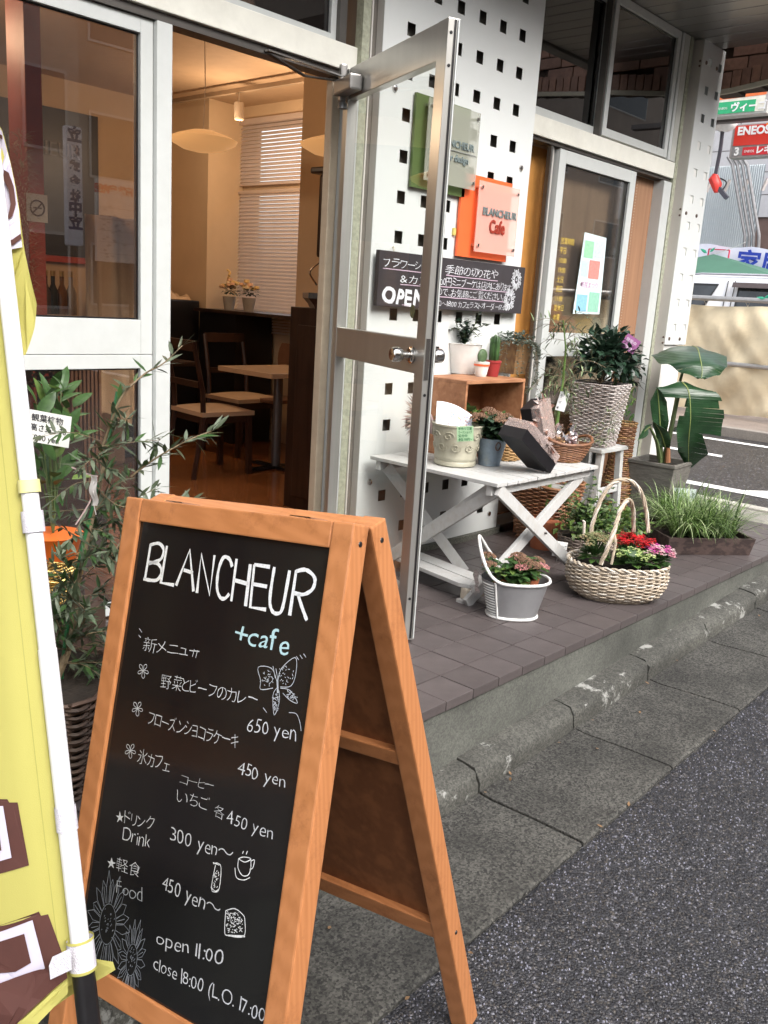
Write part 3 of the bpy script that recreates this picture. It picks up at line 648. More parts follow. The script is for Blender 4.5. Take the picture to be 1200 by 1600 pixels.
for _l in ((4.42, 5.72, 2.36), (4.42, 4.93, 2.36), (4.3, 4.2, 2.36), (2.2, 5.0, 2.36), (1.6, 4.2, 2.3)): lamp('spot_and_fill_bulb', (1, .72, .47), 5.6, _l, .07)  # last two bulbs have no fixture, added to brighten the left window side
def pendant(loc, label, rad, e):
    t = thing('pendant_lamp', label, 'lamp', loc, 'dish pendant lamps of the cafe')
    x, y, z = loc
    sh = MB().lathe([(.02, .055), (rad*.35, .048), (rad*.75, .022), (rad, 0), (rad*.93, -.022), (rad*.6, -.056), (rad*.25, -.070), (.01, -.072)], 32, loc)
    m, tt_, b = new_mat('amber_shade'); b.inputs['Base Color'].default_value = (.80, .52, .22, 1); b.inputs['Roughness'].default_value = .4; b.inputs['Emission Color'].default_value = (1, .52, .2, 1); b.inputs['Emission Strength'].default_value = .16
    sh.build('shade', m, t, smooth=True)
    MB().tube([(x, y, z+.055), (x+.01, y, z+.3), (x, y, 2.70)], .003, 6).build('cord', M_('lamp_cord', (.5, .4, .3), .5), t)
    MB().lathe([(.03, 0), (.045, .06), (.05, .08)], 16, (x, y, 2.70)).build('ceiling_cup', spm, t)
pendant((3.45, 4.70, 2.135), 'amber dish pendant lamp hanging whole in the open doorway', .205, 7.5)
pendant((4.05, 4.20, 2.17), 'amber dish pendant lamp half hidden behind the door jamb', .205, 2.2)
pendant((2.2, 5.6, 2.135), 'amber dish pendant lamp over the tables behind the left window', .205, 7)
# venetian blind on the side window
bl = thing('venetian_blind', 'pale pink-grey venetian blind drawn down over the side window of the cafe', 'blind', (5.13, 5.8, 1.1))
slm = M_('slat_white', (.88, .80, .74), .5, var=.04, trans=.7)
sl = MB(); sl.box((-.019, -.0, -.001), (.019, 1.67, .001)); sme = sl.mesh('slat', slm)
k = 0; z = 1.135
while z < 2.63:
    if not (2.07 < z < 2.15):
        o = bpy.data.objects.new('slat', sme); _link(o, bl); o.location = (5.125, 4.77, z); o.rotation_euler = (0, R(-50), 0)
        o.location = V((5.125, 4.77, z))
    z += .030
MB().box((5.10, 4.76, 2.63), (5.145, 6.445, 2.67)).build('head_rail', slm, bl); MB().box((5.10, 4.77, 2.075), (5.14, 6.44, 2.10)).build('bottom_rail', slm, bl); MB().box((5.10, 4.77, 1.10), (5.14, 6.44, 1.122)).build('bottom_rail', slm, bl)
MB().box((5.16, 4.76, 2.09), (5.2, 6.45, 2.15)).build('window_bar', M_('bar_tan', (.4, .3, .2), .5), bl)
# dark furniture
dark = wood_mat('dark_wood', (.018, .009, .007), (.035, .018, .013), 2, 1, .35, .1)
t = thing('wall_counter', 'black counter along the blinds wall carrying two flower pots', 'counter', (4.9, 5.9, 0))
MB().box((4.72, 5.95, 0), (5.12, 6.44, 1.08)).build('body', black_m, t); MB().box((4.66, 5.2, 1.08), (5.145, 6.445, 1.105)).build('top', dark, t)
ra = MB()
for k in range(6): ra.box((5.10, 5.25, .93+k*.024), (5.14, 5.94, .946+k*.024))
ra = ra.build('radiator_grille', slm, t)
t = thing('black_box', 'black box below the pillar with a crumpled cream cloth on it', 'box', (4.4, 6.7, 0)); MB().box((4.0, 6.5, 0), (4.76, 6.98, 1.16)).build('body', black_m, t, bevel=.01)
random.seed(5)
cl = MB().grid(lambda u, v: (4.02+.7*u, 6.52+.42*v, 1.165+.22*abs(sin(3.1*u*pi*.33+.3))*sin(pi*v)*(.7+.3*sin(9*u+4*v))+.02*sin(23*u)*sin(17*v)), 24, 14)
tag(cl.build('cream_cloth', M_('cream_fabric', (.62, .47, .32), .9), smooth=True), 'crumpled cream cloth heaped on the black box at the back of the cafe', 'cloth')
def roses(c, rad, n, cols, seed):
    random.seed(seed); fl = MB(); lf = MB()
    for k in range(n):
        a = random.random()*6.28; rr = rad*sqrt(random.random()); p = V((c[0]+rr*cos(a), c[1]+rr*sin(a), c[2]+.05+random.uniform(0, .07)*(1-rr/rad*.5)))
        fl.cur = random.randrange(len(cols)); r = random.uniform(.018, .028)
        for q in range(3): fl.lathe([(r*.2, -r*.5), (r*(.5+.22*q), -.2*r), (r*(.42+.2*q), .5*r+.002*q)], 7, p, cap=False)
        fl.blob(p, r*.55, 1)
    for k in range(70):
        a = random.random()*6.28; d = V((cos(a), sin(a), random.uniform(-.3, .8))); lf.leaf(V(c)+V((0, 0, .02))+d*random.uniform(0, rad*.8), d, (0, 0, 1), random.uniform(.03, .05), .022, .3, 2)
    return fl, lf
rose_m = [M_('petal_cream', (.75, .58, .35), .6, var=.1), M_('petal_yellow', (.72, .50, .2), .6, var=.1), M_('petal_peach', (.7, .42, .25), .6)]
lf_dk = leaf_mat('leaf_dark', (.03, .055, .022), (.015, .03, .012))
potg = M_('grey_pot', (.35, .32, .28), .5)
for (c, lb, sd_, n) in (((4.86, 6.22, 1.105), 'grey pot of cream roses with a tall yellow spray, left one on the counter', 3, 16), ((4.86, 5.96, 1.105), 'small grey pot of yellow and cream roses, right of the two on the counter', 4, 12)):
    t = thing('flower_pot', lb, 'flowers', c, 'rose pots on the cafe counter')
    MB().lathe([(.04, 0), (.055, .09), (.058, .11), (.05, .11), (.04, .08)], 16, c).build('pot', potg, t, smooth=True)
    fl, lf = roses((c[0], c[1], c[2]+.13), .085, n, rose_m, sd_)
    if n > 13:
        for k in range(8): fl.cur = 1; fl.blob((c[0]+random.uniform(-.02, .02), c[1]+random.uniform(-.02, .02), c[2]+.24+k*.012), .012, 1)
    fl.build('blossom', rose_m, t); lf.build('foliage', lf_dk, t)
t = thing('tall_cabinet', 'dark wooden cabinet with moulded top just inside the door jamb', 'cabinet', (3.75, 3.8, 0))
MB().box((3.60, 3.40, 0), (4.1, 4.03, 1.20)).build('body', dark, t, bevel=.004); MB().lathe([(.0, 0), (.30, 0), (.31, .02), (.345, .055), (.345, .085), (0, .085)], 4, (3.86, 3.715, 1.20), sx=1.2, sy=1.45, rot=pi/4*0, sq=30).build('cornice', dark, t)
MB().box((3.585, 3.5, .08), (3.5995, 3.95, 1.1)).build('door_panel', dark, t, bevel=.004)
hc = thing('wall_shelf', 'dark hanging hutch high above the tall cabinet', 'shelf', (3.85, 3.75, 1.5)); MB().box((3.62, 3.35, 1.48), (4.1, 3.86, 1.93)).build('body', dark, hc, bevel=.02); MB().box((3.59, 3.35, 1.93), (4.12, 3.90, 1.965)).build('cap', dark, hc, bevel=.01)
hb = thing('black_hat_box', 'dark round tin standing on the tall cabinet inside the door', 'tin', (3.75, 3.8, 1.29)); MB().lathe([(.10, 0), (.11, .02), (.10, .10), (.10, .17), (.08, .20)], 20, (3.76, 3.80, 1.287)).build('body', M_('dark_tin', (.05, .045, .05), .3, .4), hb, smooth=True)
MB().tube(bez([(3.66, 3.88, 1.33), (3.62, 3.9, 1.40), (3.66, 3.86, 1.46)], 6), .006, 6).build('handle', chrome, hb)
# tables and chairs
def table(x0, y0, x1, y1, z, top, label, group='cafe tables'):
    cx, cy = (x0+x1)/2, (y0+y1)/2; t = thing('cafe_table', label, 'table', (cx, cy, 0), group)
    MB().box((x0, y0, z-.035), (x1, y1, z)).build('tabletop', top, t, bevel=.004)
    MB().tube([(cx, cy, .02), (cx, cy, z-.035)], .034, 16).build('post', M_('post_grey', (.13, .12, .12), .4, .4), t)
    f = MB(); f.box((cx-.24, cy-.03, 0.002), (cx+.24, cy+.03, .025)); f.box((cx-.03, cy-.24, .001), (cx+.03, cy+.24, .024)); f.build('base', black_m, t, bevel=.006)
table(4.02, 4.66, 4.66, 5.26, .735, M_('pale_top', (.58, .42, .28), .22, var=.06), 'square cafe table with pale top on a single post, nearest the doorway')
table(3.42, 5.55, 4.05, 6.15, .735, dark, 'square dark-topped cafe table further back left of the pale one')
table(2.2, 5.0, 2.8, 5.6, .735, dark, 'square dark cafe table behind the left window glass')
def chair(x, y, rz, label, seatm, frm, tallback=False):
    t = thing('cafe_chair', label, 'chair', (x, y, 0), 'chairs of the cafe'); M = Matrix.Translation((x, y, 0)) @ Matrix.Rotation(rz, 4, 'Z')
    f = MB(M).grid(lambda u, v: ((u-.5)*.42, (v-.5)*.42*(1-.12*u*0), .455+.022*(sin(pi*u)*sin(pi*v))**.4), 8, 8); f.grid(lambda u, v: ((u-.5)*.42, (.5-v)*.42, .425), 1, 1)
    for a, b_, c, d in (((-.21, -.21), (.21, -.21), 0, 0), ((.21, -.21), (.21, .21), 0, 0), ((.21, .21), (-.21, .21), 0, 0), ((-.21, .21), (-.21, -.21), 0, 0)): f.quad((*a, .425), (*b_, .425), (*b_, .455), (*a, .455))
    f.build('seat', seatm, t)
    for sx, sy in ((1, 1), (1, -1)): MB(M).bar((sx*.19, sy*.19, 0), (sx*.18, sy*.18, .43), .035, .035, (0, 1, 0)).build('leg', frm, t)
    for sy in (1, -1): MB(M).tube([(-.26, sy*.19, 0), (-.19, sy*.19, .42), (-.20, sy*.19, .6), (-.27, sy*.185, .92)], [.018, .02, .018, .016], 6).build('leg', frm, t)
    MB(M).box((-.19, -.19, .375), (.19, .19, .424)).build('apron', frm, t)
    bk = MB(M); bk.box((-.275, -.19, .86), (-.245, .19, .93)); bk.box((-.235, -.19, .62), (-.21, .19, .66))
    if tallback: bk.box((-.25, -.17, .66), (-.235, .17, .86))
    bk.build('backrest', frm, t)
cr_s = M_('cream_seat', (.55, .40, .27), .45, var=.08)
ch_d = M_('chair_dark', (.040, .018, .013), .35, var=.3)
chair(3.86, 5.10, R(-5), 'dark wooden chair with cream seat in the middle of the doorway', cr_s, ch_d)
chair(4.55, 5.62, R(-90), 'chair with cream seat behind the pale cafe table', cr_s, ch_d)
chair(3.35, 6.25, R(-90), 'dark chair at the back table nearest the rear wall', cr_s, ch_d)
chair(2.75, 6.0, R(-60), 'dark chair behind the left window near the centre', cr_s, ch_d, True)
chair(1.75, 5.4, R(0), 'dark slatted chair behind the left window at its left', cr_s, ch_d, True)
t = thing('round_back_chair', 'bentwood chair with rounded brown back beyond the pale table', 'chair', (4.9, 5.6, 0))
m = MB().grid(lambda u, v: (4.86+.04*cos((u-.5)*2), 5.42+.36*(u-.5)*(1-.25*(2*v-1)**2), .62+.26*v), 10, 6); m.build('backrest', M_('brown_ply', (.22, .11, .06), .4), t, smooth=True)
for y in (5.3, 5.54):
    MB().tube([(4.88, y, 0), (4.87, y, .64)], .014, 8).build('leg', ch_d, t)
MB().box((4.55, 5.24, .43), (4.9, 5.6, .46)).build('seat', M_('brown_ply2', (.2, .1, .06), .4), t, bevel=.01)
t = thing('draped_chair', 'tall chair draped in cream cloth at the left edge of the doorway', 'chair', (3.1, 5.75, 0))
m = MB(); m.box((3.02, 5.95, .0), (3.46, 6.02, 1.02)); m.box((3.0, 5.6, .0), (3.48, 5.95, .47)); m.build('cloth_cover', M_('tan_cover', (.46, .32, .19), .9, var=.2), t, bevel=.03)
fr = MB(); fr.bar((3.0, 5.58, .80), (3.46, 5.58, .80), .02, .03); fr.bar((3.44, 5.58, .3), (3.44, 5.58, .95), .03, .03, (0, 1, 0)); fr.bar((3.0, 5.58, .94), (3.45, 5.58, .94), .02, .03); fr.build('frame', ch_d, t)
def vase(c, label, col):
    t = thing('small_vase', label, 'vase', c, 'table vases with yellow flowers'); random.seed(int(c[0]*100))
    MB().lathe([(.022, 0), (.024, .04), (.012, .075), (.014, .09)], 12, c).build('vessel', col, t, smooth=True)
    m = MB()
    for k in range(40):
        a = random.random()*6.28; d = V((cos(a)*.6, sin(a)*.6, random.uniform(.2, 1))); p = V(c)+V((0, 0, .09))+d*random.uniform(.01, .06); m.cur = k % 2; m.leaf(p, d, (0, 0, 1), .03, .02, .2, 2)
    m.build('flowers', [M_('yellow_bloom', (.55, .38, .05), .6), lf_dk], t)
vase((3.62, 5.72, .735), 'clear vase of yellow flowers on the dark back table', glass)
vase((4.50, 4.90, .735), 'cream vase of yellow flowers on the pale table', M_('cream_china', (.6, .5, .35), .3))
t = thing('menu_stand', 'white folded menu card standing on the dark back table', 'menu', (3.86, 5.7, .735)); MB().box((3.84, 5.68, .735), (3.88, 5.70, .90)).build('card', M_('card_white', (.7, .62, .5), .6), t)
# things behind the left window
rp0, rp1 = at(44, 300, 1, 3.7).x, at(69, 300, 1, 3.7).x; tag(MB().box((rp0, 3.7, 0), (rp1, 3.85, 2.78)).build('red_pillar', M_('red_paint', (.42, .07, .035), .5, var=.15)), 'red painted pillar behind the left window', 'pillar')
nsc = at(58, 325, 1, 3.695); ns = tag(MB().box((nsc.x-.045, 3.694, nsc.z-.055), (nsc.x+.045, 3.699, nsc.z+.055)).build('no_smoking_sign', M_('sign_cream', (.6, .48, .36), .5)), 'small cream no smoking sign on the red pillar', 'sign')
rg = MB(); nx_, nz_ = nsc.x, nsc.z; rg.ring([(nx_+.03*cos(a*pi/12), 3.692, nz_+.03*sin(a*pi/12)) for a in range(24)], .0035, 5); rg.bar((nx_-.02, 3.692, nz_-.02), (nx_+.02, 3.692, nz_+.02), .006, .002, (0, 1, 0)); rg.bar((nx_-.018, 3.6915, nz_), (nx_+.018, 3.6915, nz_), .002, .006, (0, 0, 1)); rg.build('symbol', M_('sign_brown', (.12, .05, .03), .5), ns)
bkm = M_('blackboard_in', (.02, .02, .022), .4)
bb = MB().box((1.9, 6.96, 1.45), (4.08, 6.99, 2.55)).build('wall_blackboard', bkm); tag(bb, 'long blackboard with a red edge on the rear cafe wall', 'blackboard')
MB().box((1.9, 6.955, 1.40), (4.08, 6.985, 1.447)).build('ledge', M_('red_ledge', (.45, .06, .03), .5), bb)
text('lettering', 'BLANCHEUR', frame_M((3.06, 6.955, 2.20), (1, 0, 0), (0, 0, 1)), .15, chalk_f, bb, wob=.03)
cm_ = M_('cream_curtain', (.52, .36, .21), .85, var=.2, scale=2, stretch=(4, 1, .5))
def curtain(name, label, x0, x1, y, z0, z1, mat):
    m = MB().grid(lambda u, v: (x0+(x1-x0)*u, y+.035*sin(u*(x1-x0)*34)+.012*sin(u*11+2*v), z0+(z1-z0)*v+ (.03*sin(u*9) if v < .01 else 0)), int((x1-x0)*70), 6)
    return tag(m.build(name, mat, smooth=True), label, 'curtain')
curtain('half_curtain', 'long cream cafe curtain hanging behind the left window', at(135, 400, 1, 4.3).x, at(240, 400, 1, 4.3).x, 4.3, .95, 1.60, cm_)
curtain('half_curtain', 'short cream cloth hanging low behind the left window', at(155, 600, 1, 3.9).x, at(235, 600, 1, 3.9).x, 3.9, .62, 1.05, cm_)
t = thing('bar_counter', 'brown service counter with bottles behind the left window', 'counter', (.9, 5.2, 0)); MB().box((-.5, 4.9, 0), (2.0, 5.4, 1.03)).build('body', M_('counter_brown', (.2, .09, .05), .5), t); MB().box((-.5, 4.86, 1.03), (2.05, 5.42, 1.07)).build('top', M_('counter_red', (.38, .07, .04), .4), t)
for k, x in enumerate([at(q, 410, 1, 5.0).x for q in (82, 96, 110, 70)]):
    t = thing('bottle', ['dark', 'amber', 'clear', 'squat'][k]+' bottle on the service counter behind the left window', 'bottle', (x, 5.0, 1.07), 'bottles on the service counter')
    MB().lathe([(.03, 0), (.032, .12), (.012, .17), (.012, .22)], 12, (x, 5.0, 1.07)).build('body', M_('bottle', ((.03, .03, .02), (.2, .09, .02), (.4, .38, .33), (.14, .1, .08))[k], .15), t, smooth=True)
    MB().lathe([(.014, 0), (.014, .03), (0, .031)], 10, (x, 5.0, 1.285)).build('cap', M_('cap_gold', (.6, .42, .15), .3, .5), t)
t = thing('pampas_grass', 'dry cream pampas plume standing behind the left window', 'dried grass', (.86, 3.25, 0)); random.seed(8)
m = MB(); ppx = at(36, 330, 1, 3.28).x
for k in range(1500):
    h = random.random(); a = random.random()*6.28; r = .055*sin(pi*min(1, .12+h*.8)); p = V((ppx+r*cos(a)*random.random(), 3.28+r*sin(a)*random.random(), 1.02+.75*h)); d = V((cos(a)*.8, sin(a)*.8, random.uniform(-.1, 1))); m.leaf(p, d, (0, 0, 1), random.uniform(.03, .06), .003, .5, 2)
m.build('plume', M_('plume', (.56, .43, .26), .9, var=.3), t); MB().tube([(ppx, 3.28, .0), (ppx, 3.28, 1.05)], .004, 6).build('stem', M_('dry_stem', (.35, .26, .14), .8), t)
t = thing('dried_hydrangea', 'bunch of dried green hydrangeas low behind the left window', 'dried flowers', (1.2, 3.3, .8)); m = MB(); hyx = at(60, 575, 1, 3.25).x
for k in range(420):
    v = V((random.gauss(0, 1), random.gauss(0, 1), random.gauss(0, 1))).normalized()*.13*random.uniform(.75, 1); p = V((hyx, 3.25, .98))+v; m.leaf(p, v.orthogonal(), v, .022, .02, .1, 2)
m.build('flower_head', M_('dry_green', (.20, .20, .09), .8, var=.4), t); MB().lathe([(.05, 0), (.07, .12), (.05, .16)], 14, (hyx, 3.25, .70)).build('glass_jar', glass, t, smooth=True); MB().tube([(hyx, 3.25, .71), (hyx, 3.25, .95)], .008, 6).build('stem', lf_dk, t)
MB().box((hyx-.12, 3.15, 0), (hyx+.12, 3.35, .70)).build('plinth', M_('plinth', (.12, .05, .03), .6), t)
t = thing('wooden_rack', 'slatted brown wooden rack standing behind the lower left pane', 'rack', (1.5, 3.6, 0))
rkx = at(108, 600, 1, 3.6).x
for k in range(8): MB().box((rkx+.01+k*.019, 3.60, .3), (rkx+.021+k*.019, 3.62, 1.0)).build('slat', M_('slat_brown', (.26, .13, .07), .5), t)
MB().box((rkx, 3.585, .97), (rkx+.165, 3.63, 1.02)).build('rail', dark, t); MB().box((rkx, 3.585, .0), (rkx+.165, 3.63, .3)).build('rail', dark, t)

# ------------------------------------------------------------------ street beyond: what the glass reflects
def block(name, label, x0, x1, y0, y1, z1, col, zb=-1.5, nw=6, nf=4, face=1):
    t = thing(name, label, 'building', ((x0+x1)/2, (y0+y1)/2, zb)); MB().box((x0, y0, zb), (x1, y1, z1)).build('wall', M_('facade', col, .8, var=.15, scale=2), t)
    yy = y1 if face > 0 else y0; wm = M_('dark_pane', (.03, .035, .04), .1); fm = M_('win_frame', (.5, .5, .48), .5)
    for i in range(nw):
        for j in range(nf):
            cx = x0+(x1-x0)*(i+.5)/nw; cz = 1.4+j*2.6; w = (x1-x0)/nw*.28
            if cz+.6 > z1: continue
            f = MB().box((cx-w-.05, yy-.01, cz-.65), (cx+w+.05, yy+.03, cz+.65)).build('window', fm, t); MB().box((cx-w, yy+.031, cz-.6), (cx+w, yy+.035, cz+.6)).build('pane', wm, f)
block('apartment_block', 'beige rendered block of flats across the road, behind the camera', 1.0, 8.5, -14, -9.2, 6.6, (.42, .38, .33))
block('apartment_block', 'brown tiled block of flats across the road, behind the camera', -8, .9, -13, -8.6, 7.5, (.24, .18, .14))
block('apartment_block', 'grey block of flats across the road further along, behind the camera', 9.2, 40, -20, -12, 10.0, (.36, .30, .25))
def vsign():
    # vertical company sign and route map board across the road, seen mirrored in the left window
    yv = 2*2.955+5.2; a = at(103, 195, 1, yv); b_ = at(128, 195, 1, yv); c = at(125, 385, 1, yv); yr = -5.2
    t = thing('vertical_sign', 'white vertical company sign with dark blue characters across the road', 'sign', ((a.x+b_.x)/2, yr, 0))
    x0, x1 = a.x, b_.x; z0, z1 = c.z, a.z; f = MB().box((x0, yr-.1, z0), (x1, yr, z1)).build('panel', M_('sign_white', (.7, .74, .85), .5), t, bevel=.02); MB().tube([((x0+x1)/2, yr-.05, -1.2), ((x0+x1)/2, yr-.05, z0)], .05, 8).build('pole', alum_d, t)
    blue = M_('sign_blue', (.02, .03, .14), .5); w = x1-x0; st_ = (z1-z0)/8.2
    for k, ch in enumerate('立株式会社中立'):
        s = w*(.62 if k in (1, 2, 3, 4) else .9); z = z1-st_*(k+.95)
        text('lettering', ch, frame_M(((x0+x1)/2+s/2, yr+.003, z), (-1, 0, 0), (0, 0, 1)), s, blue, t, bold=.01)
    a = at(150, 278, 1, yv+.3); b_ = at(211, 290, 1, yv+.3); c = at(206, 412, 1, yv+.3); yr -= .3
    t = thing('map_board', 'white school guide map board with red heading across the road', 'notice board', ((a.x+b_.x)/2, yr, 0)); x0, x1, z0, z1 = a.x, b_.x, c.z, a.z
    MB().box((x0, yr-.05, z0), (x1, yr, z1)).build('panel', M_('board_white', (.62, .6, .58), .5), t); red = M_('red_ink', (.6, .03, .02), .5)
    for x in (x0+.05, x1-.05): MB().tube([(x, yr-.03, -1.2), (x, yr-.03, z0)], .03, 8).build('post', alum_d, t)
    h = (z1-z0); text('lettering', '高校 案内図', frame_M((x1-.04, yr+.003, z1-h*.15), (-1, 0, 0), (0, 0, 1)), (x1-x0)*.185, red, t, bold=.01)
    mb_ = MB()
    for k in range(5): mb_.box((x0+.03, yr+.001, z0+h*(.1+.14*k)), (x1-.03, yr+.002, z0+h*(.1+.14*k)+.008))
    for k in range(30): q = random.uniform(x0+.05, x1-.1); zz = random.uniform(z0+.05, z1-h*.3); mb_.box((q, yr+.001, zz), (q+.05, yr+.0025, zz+.02))
    mb_.build('map_lines', M_('grey_ink', (.3, .3, .32), .5), t)
vsign()

# ------------------------------------------------------------------ far side of the side street (right)
galv = M_('galvanised', (.45, .44, .43), .35, .7)
t = thing('barricade', 'scaffold pipe barricade across the side street with two rails', 'barrier', (12.5, 3, 0))
MB().tube([(12.45, -3, 1.575), (12.45, 7.5, 1.570)], .035, 10).build('rail', galv, t); MB().tube([(12.40, -3, .73), (12.40, 7.5, .70)], .032, 10).build('rail', galv, t)
for y in (-2.2, .4, 3.1, 5.9): MB().tube([(12.52, y, -.02), (12.52, y, 1.9)], .03, 8).build('post', galv, t)
tarp_m = M_('canvas', (.84, .72, .50), .85, var=.14, scale=1.3, stretch=(1, 1, 2.2), bump=.4, bscale=40, dirt=.35, dcol=(.38, .28, .15), dscale=1.6)
def tf(u, v):
    y = -3+10.3*u; z = 1.50-.03*abs(sin(y*2.1))-1.46*v
    w = .05*sin(y*1.9+v*2)+.13*NZ.noise(V((y*.9+v, v*2.2, 1)))+.09*NZ.noise(V((y*2.6-v*3, v*1.6, 4)))+.04*NZ.noise(V((y*6+v*5, v*3, 7)))+.03*sin(v*9+y*1.3)*v
    return (12.50-abs(.02)-w-.05*sin(pi*v), y, z+.02*sin(y*5)*v)
tag(MB().grid(tf, 160, 40).build('canvas_tarp', tarp_m, smooth=True), 'beige canvas tarpaulin tied to the pipe barricade, creased', 'tarpaulin')
m = MB()
for k in range(18):
    y = -2.8+k*.58; m.tube([(12.47, y, 1.48), (12.44, y+.02, 1.53), (12.42, y, 1.58), (12.46, y-.02, 1.53), (12.47, y, 1.48)], .004, 4)
tag(m.build('tie_cords', M_('cord_w', (.5, .45, .35), .8)), 'thin cords tying the beige tarpaulin to the top rail', 'cord')
bt_ = M_('green_tape', (.05, .45, .28), .6); m = MB(); m.leaf((12.4, 4.52, 1.60), (0, -1, .6), (1, 0, 0), .12, .04, .1); m.leaf((12.4, 4.50, 1.60), (0, .9, .1), (1, 0, 0), .11, .035, .2); tag(m.build('green_ribbon', bt_), 'bright green ribbon knotted on the top rail of the barricade', 'ribbon')
# white van
van = thing('white_van', 'white minivan parked behind the canvas barricade', 'van', (15.2, 4.5, 0))
car = M_('van_white', (.80, .82, .86), .18, var=.02, coat=.8); dg_ = M_('van_glass', (.035, .04, .045), .06, var=.6, scale=2, spec=.8)
def vprof(y):  # roof height along the length
    return 2.07-.10*max(0, (y-6.3))**1.5-.035*(6.4-y)**2*.12
body = MB()
sec = []
ysv = [7.35, 7.25, 6.95, 6.5, 6.0, 5.2, 4.4, 3.6, 2.9]
rows_ = []
for y in ysv:
    top = vprof(y)-(.25 if y > 7.3 else 0); ix = .0 if y < 7.2 else .06
    rows_.append([(15.0+ix, y, .35), (14.96+ix, y, .8), (14.98+ix, y, 1.42), (15.08+ix, y, top-.14), (15.18+ix, y, top-.03), (15.4, y, top), (16.2, y, top+.01), (16.62-ix, y, top-.05), (16.7-ix, y, 1.4), (16.7-ix, y, .35)])
nb = len(rows_[0])
for rw in rows_: body.v += [V(p) for p in rw]
body.f = [(i*nb+j, i*nb+j+1, (i+1)*nb+j+1, (i+1)*nb+j) for i in range(len(rows_)-1) for j in range(nb-1)]+[tuple(range(nb)), tuple(range(len(rows_)*nb-1, (len(rows_)-1)*nb-1, -1))]; body.mi = [0]*len(body.f)
body.build('body', car, van, smooth=False)
bo = bpy.context.scene.objects.get('body')
def vwin(ya, yb, slant, name='window'):
    z0, z1 = 1.47, 1.87
    def X(z): return 14.98+(z-1.42)/.5*.10-.012
    q = [(ya, z0), (yb+slant, z0), (yb, z1), (ya, z1)]
    f = MB().prism([(X(z)-.003, y, z) for y, z in q], (-.006, 0, 0)).build(name, black_m, van)
    q2 = [(ya-.035, z0+.035), (yb+slant+.03, z0+.035), (yb+.03, z1-.035), (ya-.035, z1-.035)]
    MB().prism([(X(z)-.0095, y, z) for y, z in q2], (-.002, 0, 0)).build('pane', dg_, f)
vwin(5.92, 4.55, 0); vwin(7.1, 6.25, .18); vwin(4.35, 3.2, 0)
MB().prism([(15.02, 5.98, 1.90), (15.02, 4.5, 1.90), (14.99, 4.5, 1.82), (14.99, 5.98, 1.82)], (-.07, 0, 0)).build('rain_visor', M_('visor', (.09, .07, .07), .15), van)
m = MB()
for y in (6.10, 5.98, 4.45): m.box((14.93, y, .45), (14.962, y+.010, 1.40)); m.bar((14.965, y+.005, 1.42), (15.06, y+.005, 1.93), .012, .008)
m.build('door_seam', black_m, van); MB().box((14.94, 4.7, 1.28), (14.965, 4.9, 1.32)).build('door_handle', car, van)
MB().tube([(15.13, 7.2, 1.95), (15.12, 6.6, 2.03), (15.12, 5, 2.03), (15.12, 3.2, 1.98)], .018, 6).build('roof_rail', M_('rail_grey', (.35, .35, .4), .4), van)
for y in (6.7, 3.7):
    w_ = MB().lathe([(.10, -.1), (.33, -.1), (.35, -.06), (.35, .06), (.33, .1), (.1, .1)], 24)
    for v in w_.v: v.x, v.y, v.z = 15.08+v.z, y+v.x, .33+v.y
    w_.build('tyre', black_m, van)
# green tent
tent = thing('market_tent', 'dark green canopy tent behind the white van', 'tent', (16.8, 6.8, 0))
tg = M_('tent_green', (.055, .15, .10), .6, var=.15, scale=2)
m = MB(); ap_ = tuple(at(1115, 397, 0, 17.6)); cA = at(1208, 430, 0, 16.4); cl_ = ap_[1]*2-cA.y-.5; c4 = [(16.4, cA.y, cA.z), (16.4, cl_, cA.z), (19.0, cl_, cA.z), (19.0, cA.y, cA.z)]
for i in range(4): m.add([ap_, c4[i], c4[(i+1) % 4]], [(0, 1, 2)])
m.build('roof', tg, tent); m = MB()
for i in range(4): a, b_ = V(c4[i]), V(c4[(i+1) % 4]); m.quad(a, b_, b_-V((0, 0, .22)), a-V((0, 0, .22)))
m.build('valance', tg, tent)
for c in c4: MB().tube([(c[0], c[1], 0), (c[0], c[1], 2.1)], .02, 6).build('pole', galv, tent)
m = MB().leaf(V(ap_)+V((-.2, .05, .0)), (0, .5, .3), (1, 0, 0), .16, .06, .1); m.leaf(V(ap_)+V((-.2, 0, .02)), (0, -.6, .5), (1, 0, 0), .14, .05, .1); m.build('ribbon', bt_, tent)
# banner with blue characters
ban = thing('white_banner', 'white banner with large blue brush characters and a red frame', 'banner', (19, 6, 2.6))
def X19(q, x=19.0): return at(q[0], q[1], 0, x)
A, B_, C_, D_ = X19((1088, 381)), X19((1290, 396)), X19((1290, 448)), X19((1080, 425))
m = MB().grid(lambda u, v: (A*(1-u)*(1-v)+B_*u*(1-v)+C_*u*v+D_*(1-u)*v)+V((.05*sin(u*22+v*3), 0, .02*sin(u*17))), 50, 8); bo_ = m.build('cloth', M_('banner_white', (.74, .74, .86), .8, var=.05), ban, smooth=True)
bd = (B_-A).normalized(); bu = V((0, 0, 1)); bblue = M_('banner_blue', (.02, .05, .42), .6)
for ch, q in (('家', (1146, 424)), ('届', (1184, 428))):
    p = X19(q, 18.9); text('lettering', ch, frame_M(p, bd, bu), .52, bblue, ban, bold=.012)
p0, p1_ = X19((1112, 387), 18.88), X19((1141, 389), 18.88); fm_ = MB()
q0, q1 = X19((1112, 387), 18.9), X19((1141, 412), 18.9)
for a, b_ in ((X19((1108, 389), 18.9), X19((1140, 391), 18.9)), (X19((1140, 391), 18.9), X19((1138, 404), 18.9)), (X19((1108, 389), 18.9), X19((1106, 400), 18.9))): fm_.bar(a, b_, .02, .035, (1, 0, 0))
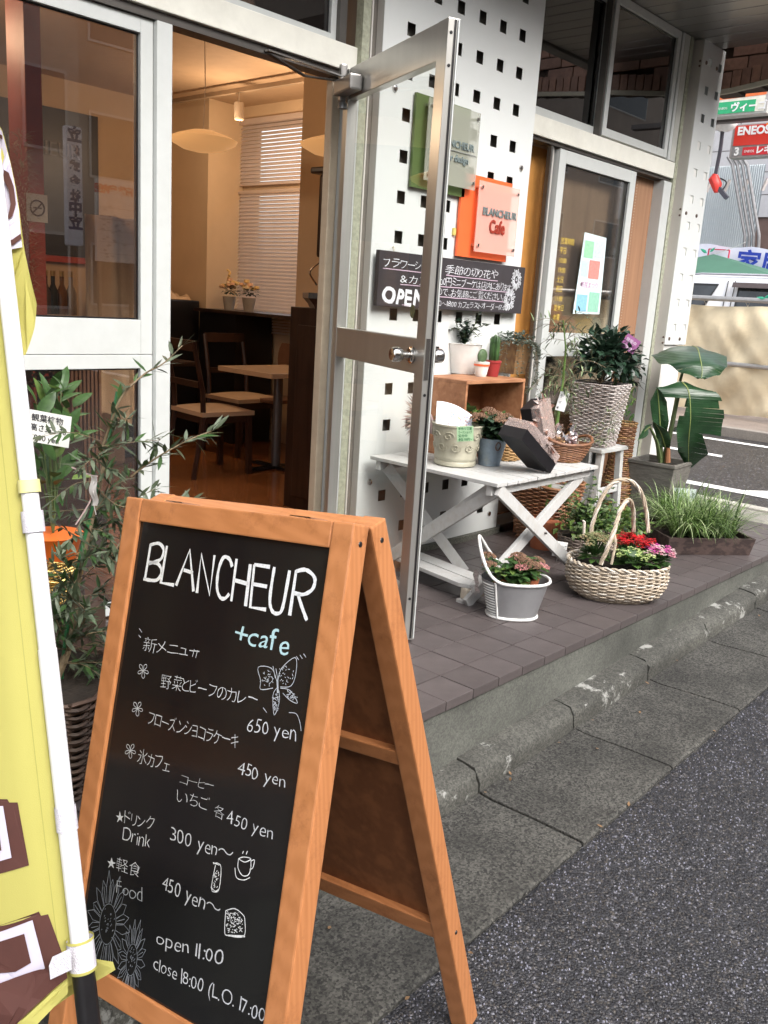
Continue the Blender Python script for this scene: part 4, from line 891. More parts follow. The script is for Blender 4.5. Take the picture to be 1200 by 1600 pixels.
fm_.build('red_frame', M_('banner_red', (.55, .03, .08), .6), ban)
# filling-station structures
cor = thing('corrugated_hoarding', 'pale grey corrugated metal hoarding of the filling station', 'hoarding', (21, 8, 3))
A = at(1080, 262, 0, 21); B_ = at(1196, 262, 0, 21); C_ = at(1196, 371, 0, 21)
n = 60; ya, yb = 11.0, B_.y; m = MB()
for i in range(n*2):
    y0 = ya+(yb-ya)*i/(n*2); y1 = ya+(yb-ya)*(i+1)/(n*2); xa = 21+(.03 if i % 2 else 0); xb = 21+(0 if i % 2 else .03)
    m.quad((xa, y0, 2.9), (xb, y1, 2.9), (xb, y1, A.z), (xa, y0, A.z))
m.build('sheet', M_('pale_corrugated', (.50, .55, .58), .5, .1, var=.06, scale=3), cor, smooth=True)
MB().box((20.9, -4, 2.72), (21.1, 14, 2.86)).build('beam', galv, cor)
MB().box((21.2, -4, -.0), (21.4, 14, 2.75)).build('lower_wall', M_('grey_lower', (.30, .29, .29), .7), cor)
mb = MB(); mb.box((24, -6, 0), (24.3, 20, 9)); t = thing('station_building', 'pale panelled wall of the filling station behind the hoarding', 'building', (24, 6, 0)); mb.build('wall', M_('brownish', (.16, .105, .09), .7, var=.3, scale=3), t)
for k in range(7):
    for j in range(9): MB().box((23.95, -4+j*2.0, 3.9+k*.55), (23.99, -2.03+j*2.0, 4.43+k*.55)).build('panel', M_('pale_panel', (.50, .50, .52), .5, var=.08), t) if k < 12 else None
for i, (xa, xb) in enumerate(((1144, 1164), (1152, 1171), (1160, 1178), (1168, 1186))):
    p, q, r_ = at(xa, 256+i, 0, 20.5), at(xb, 368, 0, 20.4), at(xb-1, 388, 0, 20.4)
    tag(MB().tube([p+V((0, .12, .15)), p, q, r_], .035, 8).build('conduit_pipe', M_('pipe_grey', (.24, .235, .24), .45, .3)), ['leftmost', 'second', 'third', 'rightmost'][i]+' of four slanting grey pipes before the corrugated hoarding', 'pipe', 'slanting grey pipes')
m = MB()
for k in range(16):
    y = 5.0+k*.42; m.tube([(20.7, y, 4.1), (20.7, y-.08, 4.35)], .04, 5)
tag(m.build('roof_brackets', M_('pale_bracket', (.5, .45, .43), .6)), 'row of short pale brackets above the corrugated hoarding', 'brackets')
def signbox(name, label, x, y0, y1, z0, z1, rim):
    t = thing(name, label, 'sign', (x, (y0+y1)/2, z0)); MB().box((x, y1, z0), (x+.25, y0, z1)).build('case', M_('sign_case', rim, .5), t, bevel=.01); return t
# sign with number 3
x = 17.0; A = at(1146, 195, 0, x); B_ = at(1146, 247, 0, x); y1 = A.y-1.75; z1, z0 = A.z, B_.z
t = signbox('fuel_sign', 'red fuel brand sign with orange arc and number 3 on a white square', x, A.y, y1, z0, z1, (.36, .34, .33)); h = z1-z0
rd = M_('sign_red', (.62, .035, .02), .35, var=.05); MB().box((x-.012, y1+.03, z0+h*.36), (x-.002, A.y-.05, z1-h*.05)).build('red_panel', rd, t)
MB().box((x-.012, y1+.03, z0+h*.06), (x-.002, A.y-.24, z0+h*.30)).build('red_strip', M_('sign_red2', (.6, .02, .03), .35), t)
MB().box((x-.011, A.y-.238, z0+h*.06), (x-.002, A.y-.05, z0+h*.30)).build('number_square', M_('sq_grey', (.25, .25, .25), .5), t)
wt = M_('sign_letter', (.85, .85, .85), .5)
FM = lambda y, z: frame_M((x-.016, y, z), (0, -1, 0), (0, 0, 1))
text('lettering', 'ENEOS', FM(A.y-.10, z0+h*.68), .19, wt, t, bold=.008); text('lettering', '3', FM(A.y-.09, z0+h*.08), .19, wt, t, bold=.008); text('lettering', 'レギュラー', FM(A.y-.47, z0+h*.11), .155, wt, t, bold=.006); text('lettering', 'ENEOS', FM(A.y-.27, z0+h*.14), .06, wt, t)
arc = MB(); ac_ = [(x-.014, A.y-.52-.42*sin(a), z0+h*.36+.42*h/.6*(1-cos(a))*0+(.32)*cos(a)*h/.6*1.0) for a in [i*pi/2/12 for i in range(13)]]
ai = [(x-.014, p[1]+.0-.12*0, p[2]) for p in ac_]
for i in range(12):
    a0, a1 = i*pi/2/12, (i+1)*pi/2/12; Rr, rr = .36, .28; f = lambda a, r: (x-.0135, A.y-.60-r*sin(a)*1.25, z0+h*.36+r*cos(a)*h*.0+r*cos(a)*.98)
    arc.quad(f(a0, rr), f(a1, rr), f(a1, Rr), f(a0, Rr))
arc.build('orange_arc', M_('sign_orange', (.85, .22, .02), .4), t)
# brand board above
x = 16.0; A = at(1121, 181, 0, x); z0 = A.z; y0 = A.y+.4; y1 = at(1198, 172, 0, x).y
t = signbox('station_sign', 'white and orange filling station board with a green stripe reading ヴィーゴ', x, y0, y1, z0-.02, z0+.48, (.42, .42, .40))
MB().box((x-.008, y1+.05, z0+.02), (x-.002, y0, z0+.45)).build('white_face', M_('face_white', (.80, .78, .68), .4), t)
m = MB(); m.prism([(x-.012, y1+.04, z0+.27), (x-.012, y0, z0+.24), (x-.012, y0, z0+.44), (x-.012, y1+.04, z0+.455)], (.003, 0, 0)); m.build('orange_wedge', M_('wedge_orange', (.85, .19, .05), .4), t)
MB().box((x-.012, y1+.20, z0+.02), (x-.009, y0, z0+.21)).build('green_stripe', M_('stripe_green', (.03, .42, .18), .4), t)
FM2 = lambda y, z: frame_M((x-.016, y, z), (0, -1, 0), (0, 0, 1))
pA = at(1141, 173, 0, x); text('lettering', 'ヴィーゴ', FM2(pA.y, z0+.055), .155, wt, t, bold=.006); pA = at(1123, 173, 0, x); text('lettering', 'ENEOS', FM2(pA.y, z0+.09), .05, wt, t)
t = thing('station_canopy', 'dark underside of the filling station canopy with a round white lamp', 'canopy', (17, 5, 4.4)); MB().box((16.26, -3, at(1150, 190, 0, 16.3).z), (16.45, 9, at(1150, 182, 0, 16.3).z)).build('soffit', M_('canopy_dark', (.09, .08, .08), .5), t)
lz = at(1131, 206, 0, 16.6); MB().lathe([(.0, 0), (.09, .01), (.17, .05), (.21, .12), (.21, .14)], 20, tuple(lz)).build('lamp_bowl', M_('lamp_white', (.8, .8, .8), .4), t, smooth=True)
t = thing('fuel_nozzle', 'red fuel nozzle hanging on a black hose from the canopy', 'nozzle', (16.6, 6.6, 3.4))
a, b_, c = at(1130, 192, 0, 16.6), at(1126, 230, 0, 16.6), at(1118, 272, 0, 16.6); MB().tube(bez([a+V((0, 0, .25)), a, b_, c], 8), .035, 8).build('hose', M_('hose', (.05, .045, .06), .5), t)
q = at(1120, 290, 0, 16.6); MB().tube([c, c+V((0, .02, -.08)), q+V((0, 0, .0)), q+V((0, -.02, -.12))], [.05, .10, .10, .05], 8).build('grip', M_('nozzle_red', (.6, .04, .03), .35), t, smooth=True)
MB().bar(q+V((0, -.03, -.03)), q+V((0, -.22, -.22)), .09, .07).build('spout', M_('nozzle_grey', (.06, .06, .08), .4), t); MB().tube(bez([q+V((0, -.05, .12)), q+V((0, -.17, .05)), q+V((0, -.12, -.08))], 5), .014, 6).build('trigger', black_m, t)
t = thing('hanging_wire', 'thin loose wire above the green tent', 'wire', (19, 7, 3)); a, b_ = at(1115, 398, 0, 18.5), at(1150, 385, 0, 18.5); MB().tube(bez([a, b_, at(1165, 378, 0, 18.5)], 6), .008, 4).build('wire', M_('wire_w', (.7, .7, .7), .5), t)
# ------------------------------------------------------------------ signs on the perforated panel
def plate_sign(name, label, back, col, x0, x1, z0, z1, gx0, gx1, gz0, gz1, gcol):
    t = thing(name, label, 'sign', ((x0+x1)/2, PY-.01, z0))
    MB().box((x0, PY-.022, z0), (x1, PY-.008, z1)).build('backboard', M_(name+'_back', col, .45, var=.05), t, bevel=.001)
    m, tt_, b = new_mat(name+'_acrylic'); b.inputs['Base Color'].default_value = (*gcol, 1); b.inputs['Roughness'].default_value = .12; b.inputs['Alpha'].default_value = .5; b.inputs['Coat Weight'].default_value = .5
    MB().box((gx0, PY-.055, gz0), (gx1, PY-.050, gz1)).build('acrylic_plate', m, t, bevel=.001)
    for x in (gx0+.022, gx1-.022):
        for z in (gz0+.03, gz1-.03):
            s = MB(); s.tube([(x, PY-.062, z), (x, PY-.02, z)], .0085, 10); s.build('standoff', chrome, t)
    return t
gs = plate_sign('green_sign', 'green backed acrylic flower shop sign on the perforated panel, partly behind the door', None, (.085, .13, .04), 3.225, 3.625, 1.78, 2.178, 3.275, 3.66, 1.815, 2.165, (.42, .43, .36))
os_ = plate_sign('orange_sign', 'orange cafe sign with clear plate on the perforated panel', None, (.80, .13, .035), 3.60, 4.02, 1.505, 1.895, 3.695, 4.045, 1.535, 1.87, (.86, .52, .44))
gr = M_('raised_grey', (.42, .44, .42), .35, .5); grd = M_('raised_dark', (.16, .2, .2), .4)
FP = lambda x, z, y=PY-.058: frame_M((x, y, z), (1, 0, 0), (0, 0, 1))
text('lettering', 'BLANCHEUR', FP(3.735, 1.715), .050, grd, os_, xs=1.02, bold=.0012, extr=.002)
text('lettering', 'Cafe', FP(3.80, 1.635), .088, M_('brown_letter', (.30, .035, .02), .4), os_, xs=.82, bold=.002, extr=.002)
text('lettering', 'B', FP(3.322, 1.985), .044, gr, gs, extr=.002, bold=.001); text('lettering', 'LANCHEUR', FP(3.385, 1.985), .044, grd, gs, xs=1.05, extr=.002, bold=.001)
text('lettering', 'f', FP(3.328, 1.925), .044, gr, gs, extr=.002, bold=.001); text('lettering', 'lower design', FP(3.365, 1.925), .042, grd, gs, xs=1.03, extr=.002, bold=.001)
m = MB()
for z in (2.0, 1.94): m.ring([(3.338+.026*cos(k*pi/12), PY-.058, z+.029*sin(k*pi/12)) for k in range(24)], .003, 5)
m.build('ring_mark', gr, gs); MB().box((3.366, PY-.060, 1.968), (3.645, PY-.057, 1.971)).build('rule_line', gr, gs)
# little yellow clip left of the orange sign
tag(MB().box((3.575, PY-.012, 1.60), (3.595, PY-.001, 1.635)).build('yellow_clip', M_('clip', (.6, .5, .15), .5), bevel=.002), 'tiny yellow clip on the panel left of the orange sign', 'clip')
# horizontal chalkboard
cbx0, cbx1, cbz0, cbz1 = 3.02, 4.175, 1.245, 1.488
cb = thing('chalkboard', 'long dark chalkboard with white chalk writing hung on the perforated panel', 'chalkboard', (3.6, 2.8, 1.245))
MB().box((cbx0, PY-.045, cbz0), (cbx1, PY-.022, cbz1)).build('board', slate, cb, bevel=.002)
hk = MB(); hk.tube(bez([(3.13, PY-.03, 1.485), (3.13, PY-.028, 1.50), (3.15, PY-.01, 1.512), (3.15, PY+.01, 1.50)], 5), .003, 5); hk.build('hook', M_('hook', (.6, .55, .45), .4), cb)
CY = PY-.0455
def ctext(s, x, z, h, mat=chalk, wid=None, **k):
    me = hand_mesh(s, h, k.pop('bold', -0.0006), .045); xs = max(v.co.x for v in me.vertices)
    if wid: me.transform(Matrix.Diagonal((wid/xs, 1, 1, 1)))
    me.transform(frame_M((x, CY, z), (1, 0, -.006), (0, 0, 1))); me.materials.clear(); me.materials.append(mat); me.name = 'lettering'
    o = bpy.data.objects.new('lettering', me); _link(o, cb)
ctext('フラワーショップ', 3.05, 1.420, .048, wid=.40); ctext('&カフェ', 3.17, 1.355, .046, wid=.26); ctext('OPEN', 3.05, 1.262, .095, wid=.30, bold=.004)
ctext('季節の切り花や', 3.49, 1.418, .050, wid=.44); ctext('500円ミニブーケは店内にあります', 3.44, 1.362, .046, wid=.62); ctext('ので、お気軽にご覧ください。', 3.44, 1.312, .044, wid=.56); ctext('11:00〜18:00 カフェラストオーダー17:00', 3.42, 1.262, .038, wid=.62)
def ribbon(mb, pts, w, M, close=False):
    pts = [V((p[0], p[1], 0)) for p in pts]; n = len(pts); vs = []
    for i, p in enumerate(pts):
        a = pts[i-1] if (i > 0 or close) else p; b = pts[(i+1) % n] if (i < n-1 or close) else p; d = (b-a)
        if d.length < 1e-9: d = V((1, 0, 0))
        d.normalize(); s = V((-d.y, d.x, 0))*(w/2*random.uniform(.8, 1.15)); vs += [M @ (p+s), M @ (p-s)]
    fs = [(2*i, 2*i+1, (2*i+3) % (2*n), (2*i+2) % (2*n)) for i in range(n if close else n-1)]
    mb.add(vs, fs)
M0 = frame_M((0, CY-.0006, 0), (1, 0, 0), (0, 0, 1)); m = MB()
for (x0, z0, x1, z1) in ((3.045, 1.410, 3.46, 1.408), (3.17, 1.347, 3.44, 1.346), (3.50, 1.408, 3.93, 1.404), (3.45, 1.353, 4.04, 1.352), (3.45, 1.304, 4.0, 1.302), (3.19, 1.256, 3.25, 1.255)):
    ribbon(m, [(x0+(x1-x0)*k/8, z0+(z1-z0)*k/8+random.uniform(-.0008, .0008)) for k in range(9)], .0035, M0)
m.build('underline', chalk_p, cb)
def sunflower(mb, cx, cz, r, M, n=22, w=.0018, squash=1.0):
    for k in range(n):
        a = 2*pi*k/n+random.uniform(-.08, .08); L = r*random.uniform(.85, 1.1); pts = []
        for s in (-1, 1):
            ribbon(mb, [(cx+squash*r*.42*cos(a+s*.16), cz+r*.42*sin(a+s*.16)), (cx+squash*r*.75*cos(a+s*.14), cz+r*.75*sin(a+s*.14)), (cx+squash*L*cos(a), cz+L*sin(a))], w, M)
        if k % 2: ribbon(mb, [(cx+squash*r*.45*cos(a), cz+r*.45*sin(a)), (cx+squash*r*.8*cos(a), cz+r*.8*sin(a))], w, M)
    ribbon(mb, [(cx+squash*r*.4*cos(t*.3), cz+r*.4*sin(t*.3)) for t in range(22)], w, M)
    for k in range(26):
        a, q = random.random()*6.28, r*.36*random.random(); ribbon(mb, [(cx+squash*q*cos(a), cz+q*sin(a)), (cx+squash*(q*cos(a)+.003), cz+q*sin(a)+.003)], w, M)
m = MB(); sunflower(m, 4.10, 1.42, .055, M0, 24, .003, .85); sunflower(m, 4.05, 1.315, .060, M0, 24, .003, .85); m.build('sunflower_drawing', chalk, cb)
tag(MB().lathe([(0, 0), (.03, .0)], 4).build('x', chalk) if False else MB().box((3.47, PY-.03, 1.19), (3.475, PY-.025, 1.25)).build('hanging_string', M_('string', (.6, .55, .45), .8)), 'short string hanging below the long chalkboard', 'string')

# ------------------------------------------------------------------ A-board
w_, n_, v_ = V((0.12340531, -0.9873683, 0.0993729)), V((-0.95989566, -0.09336598, 0.26435417)), V((-0.25173688, -0.12801033, -0.95929239))
TRb = V((1.0620624, 1.06560571, .8486661)); Wb, Hb, bb_ = .5057, .8892, .0481
BM = frame_M(TRb-w_*Wb, w_, -v_); BMi = BM.inverted()
def bp(px, py, dz=-.006):
    d = _f+_r*((px-600)/FPX)-_u*((py-800)/FPX); o = V((0, 0, CZ)); nz = BM.to_3x3() @ V((0, 0, 1)); p0 = BM @ V((0, 0, dz))
    q = BMi @ (o+d*(((p0-o).dot(nz))/d.dot(nz))); return (q.x, q.y)
ab = thing('a_board', 'orange wooden A-board with black menu board and white chalk lettering, in the foreground', 'sandwich board', (1.1, 1.2, -.38))
oakh = wood_mat('orange_wood_rail', (.43, .170, .062), (.50, .205, .080), 1, 1, .42, .15)
D_ = .045
MB(BM).box((-bb_, -1.22, -D_), (0, bb_, 0)).build('stile', oak, ab, bevel=.004); MB(BM).box((Wb, -1.31, -D_), (Wb+bb_, bb_, 0)).build('stile', oak, ab, bevel=.004)
MB(BM).box((.0005, .0, -D_+.003), (Wb-.0005, bb_-.001, -.001)).build('rail', oakh, ab, bevel=.003); MB(BM).box((.0005, -Hb-bb_, -D_+.003), (Wb-.0005, -Hb, -.001)).build('rail', oakh, ab, bevel=.003)
brd = MB(BM).box((-.004, -Hb-.004, -.018), (Wb+.004, .004, -.008)).build('menu_board', board_m, ab)
M2 = BM @ frame_M((0, bb_-.004, -.050), (1, 0, 0), (0, .861, .509))
MB(M2).box((Wb, -1.292, -.047), (Wb+bb_, 0, 0)).build('stile', oak, ab, bevel=.004); MB(M2).box((-bb_, -1.14, -.047), (0, 0, 0)).build('stile', oak, ab, bevel=.004)
for z0, z1 in ((-.048, -.001), (-.54, -.505), (-1.02, -.975)): MB(M2).box((.0005, z0, -.044), (Wb-.0005, z1, -.003)).build('rail', oakh, ab, bevel=.003)
MB(M2).box((-.003, -.98, -.028), (Wb+.003, -.03, -.020)).build('back_panel', oak_dk, ab)
hn = MB(BM); hn.box((.06, bb_+.0002, -.075), (.11, bb_+.002, -.012)); hn.build('hinge', chrome, ab)
hn = MB(BM); hn.box((Wb-.11, bb_+.0002, -.075), (Wb-.06, bb_+.002, -.012)); hn.build('hinge', chrome, ab)
def disc(M, x, r, y, z, nm='screw_hole'):
    q = MB(); q.lathe([(0, 0), (r, 0), (r*.8, .0012), (0, .0012)], 12)
    for p in q.v: p.x, p.y, p.z = M @ V((x+p.z, y+p.x, z+p.y))
    q.build(nm, black_m, ab)
disc(BM, Wb+bb_, .0055, bb_-.035, -.025); disc(M2, Wb+bb_, .0055, -.035, -.024); disc(M2, Wb+bb_, .005, -1.0, -.024)
m = MB(BM)
for y in (-.16, -.47, -.78): m.lathe([(0, 0), (.008, 0), (.009, .0012), (0, .0012)], 10, (Wb+bb_*.55, 0, 0)) if False else None
BT = lambda x, y, z=-.0074: BM @ Matrix.Translation((x, y, z))
def btext(s, a, c, a1, c1, h, mat=chalk_s, bold=-.00045, wob=.04, k=1.0):
    me = hand_mesh(s, h, bold, wob); vs = me.vertices; xm = max(v.co.x for v in vs); x0 = min(v.co.x for v in vs); hh = max(v.co.y for v in vs)-min(v.co.y for v in vs)
    L = sqrt((a1-a)**2+(c1-c)**2); me.transform(Matrix.Diagonal((L/(xm-x0), h*k/hh, 1, 1)) @ Matrix.Translation((-x0, 0, 0)))
    me.transform(BT(a, -c) @ Matrix.Rotation(-math.atan2(c1-c, a1-a), 4, 'Z')); me.materials.clear(); me.materials.append(mat); me.name = 'lettering'
    _link(bpy.data.objects.new('lettering', me), ab)
btext('+cafe', .307, .198, .442, .198, .044, chalk_b, .0)
btext('新メニュー', .062, .256, .223, .244, .030)
btext('野菜とビーフのカレー', .129, .317, .386, .303, .030)
btext('650 yen', .370, .350, .487, .343, .033); btext('フローズンショコラケーキ', .109, .395, .354, .388, .028)
btext('450 yen', .362, .431, .477, .426, .033); btext('氷カフェ', .094, .475, .188, .472, .030); btext('コーヒー', .220, .483, .309, .476, .020, k=.9)
btext('いちご', .217, .518, .305, .513, .024); btext('各', .319, .519, .345, .518, .024); btext('450 yen', .352, .524, .465, .520, .032)
btext('★ドリンク', .058, .604, .170, .588, .026); btext('Drink', .085, .633, .165, .625, .028); btext('300 yen〜', .216, .593, .38, .585, .033)
btext('★軽食', .052, .697, .149, .686, .027); btext('Food', .089, .735, .166, .727, .027, chalk_f); btext('450 yen〜', .213, .687, .368, .688, .034)
btext('open 11:00', .220, .789, .393, .766, .034); btext('close 18:00 (L.O. 17:00', .221, .836, .504, .822, .033)
# hand drawn strokes, in the plane of the board
def bst(mb, pts, w=.0016, smooth=0, close=False):
    q = [bp(*p) for p in pts]
    if smooth: q = [(p.x, p.y) for p in bez([V((a, b, 0)) for a, b in q], smooth)]
    ribbon(mb, q, w, BT(0, 0, -.0071), close)
cr_ = lambda x, y: (100+x*.38333, 780+y*.38333)
m = MB(); S = lambda *p, **k: bst(m, [cr_(*q) for q in p], .0070, k.get('s', 0))
S((352, 182), (328, 326)); S((350, 186), (385, 180), (404, 205), (392, 245), (345, 262), s=5); S((345, 258), (380, 262), (396, 295), (375, 330), (322, 325), s=5)
S((418, 190), (393, 340), (447, 350)); S((455, 352), (511, 206), (526, 376)); S((486, 288), (524, 300))
S((540, 382), (558, 224), (592, 390), (612, 228)); S((684, 275), (672, 243), (648, 238), (628, 290), (622, 360), (635, 400), (655, 404), (672, 385), s=5)
S((702, 243), (680, 416)); S((758, 265), (738, 436)); S((694, 330), (748, 345)); S((774, 266), (757, 440), (822, 450)); S((774, 266), (838, 276)); S((766, 345), (826, 356))
S((856, 276), (838, 400), (845, 452), (868, 466), (890, 440), (918, 290), s=5); S((945, 290), (918, 474)); S((944, 294), (985, 288), (1020, 320), (1012, 365), (975, 388), (935, 382), s=5); S((952, 386), (965, 430), (988, 494), s=4)
m.build('lettering', chalk, ab)
m = MB(); cq = lambda x, y: (100+x*.38333, 780+y*.38333)
def Bf(*p, w=.0014, s=4): bst(m, [cq(*q) for q in p], w, s)
Bf((868, 750), (885, 690), (940, 645), (945, 700), (925, 760), (880, 765)); Bf((868, 750), (845, 690), (790, 685), (800, 740), (800, 775), (850, 770)); Bf((865, 770), (850, 800), (855, 880), (875, 830), (875, 780)); Bf((880, 770), (920, 780), (950, 830), (920, 820), (890, 790)); Bf((860, 730), (850, 680)); Bf((870, 735), (862, 690)); Bf((868, 735), (870, 790), w=.004)
for k in range(120):
    cx, cy, rx, ry = random.choice(((905, 715, 32, 45), (825, 730, 25, 35), (862, 830, 12, 40), (925, 800, 22, 18))); a = random.random()*6.28; q = sqrt(random.random()); x, y = cx+rx*q*cos(a), cy+ry*q*sin(a)
    Bf((x, y), (x+random.uniform(-9, 9), y+random.uniform(-9, 9)), w=.0013, s=0)
Bf((945, 640), (955, 655)); Bf((960, 635), (970, 650)); Bf((975, 630), (985, 645)); Bf((915, 870), (945, 875), (960, 910), (965, 945)); Bf((810, 850), (825, 870))
m.build('butterfly_drawing', M_('chalk_mid', (.45, .48, .54), .9, var=.3, scale=200), ab)
for cx, cy in ((223, 1048), (214, 1107), (203, 1173)):
    m = MB()
    for k in range(5):
        a = k*1.2566+.3; bst(m, [(cx, cy), (cx+6*cos(a)-2.4*sin(a), cy+8*sin(a)+2.4*cos(a)), (cx+8.5*cos(a), cy+12*sin(a)), (cx+6*cos(a)+2.4*sin(a), cy+8*sin(a)-2.4*cos(a)), (cx, cy)], .0012, 3)
    m.build('flower_mark', chalk_s, ab)
m = MB()
for p in (((217, 982), (221, 988)), ((216, 992), (219, 996)), ((303, 1014), (300, 1026)), ((308, 1016), (305, 1028))): bst(m, p, .0014)
m.build('accent_marks', chalk_s, ab, kind='stuff')
m = MB(); cu = lambda x, y: (80+x*.4, 1180+y*.4)
def Cu(*p, w=.0016, s=5): bst(m, [cu(*q) for q in p], w, s)
Cu((730, 405), (728, 440), (745, 470), (768, 468), (778, 440), (778, 405)); Cu((730, 405), (750, 398), (778, 405), (755, 418), (730, 405)); Cu((778, 415), (792, 410), (786, 440), (774, 446)); Cu((716, 440), (722, 478), (750, 488), (775, 478)); Cu((745, 385), (750, 375)); Cu((760, 388), (765, 375))
Cu((632, 425), (648, 422), (662, 440), (655, 520), (640, 535), (624, 520), (640, 430), s=3); Cu((622, 515), (640, 532), (656, 520)); Cu((630, 420), (655, 430))
for k in range(30): x, y = random.uniform(632, 655), random.uniform(450, 515); Cu((x, y), (x+random.uniform(-6, 6), y+5), s=0, w=.0012)
Cu((680, 608), (715, 600), (748, 625), (755, 650), (750, 708), (690, 705), (676, 690), (680, 608)); Cu((690, 705), (755, 708), w=.003)
for k in range(110): x, y = random.uniform(684, 744), random.uniform(615, 695); Cu((x, y), (x+random.uniform(-7, 7), y+random.uniform(-6, 6)), s=0, w=.0013)
m.build('cup_and_toast_drawing', chalk, ab)
m = MB(); bx_ = bp(160, 1440); random.seed(2); sunflower(m, bx_[0]+.015, bx_[1]+.0, .098, BT(0, 0, -.0071), 20, .0011, .62); bx_ = bp(205, 1500); sunflower(m, bx_[0], bx_[1], .075, BT(0, 0, -.0071), 18, .0011, .5)
m.build('sunflower_drawing', M_('chalk_dim', (.20, .22, .26), .9, var=.4, scale=100), ab)

# ------------------------------------------------------------------ banner flag on its pole (left foreground)
_ry = lambda px, py: V((0, 0, CZ))+(_f+_r*((px-600)/FPX)-_u*((py-800)/FPX))*1.25
pA_, pB_ = _ry(-6, 300), _ry(126, 1480); pd = (pA_-pB_).normalized()
fl_ = thing('banner_flag', 'yellow banner flag with brown letters on a white pole, at the left edge', 'flag', tuple(pB_-pd*.79))
pw = M_('pole_white', (.80, .80, .82), .32, var=.05, dirt=.2, dcol=(.55, .5, .5), dscale=14)
MB().tube([pB_, pB_+pd*.42], .0128, 20).build('pole', pw, fl_, smooth=True); MB().tube([pB_+pd*.42, pB_+pd*1.9], .0118, 20).build('pole', pw, fl_, smooth=True)
MB().tube([pB_-pd*.79, pB_-pd*.0], .0155, 20).build('pole_base', black_m, fl_, smooth=True)
vel = M_('velcro', (.66, .64, .70), .95, var=.12, scale=200, bump=.6, bscale=500); ycl = M_('yellow_cloth', (.58, .54, .15), .75, var=.03, scale=3, trans=.35, bump=.15, bscale=900)
def ringp(t, h, r, mat, nm='loop'): MB().tube([pB_+pd*(t-h/2), pB_+pd*(t+h/2)], r, 20, cap=False).build(nm, mat, fl_, smooth=True)
def tpole(py):  # distance up the pole of a measured height in the picture
    best = None
    for k in range(4000):
        t = -.8+k*.0007; p = pB_+pd*t-V((0, 0, CZ)); y = 800-FPX*(p.dot(_u))/(p.dot(_f))
        if best is None or abs(y-py) < best[0]: best = (abs(y-py), t)
    return best[1]
t1, t2, t3, t4 = tpole(760), tpole(815), tpole(1278), tpole(1490)
ringp(t1, .018, .0150, M_('yellow_trim', (.72, .68, .30), .7)); ringp(t2, .030, .0150, vel); ringp(t3, .034, .0145, vel); ringp(t4, .040, .0185, vel); ringp(t4+.021, .004, .0192, ycl, 'loop_trim'); ringp(t4-.021, .004, .0192, ycl, 'loop_trim')
hL = V((-.70, .714, 0)); hL = (hL-pd*hL.dot(pd)).normalized(); fn = pd.cross(hL).normalized()
if fn.dot(V((0, 0, CZ))-pB_) < 0: fn = -fn
def fmap(u, v, off=0):  # u left of the pole, v up from the joint; gentle folds
    k = min(1, max(0, u/.05)); return pB_+hL*u+pd*v+fn*(off-.004+k*(.010*sin(u*17+v*2.2)+.006*sin(v*5+u*6)))
def fpx(px, py):
    d = _f+_r*((px-600)/FPX)-_u*((py-800)/FPX); o = V((0, 0, CZ)); p = o+d*((pB_-o).dot(fn)/d.dot(fn)); return ((p-pB_).dot(hL), (p-pB_).dot(pd))
top_ = 1.15
MB().grid(lambda u, v: fmap(.012+.60*u, -.05-.25*u*0+(top_+.05)*v-(.16*u*(1-v))), 60, 100).build('cloth', ycl, fl_, smooth=True)
hm = MB()
for q_ in (.0125, .030): hm.grid(lambda u, v: fmap(q_+.0012*u, -.05+(top_+.05)*v, .0012), 1, 60)
hm.build('hem_stitching', M_('stitch', (.42, .40, .10), .8), fl_, kind='stuff')
def fprint(name, px, mat, off):
    bm = bmesh.new(); vs = [bm.verts.new((*fpx(*p), 0)) for p in px]; bm.faces.new(vs); bmesh.ops.triangulate(bm, faces=bm.faces[:])
    for _ in range(3): bmesh.ops.subdivide_edges(bm, edges=bm.edges[:], cuts=1)
    for v in bm.verts: p = fmap(v.co.x, v.co.y, off); v.co = p
    me = bpy.data.meshes.new(name); bm.to_mesh(me); bm.free(); me.materials.append(mat); _link(bpy.data.objects.new(name, me), fl_)
brn = M_('print_brown', (.072, .022, .016), .75); lil = M_('print_white', (.52, .49, .60), .75, var=.03)
fprint('printed_letter', [(-25, 1244), (17, 1244), (20, 1249), (33, 1249), (50, 1347), (0, 1361), (-25, 1367)], brn, .0015)
fprint('printed_letter', [(-25, 1256), (11, 1254), (24, 1334), (0, 1341), (-25, 1348)], lil, .003)
fprint('printed_letter', [(-25, 1270), (2, 1269), (9, 1322), (-25, 1332)], brn, .0045)
fprint('printed_letter', [(-30, 1452), (64, 1420), (67, 1427), (77, 1426), (99, 1495), (90, 1520), (50, 1545), (-30, 1575)], brn, .0015)
fprint('printed_letter', [(-30, 1462), (55, 1432), (73, 1509), (40, 1527), (-30, 1534)], lil, .003)
fprint('printed_letter', [(-30, 1475), (43, 1452), (53, 1498), (30, 1511), (-30, 1516)], brn, .0045)
